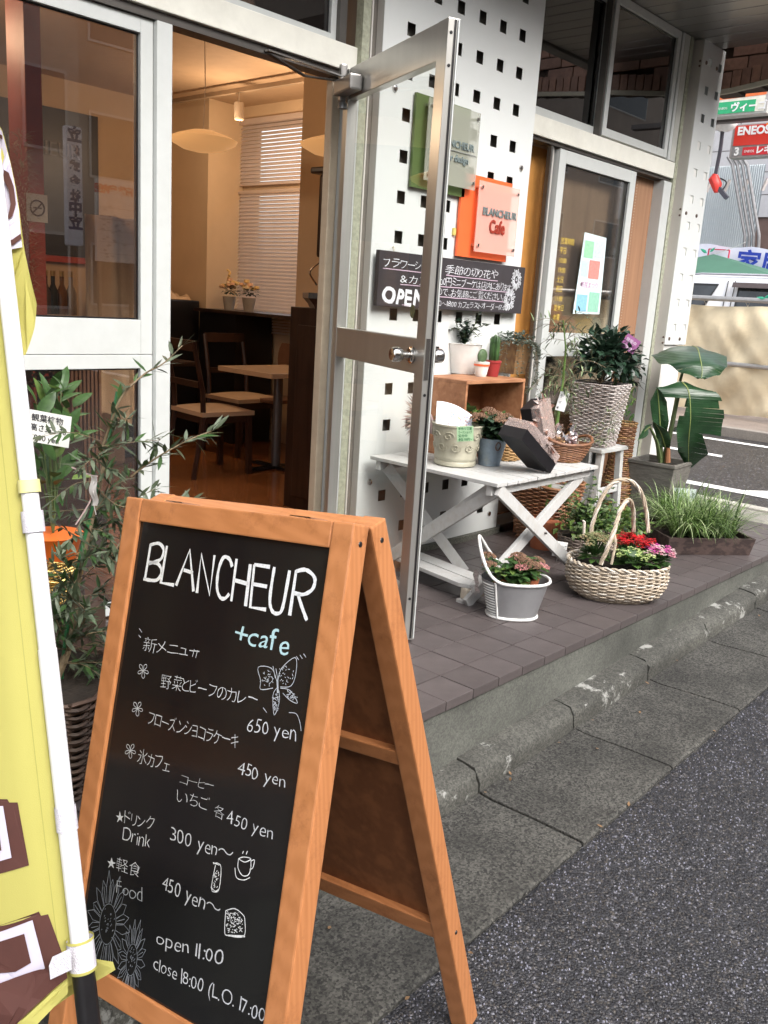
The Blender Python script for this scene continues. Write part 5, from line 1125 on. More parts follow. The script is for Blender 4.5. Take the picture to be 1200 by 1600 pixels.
# loose bottom corner folded round the pole, and the corner flapping at the top
def sheet(name, px, depth, mat, sub=3, wav=.006):
    bm = bmesh.new(); o = V((0, 0, CZ)); vs = []
    for x, y in px: d = _f+_r*((x-600)/FPX)-_u*((y-800)/FPX); vs.append(bm.verts.new(o+d*depth))
    bm.faces.new(vs); bmesh.ops.triangulate(bm, faces=bm.faces[:])
    for _ in range(sub): bmesh.ops.subdivide_edges(bm, edges=bm.edges[:], cuts=1)
    for v in bm.verts: v.co += fn*wav*sin(v.co.z*30+v.co.x*40)
    me = bpy.data.meshes.new(name); bm.to_mesh(me); bm.free(); me.materials.append(mat); _link(bpy.data.objects.new(name, me), fl_)
sheet('folded_corner', [(-40, 1640), (20, 1612), (60, 1590), (182, 1512), (178, 1500), (135, 1492), (100, 1500), (-40, 1560)], 1.275, ycl)
sheet('folded_corner', [(-40, 1640), (0, 1625), (40, 1585), (104, 1530), (104, 1514), (60, 1518), (-40, 1548)], 1.215, brn)
sheet('folded_corner', [(-40, 1660), (20, 1640), (60, 1598), (104, 1556), (104, 1532), (40, 1588), (-40, 1640)], 1.218, ycl)
sheet('velcro_tab', [(82, 1495), (112, 1480), (112, 1515), (78, 1532), (76, 1510)], 1.215, vel, 2, .002)
sheet('cloth', [(-30, 150), (5, 205), (16, 256), (29, 327), (41, 395), (57, 474), (52, 510), (40, 555), (-30, 560)], 1.285, ycl)
sheet('printed_circle', [(-30, 155), (4, 206), (15, 256), (28, 327), (37, 388), (-30, 402)], 1.281, lil)
for pp in ([(2, 262), (12, 268), (20, 290), (24, 318), (20, 338), (12, 345), (16, 318), (12, 295), (2, 276)], [(5, 378), (20, 376), (33, 366), (35, 374), (22, 384), (5, 388)], [(-10, 205), (4, 212), (4, 218), (-10, 212)]): sheet('printed_circle', pp, 1.278, brn, 1, .004)

# ------------------------------------------------------------------ plants: tools
leafG = leaf_mat('leaf_green', (.060, .125, .035), (.025, .060, .018)); leafB = leaf_mat('leaf_blue_green', (.075, .125, .075), (.035, .07, .045)); leafO = leaf_mat('leaf_olive', (.085, .105, .060), (.035, .055, .030), .45)
leafD = leaf_mat('leaf_deep', (.022, .045, .028), (.010, .022, .014), .3); leafL = leaf_mat('leaf_light', (.16, .24, .06), (.07, .13, .03)); leafV = leaf_mat('leaf_variegated', (.30, .36, .20), (.08, .15, .05))
stemG = M_('stem_green', (.10, .14, .05), .6, var=.3); stemB = M_('stem_brown', (.20, .15, .09), .8, var=.3, scale=60, bump=.4); soil = M_('soil', (.035, .025, .018), .95, var=.6, scale=60, bump=1, bscale=90); terra = M_('terracotta', (.42, .13, .06), .7, var=.15)
def rnd_dir(zmin=-1, zmax=1):
    a = random.random()*2*pi; z = random.uniform(zmin, zmax); s = sqrt(max(0, 1-z*z)); return V((s*cos(a), s*sin(a), z))
def bush(mb, c, rad, n, L, W, zmin=-.2, shell=.55, bend=.25, seg=2, mats=1):
    c = V(c)
    for k in range(n):
        d = rnd_dir(zmin, 1); q = shell+(1-shell)*random.random(); p = c+V((d.x*rad[0], d.y*rad[1], d.z*rad[2]))*q
        o = (d+rnd_dir()*.8).normalized(); mb.cur = random.randrange(mats); mb.leaf(p, o, V((0, 0, 1))+rnd_dir()*.4, L*random.uniform(.7, 1.2), W*random.uniform(.8, 1.15), bend, seg)
def price_card(name, label, p, x, y, w, h, lines, col=(.78, .78, .76), ink=None, stick=None, sz=.3, par=None):
    M = frame_M(p, x, y); o = MB(M).box((0, 0, 0), (w, h, .0015)).build(name, M_('card', col, .6), par)
    if par is None: tag(o, label, 'price card')
    ink = ink or M_('card_ink', (.03, .03, .04), .6)
    for k, s in enumerate(lines):
        me = text_mesh(s, h*sz, wob=.04, bold=.0003, extr=.0002); xm = max(v.co.x for v in me.vertices); me.transform(Matrix.Diagonal((w*.82/xm if xm > w*.82 else 1, 1, 1, 1))); me.transform(M @ Matrix.Translation((w*.09, h*(1-(k+1)/(len(lines)+.25)), .0022)))
        me.materials.clear(); me.materials.append(ink); me.name = 'lettering'; q = bpy.data.objects.new('lettering', me); _link(q, o)
    if stick: MB().tube([M @ V((w/2, .01, -.002)), V(stick)], .0025, 5).build('stick', M_('stick_clear', (.5, .5, .5), .3), o)
    return o
def wicker(mb, stk, c, prof, rows, nst, rs=.004, sx=1, sy=1, sq=2.0, rot=0, amp=.004, sub=4):
    """woven wall: horizontal strands passing in front of and behind upright stakes"""
    def pt(t, r, z):
        ct, st = cos(t), sin(t); k = (abs(ct)**sq+abs(st)**sq)**(-1/sq); x, y = r*k*ct*sx, r*k*st*sy
        return V((c[0]+x*cos(rot)-y*sin(rot), c[1]+x*sin(rot)+y*cos(rot), c[2]+z))
    def rr(z):
        for i in range(len(prof)-1):
            if prof[i][1] <= z <= prof[i+1][1]+1e-6: f = (z-prof[i][1])/(prof[i+1][1]-prof[i][1]+1e-9); return prof[i][0]+(prof[i+1][0]-prof[i][0])*f
        return prof[-1][0]
    z0, z1 = prof[0][1], prof[-1][1]
    for q in range(rows):
        z = z0+(z1-z0)*(q+.5)/rows; r = rr(z); n = nst*sub; mb.cur = random.choice((0, 0, 1))
        mb.ring([pt(2*pi*i/n, r+amp*sin(pi*i/sub+pi*q+.3), z+random.uniform(-.0007, .0007)) for i in range(n)], rs*random.uniform(.85, 1.12), 5)
    for k in range(nst): t = 2*pi*(k)/nst; stk.tube([pt(t, rr(z0+(z1-z0)*i/6), z0+(z1-z0)*i/6) for i in range(7)], rs*.9, 5)
    return pt, rr
def sedum(c, rad, h, seed, pink):
    random.seed(seed); lf, hd = MB(), MB(); c = V(c)
    heads = []
    for k in range(16):
        a = random.random()*6.28; q = rad*sqrt(random.random())*.9; p = c+V((q*cos(a), q*sin(a), h*random.uniform(.8, 1.05)-q*.25)); heads.append(p) if k%5 < (4 if pink == 0 else 3) else None
        lf.tube(bez([c+V((q*.3*cos(a), q*.3*sin(a), 0)), (c+p)/2+V((0, 0, .02)), p], 3), .0028, 5)
        base = c+V((q*.3*cos(a), q*.3*sin(a), 0))
        for j in range(22):
            t = .12+.88*j/22; s = base.lerp(p, t); aa = j*2.4+k; d = V((cos(aa), sin(aa), random.uniform(.0, .55))); lf.cur = 1 if random.random() < .3 else 0; lf.leaf(s, d, (0, 0, 1), random.uniform(.038, .058), random.uniform(.026, .036), .30, 3, .15)
    for p in heads:
        hd.cur = random.randrange(2)
        for j in range(80):
            a = random.random()*6.28; q = .034*sqrt(random.random()); hd.blob(p+V((q*cos(a), q*sin(a), .012*(1-(q/.03)**2)+random.uniform(0, .006))), random.uniform(.0028, .0045), 0)
    return lf, hd
rust = M_('sedum_head', (.26, .15, .095), .8, var=.4, scale=120); rust2 = M_('sedum_head2', (.33, .20, .13), .8, var=.4, scale=120); pinkh = M_('sedum_pink', (.52, .23, .22), .8, var=.4, scale=120)

# ------------------------------------------------------------------ white folding table with its load
wood_w = M_('white_wood', (.52, .52, .51), .55, var=.08, scale=25, stretch=(3, 3, 1), dirt=.6, dcol=(.40, .36, .31), dscale=22)
tb = thing('folding_table', 'white painted folding table with crossed legs and slatted top', 'table', (3.45, 2.43, 0)); TZ = .56
tx0, tx1, ty0, ty1 = 3.03, 3.87, 2.07, 2.80
ns_ = 11; sw = (tx1-tx0)/ns_
for k in range(ns_): MB().box((tx0+sw*k+.002, ty0+random.uniform(-.002, .002), TZ-.016), (tx0+sw*(k+1)-.002, ty1, TZ+random.uniform(-.001, .001))).build('slat', wood_w, tb, bevel=.002)
for y in (ty0+.035, ty1-.06): MB().box((tx0+.01, y, TZ-.060), (tx1-.01, y+.028, TZ-.0165)).build('batten', wood_w, tb, bevel=.002)
def leg(p, q, nm='leg', w=.022, h=.052): MB().bar(p, q, w, h, (0, 0, 1)).build(nm, wood_w, tb, bevel=.002)
leg((tx0+.03, ty0+.015, TZ-.03), (3.86, ty0+.015, .005)); leg((3.80, ty0+.05, TZ-.05), (3.02, ty0+.10, .008))
leg((3.10, ty0+.075, TZ-.04), (3.16, ty1+.01, .01)); leg((3.12, ty1-.03, TZ-.04), (3.40, ty0+.30, .005)) if False else None
# side pair seen through the front one
leg((3.075, ty0+.04, TZ-.045), (3.12, ty1-.02, .02), 'leg'); leg((3.085, ty1-.06, TZ-.045), (3.40, ty0+.40, .01), 'leg')
MB().tube([(3.45, ty0-.006, .285), (3.45, ty0+.09, .285)], .005, 8).build('bolt', M_('bolt_dk', (.1, .09, .09), .4, .6), tb)
# low two-board tread with rounded ends
def tread(y0): 
    pass
tre = thing('foot_rest', 'low white two-board foot rest with rounded ends under the folding table', 'foot rest', (3.15, 2.4, 0))
dA, dB = V((3.17, 2.13, 0)), V((2.98, 2.98, 0)); dA, dB = at(753, 912, 2, .085), at(617, 858, 2, .085); dv = (dB-dA).normalized(); dp = V((dv.y, -dv.x, 0))
if dp.x < 0: dp = -dp
for s in (0, 1):
    o_ = -.085 if s == 0 else .004; pts = []
    L_ = (dB-dA).length; e = 0
    if s == 0: poly = [(L_, 0), (.06, 0), (.02, .02), (0, .06), (0, .081), (L_, .081)]
    else: poly = [(L_, .081), (.06, .081), (.02, .061), (0, .02), (0, 0), (L_, 0)]
    MB().prism([dA+dv*a+dp*(o_+b) + V((0, 0, -.018)) for a, b in (poly if s else poly)], (0, 0, .018)).build('board', wood_w, tre, bevel=.002)
for t in (.06, .9): MB().bar(dA+dv*((L_)*t)+dp*-.075+V((0, 0, -.045)), dA+dv*(L_*t)+dp*.055+V((0, 0, -.045)), .04, .052).build('bearer', M_('worn_wood', (.62, .55, .45), .7, var=.4, scale=14), tre, bevel=.008)
for t in (.06, .9):
    a_ = dA+dv*(L_*t)+dp*-.075; MB().box((a_.x-.02, a_.y-.02, 0), (a_.x+.02, a_.y+.02, a_.z-.071)).build('foot', wood_w, tre)

# crate
crw = wood_mat('crate_wood', (.30, .13, .06), (.42, .20, .10), 0, .8, .6)
ct = thing('wooden_crate', 'open brown wooden crate lying on its side on the white table', 'crate', (3.38, 2.5, TZ)); cx0, cx1, cy0, cy1, cz0, cz1 = 3.36, 3.85, 2.52, 2.79, TZ+.001, .930
MB().box((cx0, cy0, cz1-.016), (cx1, cy1, cz1)).build('board', crw, ct, bevel=.002); MB().box((cx0, cy0, cz0), (cx1, cy1, cz0+.014)).build('board', crw, ct, bevel=.002)
MB().box((cx0, cy0+.001, cz0+.0145), (cx0+.015, cy1, cz1-.0165)).build('board', crw, ct, bevel=.002); MB().box((cx1-.015, cy0+.001, cz0+.0145), (cx1, cy1, cz1-.0165)).build('board', crw, ct, bevel=.002)
MB().box((cx0+.0155, cy1-.012, cz0+.0145), (cx1-.0155, cy1-.001, cz1-.0165)).build('back_board', crw, ct)
# on the crate
ww = M_('white_glaze', (.74, .73, .70), .5, var=.08, dirt=.2, dcol=(.5, .45, .4), dscale=20)
wp = thing('white_pot', 'white tapered pot with trailing green stems on the crate, behind the door edge', 'potted plant', (3.22, 2.45, cz1)); pc = tuple(at(722, 583, 2, cz1+.001))
MB().lathe([(.062, 0), (.092, .148), (.096, .150), (.088, .152), (.084, .135)], 28, pc).build('pot', ww, wp, smooth=True); MB().lathe([(.0, .13), (.084, .134)], 20, pc, cap=False).build('soil', soil, wp)
random.seed(21); m = MB(); c = V(pc)+V((0, 0, .14))
for k in range(13):
    a = random.random()*6.28; L = random.uniform(.08, .20); tp = c+V((cos(a)*L*.75, sin(a)*L*.75, random.uniform(.02, .17))); pts = bez([c, c+V((cos(a)*.04, sin(a)*.04, .08)), tp], 6); m.cur = 1; m.tube(pts, .0017, 4); m.cur = 0
    for j in range(2, len(pts)):
        for s in (0, 1): m.leaf(pts[j], rnd_dir(-.3, .7), (0, 0, 1), random.uniform(.022, .034), .022, .2, 2)
m.build('foliage', [leafD, stemG], wp)
c1 = thing('cactus_pot', 'ribbed white pot with orange label and flat round cactus', 'cactus', (3.36, 2.41, cz1)); pc = tuple(at(751, 588, 2, cz1+.001))
MB().lathe([(.026, 0)]+[(.028+.012*k/10+(.0016 if k % 2 else 0), .008+.062*k/10) for k in range(11)]+[(.041, .072), (.035, .072)], 24, pc).build('pot', ww, c1, smooth=True); MB().lathe([(.0395, .052), (.0405, .062)], 24, pc, cap=False).build('label', M_('orange_label', (.75, .14, .05), .4), c1)
m = MB().blob((pc[0], pc[1], pc[2]+.10), (.036, .016, .036), 3); m.build('cactus', M_('cactus_green', (.07, .12, .05), .6, var=.3, scale=80), c1, smooth=True); m = MB(); random.seed(4)
for k in range(40): a = random.random()*6.28; q = .033*sqrt(random.random()); m.blob((pc[0]+q*cos(a)*.9, pc[1]+q*sin(a)*.9, pc[2]+.070), .006, 0)
m.build('pebbles', M_('white_stone', (.65, .64, .6), .8), c1)
c2 = thing('cactus_pot', 'dark red pot with clustered columnar cactus', 'cactus', (3.45, 2.44, cz1)); pc = tuple(at(769, 588, 2, cz1+.001))
MB().lathe([(.028, 0), (.038, .068), (.041, .070), (.041, .080), (.036, .080)], 24, pc).build('pot', M_('red_pot', (.30, .03, .03), .45), c2, smooth=True); m = MB(); m2_ = MB()
for k in range(9): a = k*2.4; q = .022*sqrt(k/9); hgt = random.uniform(.06, .13); m.lathe([(.008, 0), (.011, .02), (.011, hgt-.01), (.004, hgt)], 8, (pc[0]+q*cos(a), pc[1]+q*sin(a), pc[2]+.078), sq=1.4, rot=k)
m.build('cactus', leafG, c2, smooth=True)
wpl = thing('wooden_planter', 'square rusty wooden planter with silvery trailing creeper at the right of the crate', 'potted plant', (3.6, 2.5, cz1)); pc = tuple(at(798, 583, 2, cz1+.002))
MB().lathe([(.075, 0), (.105, .165), (.105, .170), (.092, .170), (.088, .14)], 4, pc, sq=30, rot=pi/4).build('pot', wood_mat('rust_wood', (.20, .10, .045), (.33, .19, .08), 2, 1.5, .7), wpl); MB().lathe([(0, .14), (.09, .14)], 4, pc, sq=30, rot=pi/4, cap=False).build('soil', soil, wpl)
random.seed(31); m = MB(); silver = leaf_mat('leaf_silver', (.15, .18, .15), (.06, .085, .06))
bush(m, V(pc)+V((0, 0, .17)), (.12, .12, .05), 420, .018, .016, -.2, .3)
for k in range(26):
    a = random.choice((random.uniform(3.4, 5.6), random.random()*6.28)); o = V(pc)+V((cos(a)*.095, sin(a)*.095, .17)); L = random.uniform(.05, .26); m.cur = 1; pts = bez([o, o+V((cos(a)*.03, sin(a)*.03, -.02)), o+V((cos(a)*.045, sin(a)*.045, -L*.6)), o+V((cos(a)*.045+random.uniform(-.02, .02), sin(a)*.045, -L))], 5); m.tube(pts, .0009, 3); m.cur = 0
    for p in pts:
        for s in (0, 1): m.leaf(p, rnd_dir(-.6, .5), (0, 0, 1), .016, .014, .1, 2)
m.build('foliage', [silver, stemB], wpl)
# inside the crate
ip = thing('crate_plant', 'large-leaved green pothos in a brown pot inside the crate', 'potted plant', (3.25, 2.5, TZ+.016)); pc = (3.47, 2.62, TZ+.017); MB().lathe([(.05, 0), (.068, .11), (.060, .11)], 20, pc).build('pot', M_('rust_pot', (.25, .11, .05), .6), ip, smooth=True)
random.seed(6); m = MB()
for k in range(34):
    d = rnd_dir(-.3, .9); p = V(pc)+V((0, -.02, .14))+V((d.x*.08, d.y*.08, d.z*.08)); p.y = min(p.y, 2.75); m.cur = k % 2; m.leaf(p, d, (0, 0, 1), random.uniform(.045, .085), random.uniform(.035, .05), .3, 4)
m.build('foliage', [leafG, leafL], ip)
ip = thing('crate_plant', 'small bright green plant with curling leaves inside the crate at the right', 'potted plant', (3.5, 2.48, TZ+.016)); pc = (3.70, 2.58, TZ+.017); MB().lathe([(.035, 0), (.05, .09), (.045, .09)], 20, pc).build('pot', terra, ip, smooth=True); m = MB(); bush(m, V(pc)+V((0, 0, .13)), (.06, .06, .05), 46, .05, .018, -.1, .3, .6, 3, 2); m.build('foliage', [leafL, leafG], ip)
# pail with pamphlets
pl = thing('embossed_pail', 'cream embossed metal pail with scroll pattern on the table, a green tag on its rim', 'pail', (3.12, 2.3, TZ)); pc = (3.232, 2.455, TZ+.001)
cream = M_('cream_enamel', (.42, .40, .31), .5, var=.15, scale=18, dirt=.5, dcol=(.25, .21, .14), dscale=12)
MB().lathe([(0.0905, 0.0000), (0.0963, 0.0048), (0.0963, 0.0192), (0.0928, 0.0240), (0.0974, 0.0336), (0.0986, 0.0408), (0.0963, 0.0480), (0.1044, 0.1080), (0.1160, 0.1800), (0.1206, 0.1824), (0.1206, 0.1896), (0.1114, 0.1896), (0.1044, 0.1440), (0.0812, 0.0240)], 36, pc).build('pail_body', cream, pl, smooth=True); random.seed(9); m = MB()
for k in range(20):
    a0 = k*2*pi/20; zc = .105+(.035 if k % 2 else -.014); q = []
    for j in range(16): rr_ = .022*(1-j/18); aa = j*.55*(1 if k % 2 else -1); z = zc+rr_*sin(aa); r = .0965+(z-.048)*.155+.0015; q.append((pc[0]+r*cos(a0+rr_*cos(aa)/.09), pc[1]+r*sin(a0+rr_*cos(aa)/.09), pc[2]+z))
    m.tube(q, .0022, 5)
m.build('scroll_relief', cream, pl, smooth=True)
pm = M_('pamphlet', (.58, .60, .68), .6, var=.2, scale=40, col2=(.75, .76, .78)); t = thing('pamphlet_stack', 'illustrated pamphlets with small blue drawings curving out of the cream pail', 'pamphlets', (3.15, 2.28, .7))
bk_ = V((.75, .66, 0)); f_ = lambda u, v: V(pc)+camr*(.165*(u-.62))+bk_*(-.035+.05*v+.02*sin(pi*u))+V((0, 0, .165+.115*v-.055*u*u*v))
for k in range(4): MB().grid(lambda u, v: f_(u, v)+bk_*(.005*k), 10, 10).build('sheet', pm, t, smooth=True)
m = MB(); random.seed(3)
for k in range(150):
    u, v = random.random()*.9+.03, random.random()*.85+.1; m.cur = random.choice((0, 0, 1, 2)); a, b = random.uniform(.01, .045), random.uniform(.01, .04); off = bk_*-.0025; m.quad(f_(u, v)+off, f_(u+a, v)+off, f_(u+a, v+b)+off, f_(u, v+b)+off)
m.build('printed_pattern', [M_('ink_blue', (.15, .25, .6), .6), M_('ink_yellow', (.8, .65, .15), .6), M_('ink_red', (.6, .25, .2), .6)], t)
price_card('green_tag', 'green handwritten tag on the rim of the cream pail', tuple(at(714, 690, 1, pc[1]-.125)), camr*1+V((0, 0, .10)), V((0, 0, 1))-camr*.15, .072, .066, ['手作り教室', 'ワークショップ', '受付中', '参加 700円〜'], (.33, .50, .30), M_('green_ink', (.03, .16, .06), .6), sz=.2)
# zinc cup with sedum
zc = thing('zinc_bucket', 'small weathered blue-grey zinc bucket with rusty sedum heads on the table', 'potted plant', (3.27, 2.2, TZ)); pc = tuple(at(764, 726, 2, TZ+.001))
zinc = M_('zinc', (.20, .255, .31), .5, .35, var=.3, scale=20, dirt=.5, dcol=(.33, .33, .27), dscale=18)
MB().lathe([(.050, 0), (.052, .003), (.050, .008), (.074, .125), (.077, .128), (.072, .130), (.068, .11)], 32, pc).build('bucket', zinc, zc, smooth=True); MB().ring([(pc[0]-.036+.018*cos(k*pi/8), pc[1]-.066, pc[2]+.098+.018*sin(k*pi/8)) for k in range(16)], .0032, 5).build('ring_handle', M_('rust', (.16, .10, .08), .6, .5), zc)
lf, hd = sedum(V(pc)+V((-.005, -.01, .118)), .118, .135, 12, 0); lf.build('foliage', [leafB, leafG], zc); hd.build('flower_heads', [rust, rust2], zc, kind='stuff'); MB().lathe([(.0, .10), (.066, .118), (.068, .122)], 20, pc, cap=False).build('inner_pot', terra, zc)
wk_o = M_('wicker_ochre', (.38, .22, .08), .6, var=.3, scale=60); wk_b = M_('wicker_brown', (.22, .095, .045), .55, var=.35, scale=60); wk_b2 = M_('wicker_brown2', (.28, .13, .06), .55, var=.35, scale=60)
sb_ = thing('small_basket', 'small round ochre basket behind the zinc bucket', 'basket', (3.42, 2.3, TZ)); a, b = MB(), MB(); sbc = at(786, 716, 2, TZ+.002); wicker(a, b, tuple(sbc), [(.075, 0), (.09, .04), (.092, .085)], 12, 20, .0042); a.build('weave', [wk_o, wk_o], sb_, smooth=True); b.build('stakes', wk_o, sb_); MB().lathe([(0, .0), (.08, .0)], 16, (sbc.x, sbc.y, TZ+.004), cap=False).build('base', wk_o, sb_)
# gift boxes
blk = M_('black_card', (.010, .009, .011), .4, spec=.4)
def giftbox(label, M, L, W, H):
    t = thing('gift_box', label, 'gift box', tuple(M.translation), 'black gift boxes with clear lids'); MB(M).box((0, 0, 0), (L, W, H*.55)).build('tray', blk, t, bevel=.002)
    cg, _t, _b = new_mat('clear_lid_glint_tint'); _b.inputs['Base Color'].default_value = (.86, .70, .66, 1); _b.inputs['Metallic'].default_value = .35; _b.inputs['Roughness'].default_value = .22; _b.inputs['Alpha'].default_value = .42; random.seed(int(L*1000)); MB(M).box((.001, .001, H*.55), (L-.001, W-.001, H)).build('lid', cg, t, bevel=.002)  # pinkish metallic tint paints glints onto the clear film lid
    m = MB(M)
    for k in range(60):
        m.cur = random.randrange(3); p = V((random.uniform(.03, L-.03), random.uniform(.02, W-.02), H*random.uniform(.70, .97))); m.leaf(p, V((random.uniform(-1, 1), random.uniform(-1, 1), .1)), (0, 0, 1), random.uniform(.05, .10), random.uniform(.02, .035), .5, 3)
    m.build('preserved_flowers', [M_('copper_foil', (.45, .22, .16), .25, .7), M_('pale_foil', (.62, .50, .45), .2, .8), M_('brown_leaf', (.16, .07, .05), .5)], t)
gx = V((-.79, .10, .60)).normalized(); gz_ = V((.60, -.10, .79)); gz_ = (gz_-gx*gz_.dot(gx)).normalized(); gy = gz_.cross(gx)
GA = at(860, 740, 2, TZ+.004)
giftbox('black gift box with clear lid leaning steeply in front, dried flowers inside', frame_M(GA-gy*.14, gx, gy), .275, .14, .095)
g2 = V((-.32, .10, .94)).normalized(); gn = V((.15, -.95, .25)); gn = (gn-g2*gn.dot(g2)).normalized(); g2y = gn.cross(g2)
giftbox('black gift box with clear lid standing behind the leaning one', frame_M(V((3.80, 2.37, TZ+.055)), g2, g2y), .25, .145, .10)
# bread basket
bkt = thing('snack_basket', 'small brown wicker basket with cellophane-wrapped snacks on the table corner', 'basket', (3.83, 2.2, TZ)); a, b = MB(), MB(); bc = (3.83, 2.24, TZ+.002)
pt, rr = wicker(a, b, bc, [(.075, 0), (.095, .04), (.115, .085)], 14, 22, .0038, 1.15, .85, 2.2, R(-20)); a.build('weave', [wk_b, wk_b2], bkt, smooth=True); b.build('stakes', wk_b, bkt)
MB().ring([pt(2*pi*k/48, .118+.003*sin(k*2.1), .090+.028*abs(cos(2*pi*k/48))**4) for k in range(48)], .008, 6).build('rim', wk_b, bkt, smooth=True); MB().lathe([(0, 0), (.08, 0)], 16, (bc[0], bc[1], bc[2]+.002), cap=False).build('base', wk_o, bkt)
cel = glass_mat('cellophane', (.93, .92, .93), 3.5, .04); random.seed(14)
for k, (x, y, lb) in enumerate(((3.79, 2.26, 'brown cookies wrapped in cellophane at the left in the snack basket'), (3.86, 2.23, 'pink striped sweets in crinkled cellophane at the right in the snack basket'))):
    t = thing('snack_bag', lb, 'snack bag', (x, y, TZ+.05)); m = MB(); c = V((x, y, TZ+.10))
    m.blob(c, (.042, .035, .045), 3, .10); m.leaf(c+V((0, 0, .03)), (0, 0, 1), (1, 0, 0), .06, .06, .2, 4); m.leaf(c+V((0, 0, .03)), (.3, 0, 1), (0, 1, 0), .055, .05, .2, 4); m.build('wrapper', cel, t)
    m = MB()
    for j in range(10): m.cur = j % 2; m.blob(c+rnd_dir()*.022, (.013, .013, .010), 2)
    m.build('snacks', [M_('cookie', ((.42, .22, .10), (.65, .30, .28))[k], .7), M_('cookie2', ((.5, .3, .14), (.7, .5, .48))[k], .6)], t)
# fan of dried flowers behind the door glass
t = thing('dried_bouquet', 'wrapped dried bouquet fanned against the panel behind the open door', 'bouquet', (3.0, 2.7, .6)); m = MB(); c = at(662, 650, 1, 2.66); random.seed(17)
for k in range(160):
    a = random.uniform(1.7, 4.6); d = V((cos(a), random.uniform(-.25, .1), sin(a))); m.cur = k % 3; m.leaf(c+d*.05, d, (0, -1, 0), random.uniform(.05, .10), .010, .1, 2)
m.build('flowers', [M_('dry_pink', (.35, .19, .18), .7), M_('dry_grey', (.22, .20, .20), .7), M_('dry_cream', (.5, .42, .36), .7)], t); MB().tube([c+V((.03, 0, .0)), c+V((.10, .02, -.08))], .02, 8).build('wrapping', M_('wrap', (.4, .3, .3), .5), t)
# ------------------------------------------------------------------ behind and right of the table
st_ = thing('white_stool', 'white painted wooden stool beside the sliding door holding the woven planter', 'stool', (5.0, 2.68, 0)); sx0, sx1, sy0, sy1, sz = 4.69, 5.02, 2.50, 2.79, .50
MB().box((sx0, sy0, sz-.022), (sx1, sy1, sz)).build('seat', wood_w, st_, bevel=.003)
for x, y, sx, sy in ((sx0+.05, sy0+.03, -1, -1), (sx1-.05, sy0+.03, 1, -1), (sx0+.05, sy1-.03, -1, 1), (sx1-.05, sy1-.03, 1, 1)): MB().bar((x, y, sz-.022), (x+sx*.035, y+sy*.01, 0), .036, .036, (0, 1, 0)).build('leg', wood_w, st_, bevel=.002)
for y in (sy0+.025, sy1-.025): MB().bar((sx0+.04, y, .24), (sx1-.04, y, .24), .018, .04).build('stretcher', wood_w, st_, bevel=.002)
for x in (sx0+.03, sx1-.03): MB().bar((x, sy0+.04, .17), (x, sy1-.04, .17), .018, .04).build('stretcher', wood_w, st_, bevel=.002)
wv_w = M_('whitewash_weave', (.40, .35, .33), .7, var=.3, scale=50); wv_l = M_('whitewash_weave2', (.52, .48, .46), .7, var=.3, scale=50)
wo = thing('woven_planter', 'tall whitewashed woven square planter with dark glossy bush on the stool', 'potted plant', (4.98, 2.65, sz)); wc = (4.845, 2.645, sz+.001)
a, b = MB(), MB(); pt, rr = wicker(a, b, wc, [(.105, 0), (.150, .375)], 34, 28, .0052, 1, 1, 9, R(8), .0045); a.build('weave', [wv_w, wv_l], wo, smooth=True); b.build('stakes', wv_w, wo)
MB().lathe([(.100, 0), (.143, .36), (.12, .36), (.12, .33)], 24, wc, sq=9, rot=R(8)).build('liner', M_('liner', (.10, .08, .07), .8), wo); random.seed(41); m = MB()
bush(m, V(wc)+V((.06, 0, .52)), (.27, .15, .165), 760, .062, .040, -.55, .25, .3, 3, 2); bush(m, V(wc)+V((.27, -.02, .44)), (.13, .10, .15), 120, .055, .030, -.7, .2, .5, 2, 2); m.build('foliage', [leafD, leaf_mat('leaf_deep2', (.035, .075, .045), (.015, .03, .02), .28)], wo)
m = MB()
for k in range(16):
    a = random.random()*6.28; o = V(wc)+V((0, 0, .37)); m.tube([o, o+V((cos(a)*.1, sin(a)*.08, random.uniform(.05, .2)))], .004, 5)
m.build('stems', stemB, wo)
price_card('purple_tag', 'small purple printed tag standing in the dark bush', at(968, 540, 1, 2.56), camr+V((0, 0, -.55)), V((0, 0, 1))+camr*.5, .095, .085, ['営業中', 'GREEN'], (.28, .09, .24), M_('tag_pale', (.6, .5, .6), .6), at(968, 570, 1, 2.6), .28)
# wispy tall plant with variegated grass-like leaves
yb = 2.44; wi = thing('wispy_plant', 'tall wispy plant with narrow grey-green leaves between the crate and the woven planter', 'potted plant', (4.05, 2.45, TZ)); random.seed(51); m = MB()
trunk = [at(866, 690, 1, 2.5), at(873, 640, 1, 2.5), at(880, 590, 1, 2.5), at(884, 545, 1, 2.5), at(880, 500, 1, 2.5)]
trunk[0].z = .60
MB().tube([V((trunk[0].x, 2.5, .0)), trunk[0]]+trunk[1:], [.012, .011, .010, .007, .005, .003], 7).build('stem', M_('green_stem', (.13, .22, .05), .5), wi, smooth=True)
MB().lathe([(.07, 0), (.09, .16), (.08, .16)], 18, (trunk[0].x, 2.5, .001)).build('pot', terra, wi, smooth=True)
for k in range(30):
    t = random.uniform(.25, 1); i = min(3, int(t*4)); o = trunk[i].lerp(trunk[i+1], t*4-i); d = rnd_dir(-.3, .5); L = random.uniform(.10, .26); pts = bez([o, o+d*L*.5+V((0, 0, .03)), o+d*L+V((0, 0, -.02-.05*random.random()))], 4); m.cur = 1; m.tube(pts, .0013, 3); m.cur = 0
    for p in pts[1:]:
        for s in range(2): m.cur = random.choice((0, 0, 2)); m.leaf(p, (d+rnd_dir()*.9), (0, 0, 1), random.uniform(.035, .065), .009, .3, 3)
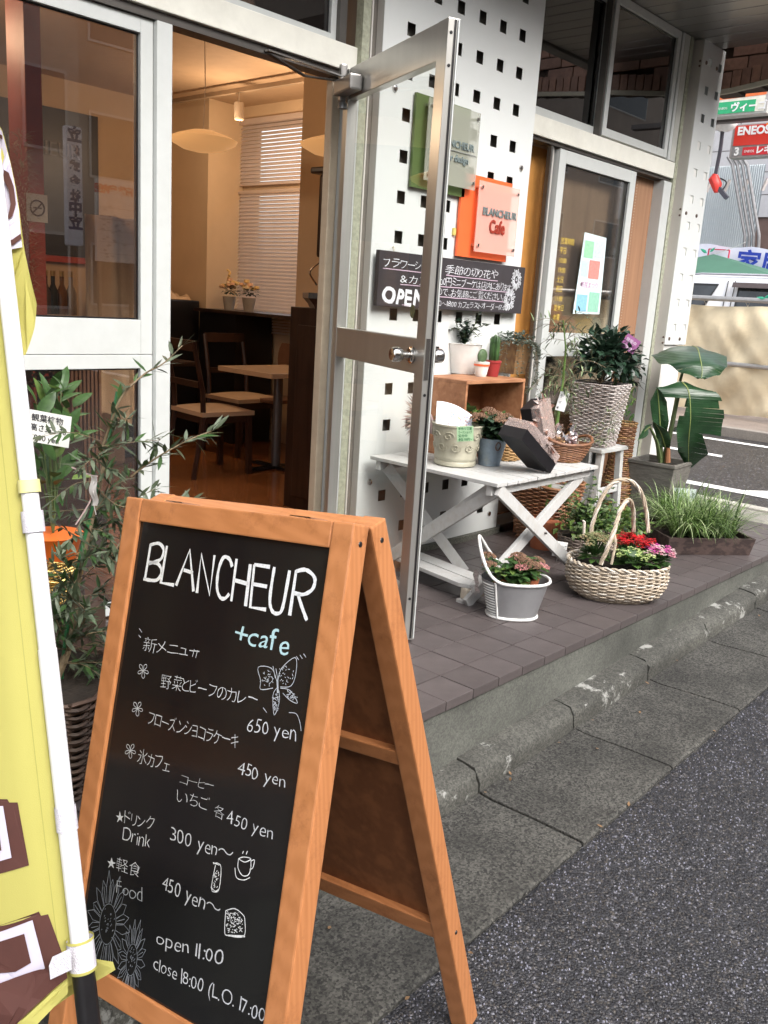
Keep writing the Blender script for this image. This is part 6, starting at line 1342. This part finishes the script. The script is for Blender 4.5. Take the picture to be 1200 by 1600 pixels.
for k in range(10):
    o = at(905+k*6, 690+random.uniform(-8, 4), 1, 2.46); tp = at(895+random.uniform(-40, 110), random.uniform(590, 700), 1, 2.43); pts = bez([o, (o+tp)/2+V((0, 0, .02)), tp], 5); m.cur = 1; m.tube(pts, .0012, 3); m.cur = 0
    for p in pts:
        for s in range(2): m.cur = random.choice((0, 2)); m.leaf(p, rnd_dir(-.5, .6), (0, 0, 1), random.uniform(.03, .055), .007, .3, 2)
m.build('foliage', [leafO, stemB, leafV], wi)
price_card('white_tag', 'white paper tag on the stem of the wispy plant', at(867, 640, 1, 2.46), camr+V((0, 0, -.2)), V((0, 0, 1)), .05, .10, ['テ', 'ィ', '¥'], (.75, .75, .75), None, None, .2)
# brown plank leaning behind, brown vase
tag(MB().box((4.30, 2.76, .0), (4.62, 2.80, .34)).build('terracotta_board', M_('brown_board', (.32, .12, .055), .6, var=.25)), 'brown board standing on the porch behind the folding table', 'board')
vs_ = thing('wicker_vase', 'tall narrow brown wicker vase standing between the planter and the brown screen', 'basket', (5.38, 2.74, 0)); a, b = MB(), MB(); wicker(a, b, (5.36, 2.72, 0.002), [(.07, 0), (.10, .16), (.07, .34), (.075, .52), (.082, .60)], 46, 14, .0055, amp=.004); a.build('weave', [wk_b2, wk_o], vs_, smooth=True); b.build('stakes', wk_b, vs_)
t = thing('ivy_plant', 'bright green maple-like leaves hanging at the right of the woven planter', 'potted plant', (5.3, 2.6, .6)); m = MB(); random.seed(61)
for k in range(46):
    o = at(968+random.uniform(-8, 22), random.uniform(575, 650), 1, 2.60); m.cur = k % 2
    for q in (-.9, -.3, .3, .9): m.leaf(o, V((cos(q-1.2), random.uniform(-.3, .1), sin(q-1.2))), (0, -1, 0), .045, .016, .2, 2)
m.build('foliage', [leafG, leafL], t); MB().tube([at(968, 560, 1, 2.62), at(975, 600, 1, 2.61), at(980, 650, 1, 2.6)], .003, 5).build('stem', stemG, t)
# tall wicker basket with plastic liner under the table's right end
wb = thing('tall_wicker_basket', 'tall square brown wicker basket under the right end of the white table', 'basket', (4.28, 2.6, 0)); wc = (4.30, 2.60, 0.002); a, b = MB(), MB()
pt, rr = wicker(a, b, wc, [(.115, 0), (.150, .20), (.172, .325)], 30, 26, .0058, 1, 1, 6, R(6), .0052); a.build('weave', [wk_b, wk_b2], wb, smooth=True); b.build('stakes', wk_b, wb)
MB().ring([pt(2*pi*k/60, .174, .332+.018*abs(cos(2*pi*k/60*2))**6) for k in range(60)], .009, 6).build('rim', wk_b2, wb, smooth=True); MB().lathe([(.105, .01), (.155, .30), (.13, .30), (.0, .26)], 24, wc, sq=6, rot=R(6), cap=False).build('liner', M_('liner_plastic', (.30, .30, .29), .25, var=.3, scale=20), wb)
m = MB(); random.seed(71)
for k in range(7): x = wc[0]+random.uniform(-.07, .07); m.tube([(x, wc[1]+random.uniform(-.06, .06), .1), (x+.01, wc[1], .40)], .005, 5)
m.build('stems', stemB, wb)

# ------------------------------------------------------------------ bucket of sedum on the floor
bk = thing('metal_tub', 'grey oval metal tub with white rims and a tall arched back holding pink sedum', 'potted plant', (3.08, 1.98, 0)); bc = (3.085, 1.975, .001); rot = math.atan2(camr.y, camr.x)
grz = M_('grey_zinc', (.30, .30, .31), .42, .35, var=.12, scale=8); rim_w = M_('rim_white', (.76, .76, .74), .4)
MB().lathe([(.098, 0), (.137, .165), (.135, .165), (.095, .01)], 48, bc, 1.05, .80, 2.3, rot).build('tub', grz, bk, smooth=True)
def tp(t, r, z, sx=1.05, sy=.80, sq=2.3):
    ct, s2 = cos(t), sin(t); k = (abs(ct)**sq+abs(s2)**sq)**(-1/sq); x, y = r*k*ct*sx, r*k*s2*sy; return V((bc[0]+x*cos(rot)-y*sin(rot), bc[1]+x*sin(rot)+y*cos(rot), bc[2]+z))
rimp = []
for k in range(72):
    t = 2*pi*k/72; up = max(0, cos(t-pi*.93))**3; rimp.append(tp(t, .140+.018*up, .166+.165*up))
MB().ring(rimp, .0068, 8).build('rim', rim_w, bk, smooth=True); MB().ring([tp(2*pi*k/60, .101, .006) for k in range(60)], .0068, 8).build('rim', rim_w, bk, smooth=True)
bkx = MB()
for k in range(72):
    t0, t1_ = 2*pi*k/72, 2*pi*(k+1)/72; u0, u1 = max(0, cos(t0-pi*.93))**3, max(0, cos(t1_-pi*.93))**3
    if u0 > .01 or u1 > .01: bkx.quad(tp(t0, .137, .163), tp(t1_, .137, .163), tp(t1_, .140+.018*u1, .166+.165*u1*.55), tp(t0, .140+.018*u0, .166+.165*u0*.55))
m = MB()
for j in range(12):
    z = .018+.012*j; m.tube([tp(t, .099+.236*z+.001, z) for t in [pi*1.10+i*.075 for i in range(8)]], .0030, 5)
m.build('ribbed_panel', rim_w, bk, smooth=True); MB().tube([tp(pi*1.10+.60, .099+.236*z+.003, z) for z in (.006, .06, .12, .166)], .0045, 6).build('seam_band', rim_w, bk)
lf, hd = sedum(V(bc)+V((.0, .0, .13)), .150, .135, 22, 1); lf.build('foliage', [leafG, leafL], bk); hd.build('flower_heads', [rust, pinkh], bk, kind='stuff')
for s in (-.045, .05): MB().lathe([(.04, 0), (.052, .06), (.054, .07), (.047, .07)], 20, (bc[0]+camr.x*s, bc[1]+camr.y*s, .10)).build('inner_pot', terra, bk, smooth=True)
m = MB(); random.seed(3); c = tp(pi*.93, .15, .14); m.grid(lambda u, v: c+V((.05*(u-.5), .02*sin(9*u+5*v), .10*(v-.6)+.01*sin(13*u))), 8, 8); m.build('cellophane', cel, bk)
price_card('price_card', 'white handwritten price card 450 yen behind the metal tub', at(862, 868, 1, 2.13), camr+V((0, 0, -.10)), V((0, 0, 1))+camr*.25, .064, .075, ['ベンケイソウ', '450 yen'], stick=tuple(at(868, 880, 2, .03)), sz=.27)
# ------------------------------------------------------------------ oval basket with kalanchoe
ob = thing('oval_basket', 'large oval whitewashed wicker basket with two arched handles and kalanchoe flowers', 'flower basket', (3.78, 1.86, 0)); oc = (3.705, 1.825, .002); orot = rot+R(-4)
wl1 = M_('wicker_light', (.44, .36, .27), .65, var=.3, scale=50); wl2 = M_('wicker_pale', (.60, .54, .46), .65, var=.25, scale=50); a, b = MB(), MB()
pt, rr = wicker(a, b, oc, [(.150, 0), (.195, .03), (.216, .075), (.220, .115), (.214, .158)], 19, 34, .0050, 1.04, .76, 2.2, orot, .0058, 4); a.build('weave', [wl1, wl2], ob, smooth=True); b.build('stakes', wl1, ob)
for q in (0, 1): MB().ring([pt(2*pi*k/136, .216+.006*sin(k*.9+q*pi), .166+.006*cos(k*.9+q*pi)) for k in range(136)], .0058, 5).build('braided_rim', wl2 if q else wl1, ob, smooth=True)
MB().ring([pt(2*pi*k/60, .152, .004) for k in range(60)], .008, 6).build('foot_rim', wl1, ob, smooth=True)
MB().lathe([(.14, .004), (.205, .06), (.21, .14), (.0, .13)], 40, oc, 1.04, .76, 2.2, orot, cap=False).build('soil', soil, ob)
def handle(*pts_):
    pts = bez(list(pts_), 8); h = MB(); n = len(pts)
    for s in range(3):
        q = []
        for i, p in enumerate(pts):
            d = (pts[min(i+1, n-1)]-pts[max(i-1, 0)]).normalized(); x = d.cross(V((.3, .9, .1))).normalized(); y = d.cross(x); aa = i*.42+s*2.094; q.append(p+(x*cos(aa)+y*sin(aa))*.0052)
        h.cur = s % 2; h.tube(q, .0055, 6)
    h.build('handle', [wl1, wl2], ob, smooth=True)
def opx(px, py, off):  # a point in the vertical plane facing the camera through the basket, off metres in front
    d = _f+_r*((px-600)/FPX)-_u*((py-800)/FPX); o = V((0, 0, CZ)); nn_ = V((sin(YAW), cos(YAW), 0)); c = V(oc)-nn_*off; return o+d*((c-o).dot(nn_)/d.dot(nn_))
handle(*[opx(x, y, o) for x, y, o in ((922, 850, -.06), (925, 822, -.08), (935, 790, -.10), (950, 762, -.12), (968, 750, -.13), (988, 753, -.14), (1002, 770, -.14), (1010, 800, -.14), (1013, 832, -.13))])
handle(*[opx(x, y, o) for x, y, o in ((938, 882, .155), (950, 855, .15), (961, 824, .11), (970, 796, .06), (982, 781, .02), (989, 795, -.04), (990, 830, -.09))])
MB().tube([opx(955, 882, .16), opx(962, 850, .14), opx(960, 835, .12)], .006, 6).build('handle', wl1, ob, smooth=True)
MB().tube([opx(912, 842, -.02), opx(913, 815, -.02), opx(910, 813, -.02)], [.006, .007, .004], 6).build('handle_end', wl2, ob, smooth=True)
random.seed(81)
KC = lambda a, b: V(oc)+camr*a+V((.75, .66, 0))*b+V((0, 0, .178))
def kal(name, label, c, col, n, rad, fleshy, h=.10):
    t = thing(name, label, 'kalanchoe', tuple(c)); lf, fl = MB(), MB(); c = V(c)
    for k in range(34 if fleshy else 80):
        d = rnd_dir(-.1, .8); lf.cur = k % 2; lf.leaf(c+d*rad*.4, d, (0, 0, 1), random.uniform(.05, .085) if fleshy else .045, .045 if fleshy else .03, .25, 4, .1)
    for k in range(n):
        a = random.random()*6.28; q = rad*sqrt(random.random()); p = c+V((cos(a)*q, sin(a)*q, .012+h-q*.22+random.uniform(-.01, .01))); lf.cur = 0; lf.tube([c, p], .0016, 4); fl.cur = random.randrange(len(col))
        for j in range(9):
            e = p+rnd_dir(-.2, 1)*.013
            for r in range(4): aa = r*pi/2+k+j; d = V((cos(aa), sin(aa), .35)); fl.leaf(e, d, (0, 0, 1), .0075, .0065, 0, 2, .05)
            fl.blob(e, .0016, 0)
    fl.build('florets', col, t); lf.build('foliage', [leafG, leaf_mat('leaf_fleshy', (.11, .20, .05), (.05, .12, .03), .3)], t); return t
kal('kalanchoe', 'scarlet red kalanchoe at the back of the oval basket', KC(.08, .07), [M_('scarlet', (.62, .012, .018), .5), M_('scarlet_dark', (.42, .01, .015), .5)], 70, .095, False, .075)
kal('kalanchoe', 'pink and magenta kalanchoe spilling over the right of the oval basket', KC(.16, -.03), [M_('magenta', (.52, .07, .30), .5), M_('rose', (.70, .32, .40), .5), M_('pink_pale', (.65, .48, .48), .5)], 46, .085, False, .055)
kal('kalanchoe', 'pale yellow-green kalanchoe with fleshy leaves at the front of the oval basket', KC(.05, -.09), [M_('lime_bloom', (.50, .60, .24), .5)], 18, .085, True, .05)
kal('kalanchoe', 'faded cream kalanchoe buds at the left of the oval basket', KC(-.11, .01), [M_('cream_bud', (.42, .33, .18), .6), M_('bud_green', (.25, .27, .12), .6)], 50, .085, False, .085)
# second basket behind with ivy
b2 = thing('ivy_basket', 'grey wicker basket with light green ivy behind the oval basket', 'potted plant', (4.1, 2.2, 0)); c = (4.12, 2.22, .002); a, b = MB(), MB(); wicker(a, b, c, [(.13, 0), (.15, .14)], 15, 20, .0055); a.build('weave', [M_('wicker_grey', (.25, .20, .17), .7), wl1], b2, smooth=True); b.build('stakes', wl1, b2); MB().lathe([(0, .11), (.14, .11)], 20, c, cap=False).build('soil', soil, b2)
random.seed(91); m = MB(); bush(m, V(c)+V((0, 0, .20)), (.20, .15, .11), 330, .038, .032, -.4, .2, .3, 2, 3)
for k in range(18):
    o = V(c)+V((random.uniform(-.12, .1), random.uniform(-.08, .08), .18)); tpz = o+V((random.uniform(-.10, .05), random.uniform(-.05, .05), random.uniform(.08, .26))); pts = bez([o, (o+tpz)/2+rnd_dir()*.02, tpz], 4); m.cur = 3; m.tube(pts, .0014, 3)
    for p in pts:
        for s in range(3): m.cur = random.randrange(3); m.leaf(p, rnd_dir(-.3, .6), (0, 0, 1), .034, .028, .2, 2)
m.build('foliage', [leafL, leafG, leafV, stemG], b2)
gc = thing('ground_ivy', 'light green leafy plant in a pot between the ivy basket and the grasses', 'potted plant', (4.55, 2.3, 0)); m = MB(); bush(m, (4.50, 2.25, .13), (.24, .16, .10), 360, .045, .028, -.3, .2, .3, 2, 2); m.build('foliage', [leafL, leafG], gc); MB().lathe([(.08, 0), (.10, .10), (.09, .10)], 18, (4.5, 2.25, .001)).build('pot', terra, gc)
# ------------------------------------------------------------------ grasses in dark wooden troughs
trw = wood_mat('dark_trough', (.035, .022, .020), (.085, .055, .048), 0, 1.4, .7)
def trough(label, o, ang, L, W, H, n, seed):
    t = thing('grass_trough', label, 'planter', o, 'dark wooden troughs of striped grass'); M = Matrix.Translation(o) @ Matrix.Rotation(ang, 4, 'Z'); th = .012; fl = .02
    MB(M).prism([(0, 0, 0), (L, 0, 0), (L+fl, -fl*.5, H), (-fl*.3, -fl*.5, H)], (0, th, 0)).build('front_board', trw, t, bevel=.001); MB(M).prism([(0, W-th, 0), (L, W-th, 0), (L+fl, W, H), (-fl*.3, W, H)], (0, th, 0)).build('back_board', trw, t)
    MB(M).prism([(0, th, 0), (0, W-th, 0), (-fl*.3, W-th, H), (-fl*.3, th*.5, H)], (th, 0, 0)).build('end_board', trw, t); MB(M).prism([(L-th, th, 0), (L-th, W-th, 0), (L+fl-th, W-th, H), (L+fl-th, th*.5, H)], (th, 0, 0)).build('end_board', trw, t); MB(M).box((th, th, .0), (L-th, W-th, H*.75)).build('soil', soil, t)
    random.seed(seed); gm = [leaf_mat('grass_green', (.17, .27, .07), (.08, .15, .035), .4), leaf_mat('grass_cream', (.50, .56, .32), (.20, .32, .11), .4), leaf_mat('grass_dark', (.06, .11, .03), (.03, .06, .02), .4)]
    for k in range(n):
        cx, cy = .06+(L-.12)*((k//2)+.5)/(n/2), W*(.32 if k % 2 else .70); m = MB(M)
        for j in range(74):
            a = random.random()*6.28; L2 = random.uniform(.18, .40); e = random.uniform(.35, 1.45); dx, dy = cos(a), sin(a); w = random.uniform(.0035, .0062); m.cur = random.choice((0, 0, 1, 2)); p0 = V((cx+dx*.012, cy+dy*.012, H*.7)); pr = []
            for i in range(7):
                q = i/6; ro = L2*e*q**1.5*.75; z = L2*(q-.55*e*q**2.6); pr.append(p0+V((dx*ro, dy*ro, z)))
            sd = V((-dy, dx, 0)); vs = []
            for i, p in enumerate(pr): ww_ = w*(1-(i/6)**2.5)*.5+.0003; vs += [p-sd*ww_, p+sd*ww_]
            m.add(vs, [(2*i, 2*i+1, 2*i+3, 2*i+2) for i in range(6)])
        m.build('grass_tuft', gm, t)
ang = math.atan2(-.32, .40)
trough('dark wooden trough of striped grass at the porch edge', (4.625, 1.992, .001), math.atan2(1.683-1.992, 5.025-4.625), .50, .20, .098, 10, 5)
trough('dark wooden trough of striped grass behind the one at the porch edge', (4.86, 2.20, .001), ang, .46, .19, .09, 8, 6)
price_card('price_card', 'pale price card standing in the grasses before the big square pot', at(1049, 790, 1, 2.28), camr+V((0, 0, -.02)), V((0, 0, 1)), .14, .115, ['リュウノヒゲ', '¥400'], (.55, .63, .60), M_('grey_ink2', (.15, .17, .17), .6), None, .3)
# ------------------------------------------------------------------ strelitzia in square pot
sp_ = thing('strelitzia_pot', 'big-leaved strelitzia in a tapered square grey-brown pot by the column', 'potted plant', (5.62, 2.52, 0)); pc = (5.50, 2.50, .001); rot2 = R(3)
pm_ = M_('ribbed_pot', (.165, .155, .135), .8, var=.35, scale=18, stretch=(1, 1, 5), bump=1.0, bscale=45)
MB().lathe([(.135, 0), (.195, .34), (.20, .345), (.20, .362), (.178, .362), (.172, .33)], 4, pc, sq=2, rot=rot2+pi/4).build('pot', pm_, sp_) if False else None
m = MB(); prf = [(.108, 0), (.152, .345), (.159, .350), (.159, .372), (.142, .372), (.136, .33)]; vs = []
for r, z in prf:
    for k in range(4): a = pi/4+k*pi/2+rot2; vs.append((pc[0]+r*1.414*cos(a), pc[1]+r*1.414*sin(a), z))
m.add(vs, [(i*4+j, i*4+(j+1) % 4, (i+1)*4+(j+1) % 4, (i+1)*4+j) for i in range(5) for j in range(4)]+[(3, 2, 1, 0)]); m.build('pot', pm_, sp_, bevel=.004)
m = MB(); m.box((pc[0]-.134, pc[1]-.134, .30), (pc[0]+.134, pc[1]+.134, .335)); m.build('soil', soil, sp_)
str_m = leaf_mat('strelitzia_leaf', (.022, .062, .024), (.012, .038, .016), .28, .10, 12)
_t = str_m.node_tree; _w = _t.nodes.new('ShaderNodeTexWave'); _w.bands_direction = 'Z'; _w.inputs['Scale'].default_value = 22; _w.inputs['Distortion'].default_value = 1.5; _w.inputs['Detail'].default_value = 2
_c = _t.nodes.new('ShaderNodeTexCoord'); _t.links.new(_c.outputs['Object'], _w.inputs[0]); _p = _t.nodes.new('ShaderNodeBump'); _p.inputs['Strength'].default_value = .12; _p.inputs['Distance'].default_value = .004; _t.links.new(_w.outputs[1], _p.inputs['Height']); _t.links.new(_p.outputs[0], _t.nodes['Principled BSDF'].inputs['Normal']); rib_m = M_('midrib', (.22, .27, .09), .5)
def bigleaf(mid, side, wl, wr, cam_=.12, label=None):
    mid = bez([V(p) for p in mid], 6); n = len(mid)-1; sd = V(side).normalized(); m = MB()
    for s, ww_ in ((-1, wl), (1, wr)):
        K = len(ww_)-1
        for i in range(n):
            t0, t1_ = i/n, (i+1)/n
            def W(t, lo): 
                f = t*K; a = min(K-1, int(f)); return ww_[a][1]+(ww_[a+1][0]-ww_[a][1])*(f-a)
            # ww entries: (width arriving, width leaving) so that tears are steps
            w0 = W(t0+1e-4, 0); w1 = W(t1_-1e-4, 1); d = (mid[i+1]-mid[i]).normalized(); nm = sd.cross(d).normalized()
            if nm.z < 0: nm = -nm
            vs = []
            for e_, p, w in ((i, mid[i], w0), (i+1, mid[i+1], w1)):
                for q in (0, .33, .66, 1): vs.append(p+sd*s*w*q-nm*(cam_*w*q*q)+nm*.012*q*sin(e_*.8+q*3))
            m.add(vs, [(0, 1, 5, 4), (1, 2, 6, 5), (2, 3, 7, 6)])
    o = m.build('leaf', str_m, sp_, smooth=True); MB().tube(mid, [.0055*(1-.75*i/n) for i in range(n+1)], 6).build('midrib', rib_m, o, smooth=True)
    return o
def sp(px, py, y): return at(px, py, 1, y)
z_ = lambda a: (a, a)
# hanging torn leaf
bigleaf([sp(1066, 597, 2.42), sp(1076, 612, 2.36), sp(1079, 650, 2.33), sp(1076, 690, 2.34), sp(1076, 733, 2.37)], camr, [z_(.03), (.19, .19), (.175, .02), (.045, .075), z_(.085), z_(.07), z_(0)], [z_(.02), z_(.17), (.215, .19), (.205, .20), (.195, .08), z_(.125), z_(0)])
# top leaf, blade lying flat and drooping to the viewer
bigleaf([sp(1082, 541, 2.62), sp(1090, 545, 2.50), sp(1094, 560, 2.38), sp(1097, 577, 2.33), sp(1096, 592, 2.31)], camr, [z_(.22), z_(.30), z_(.22), z_(.13), z_(.02)], [z_(.08), z_(.20), z_(.19), z_(.13), z_(.02)], .25)
# small leaves
bigleaf([sp(1032, 683, 2.46), sp(1030, 640, 2.46), sp(1027, 605, 2.47)], camr, [z_(.02), z_(.05), z_(.055), z_(.0)], [z_(.02), z_(.055), z_(.05), z_(.0)], .2)
bigleaf([sp(1040, 700, 2.44), sp(1032, 675, 2.43), sp(1020, 657, 2.43)], camr, [z_(.02), z_(.04), z_(.03), z_(.0)], [z_(.02), z_(.05), z_(.05), z_(.0)], .2)
bigleaf([sp(1015, 667, 2.42), sp(1004, 676, 2.41), sp(996, 688, 2.40)], V((0.3, -.2, .9)), [z_(.02), z_(.05), z_(.045), z_(.0)], [z_(.02), z_(.045), z_(.04), z_(.0)], .2)
bigleaf([sp(1050, 672, 2.45), sp(1066, 662, 2.43), sp(1078, 660, 2.42)], V((0, -.4, .9)), [z_(.01), z_(.02), z_(.02), z_(.0)], [z_(.01), z_(.02), z_(.02), z_(.0)], .2)
st2 = MB()
for q in ([sp(1034, 722, 2.46), sp(1045, 690, 2.44), sp(1058, 630, 2.44), sp(1066, 597, 2.42)], [sp(1036, 722, 2.48), sp(1050, 660, 2.5), sp(1064, 590, 2.55), sp(1082, 541, 2.62)], [sp(1032, 722, 2.46), sp(1033, 700, 2.46), sp(1032, 683, 2.46)], [sp(1040, 722, 2.45), sp(1041, 708, 2.44), sp(1040, 700, 2.44)], [sp(1030, 715, 2.45), sp(1026, 690, 2.43), sp(1015, 667, 2.42)], [sp(1040, 715, 2.45), sp(1044, 690, 2.45), sp(1050, 672, 2.45)]):
    MB().tube(bez(q, 6), [.016*(1-.6*i/(len(bez(q, 6))-1)) for i in range(len(bez(q, 6)))], 7).build('stalk', stemG, sp_, smooth=True)
MB().tube([sp(1043, 722, 2.42), sp(1044, 700, 2.42)], [.02, .014], 8).build('sheath', M_('dry_sheath', (.30, .13, .06), .8), sp_, smooth=True)

# ------------------------------------------------------------------ olive tree and pots at the left
ol = thing('olive_tree', 'young olive tree with narrow grey-green leaves tied to a green stake, behind the A-board', 'tree', (1.05, 2.02, 0)); ocx, ocy = 1.05, 2.03
a, b = MB(), MB(); wicker(a, b, (ocx, ocy, .002), [(.12, 0), (.15, .15), (.165, .29)], 26, 26, .006, 1, 1, 7, R(30), .005); dkw = M_('dark_wicker', (.075, .045, .032), .6, var=.35, scale=60); a.build('pot_weave', [dkw, M_('dark_wicker2', (.12, .07, .05), .6)], ol, smooth=True); b.build('pot_stakes', dkw, ol)
MB().lathe([(.11, .01), (.155, .28), (0, .255)], 20, (ocx, ocy, .002), sq=7, rot=R(30), cap=False).build('soil', soil, ol)
oy = 2.03
def op(px, py, y=oy): return at(px, py, 1, y)
MB().tube([op(96, 1060), op(108, 950), op(135, 830), op(165, 720), op(184, 612)], .0055, 7).build('stake', M_('green_stake', (.02, .14, .05), .35), ol, smooth=True)
trk = [V((ocx, ocy, .26)), op(110, 1000), op(122, 900), op(146, 800), op(170, 690)]; MB().tube(bez(trk, 5), [.012*(1-.55*i/20) for i in range(21)], 7).build('trunk', stemB, ol, smooth=True)
random.seed(101); m = MB()
def obranch(pts, r=.0028, dens=3, L=.055, W=.011):
    q = bez([V(p) for p in pts], 7); m.cur = 3; m.tube(q, [r*(1-.7*i/(len(q)-1)) for i in range(len(q))], 5)
    for i in range(3, len(q)):
        d = (q[i]-q[i-1]).normalized()
        for s in range(dens):
            m.cur = random.choice((0, 0, 1, 2)); o = (d*random.uniform(.3, 1)+rnd_dir()*.75).normalized(); m.leaf(q[i], o, V((0, 0, 1))+rnd_dir()*.5, L*random.uniform(.6, 1.15), W*random.uniform(.8, 1.2), random.uniform(-.1, .3), 3, .12)
obranch([op(152, 720), op(170, 670, 2.0), op(190, 620, 1.97), op(225, 585, 1.96), op(255, 568, 1.95), op(285, 540, 1.94)], .0042, 1, .055, .012)
obranch([op(205, 745), op(230, 725, 2.0), op(262, 705, 1.96), op(300, 685, 1.94), op(335, 672, 1.93)], .0036, 2, .06, .012)
obranch([op(140, 700), op(175, 695, 2.0), op(215, 690, 2.0), op(250, 688, 2.0)], .002, 2)
obranch([op(150, 760), op(185, 790, 1.98), op(240, 790, 1.95), op(300, 782, 1.92)], .002, 2); obranch([op(130, 870), op(170, 870, 2), op(200, 830, 2), op(225, 820, 2)], .003, 2)
obranch([op(110, 1000), op(135, 960, 1.98), op(110, 930, 1.96), op(80, 880, 1.95)], .003, 2); obranch([op(105, 1035), op(150, 1035, 1.98), op(200, 1036, 1.96)], .0025, 2); obranch([op(100, 1010), op(140, 990, 1.98), op(180, 985, 1.96)], .0025, 2); obranch([op(110, 1020), op(95, 985, 1.96), op(80, 950, 1.95)], .0025, 2)
for k in range(42):
    i = random.choice((1, 1, 2, 2, 3, 3, 4)); o = trk[i]+(trk[i]-trk[i-1])*random.uniform(-.8, .1); d = rnd_dir(-.35, .75); d.y *= .7; L = random.uniform(.10, .27)
    e = o+d*L; 
    if e.y > 2.6: e.y = 2.6
    obranch([o, o+d*L*.5+V((0, 0, .02)), e], .0016, 2, .052, .0105)
m.build('foliage', [leafO, leafG, leaf_mat('leaf_olive_pale', (.16, .19, .13), (.07, .10, .06), .45), stemB], ol)
m = MB(); c = op(160, 745, 1.98); m.tube(bez([op(112, 730, 1.98), op(140, 742, 1.97), op(152, 744, 1.97)], 4), .0022, 4); m.tube(bez([op(146, 745, 1.97), op(142, 780, 1.97), op(118, 820, 1.97)], 5), .0018, 4); m.build('tie_string', M_('string_pink', (.45, .33, .33), .8), ol)
m = MB(); m.grid(lambda u, v: op(142+9*u+2*sin(v*9), 743+47*v, 1.965)+V((0, .006*sin(u*14+v*5), 0)), 6, 10); m.tube([op(146, 788, 1.965), op(150, 804, 1.965)], .0012, 4); m.build('white_tie', M_('tie_white', (.62, .60, .60), .8, trans=.2), ol, smooth=True)
# broad-leaved plant in the orange pot with gold wrapping
bl_ = thing('leafy_plant', 'broad-leaved green plant in an orange pot with gold wrapping, behind the banner pole', 'potted plant', (1.12, 2.45, 0)); by = 2.42
def qp(px, py, y=by): return at(px, py, 1, y)
b0, b1 = qp(84, 862), qp(84, 772); gold = M_('gold_foil', (.62, .42, .14), .22, .9, var=.3, scale=14, bump=1.2, bscale=30)
MB().box((b0.x-.11, by-.10, 0), (b0.x+.11, by+.12, .32)).build('stand', M_('stand_dark', (.06, .035, .025), .6), bl_)
pz = .322; random.seed(111); m = MB()
for k in range(28): m.ring([(b0.x+(.060+.03*j_)*cos(t_*pi/20)*random.uniform(.95, 1.05), by+(.060+.03*j_)*sin(t_*pi/20), pz+.008+k*.0052+.006*sin(t_*.7+k)) for t_ in range(40) for j_ in (k/28,)], .0032, 4)
m.build('gold_wrapping', gold, bl_); MB().lathe([(.052, 0), (.078, .145), (0, .13)], 24, (b0.x, by, pz), cap=False).build('pot_liner', M_('tan_liner', (.3, .18, .08), .7), bl_)
MB().lathe([(.055, .12), (.084, .215), (.087, .218), (.080, .22)], 28, (b0.x, by, pz)).build('pot', M_('orange_pot', (.80, .16, .02), .45), bl_, smooth=True)
m = MB(); pc = V((b0.x, by, pz+.21))
for k in range(60):
    px, py = random.uniform(50, 118), random.uniform(610, 770); o = qp(px, py, by+random.uniform(-.08, .10)); d = (o-pc).normalized()+V((random.uniform(-.6, .9), random.uniform(-.6, .2), random.uniform(-.5, .3))); m.cur = 2 if k % 5 == 0 else 0; m.leaf(o, d, (0, -.3, 1), random.uniform(.05, .09), random.uniform(.024, .038), .35, 5, .15)
    if k % 3 == 0: m.cur = 1; m.tube(bez([pc, (pc+o)/2+V((0, 0, .03)), o], 4), .002, 4)
m.build('foliage', [leafG, stemG, leafL], bl_)
for k, (a_, b_, L, W) in enumerate((((60, 648), (88, 612), .13, .06), ((82, 636), (104, 690), .15, .065), ((98, 640), (118, 690), .12, .05), ((66, 690), (90, 720), .12, .05))):
    o, e = qp(*a_, by-.09), qp(*b_, by-.10); MB().leaf(o, e-o, (0, -.8, .4), (e-o).length*1.0, W*.62, .12, 6, .18).build('leaf', leafG, bl_, smooth=True)
price_card('price_card', 'white handwritten price card stuck in the broad-leaved plant', qp(40, 688, 2.28), camr+V((0, 0, -.12)), V((0, 0, 1)), .115, .085, ['観葉植物', '高さ35〜36', '1000 yen'], sz=.25)
bpy.data.objects['road_gravel']['kind'] = 'stuff'
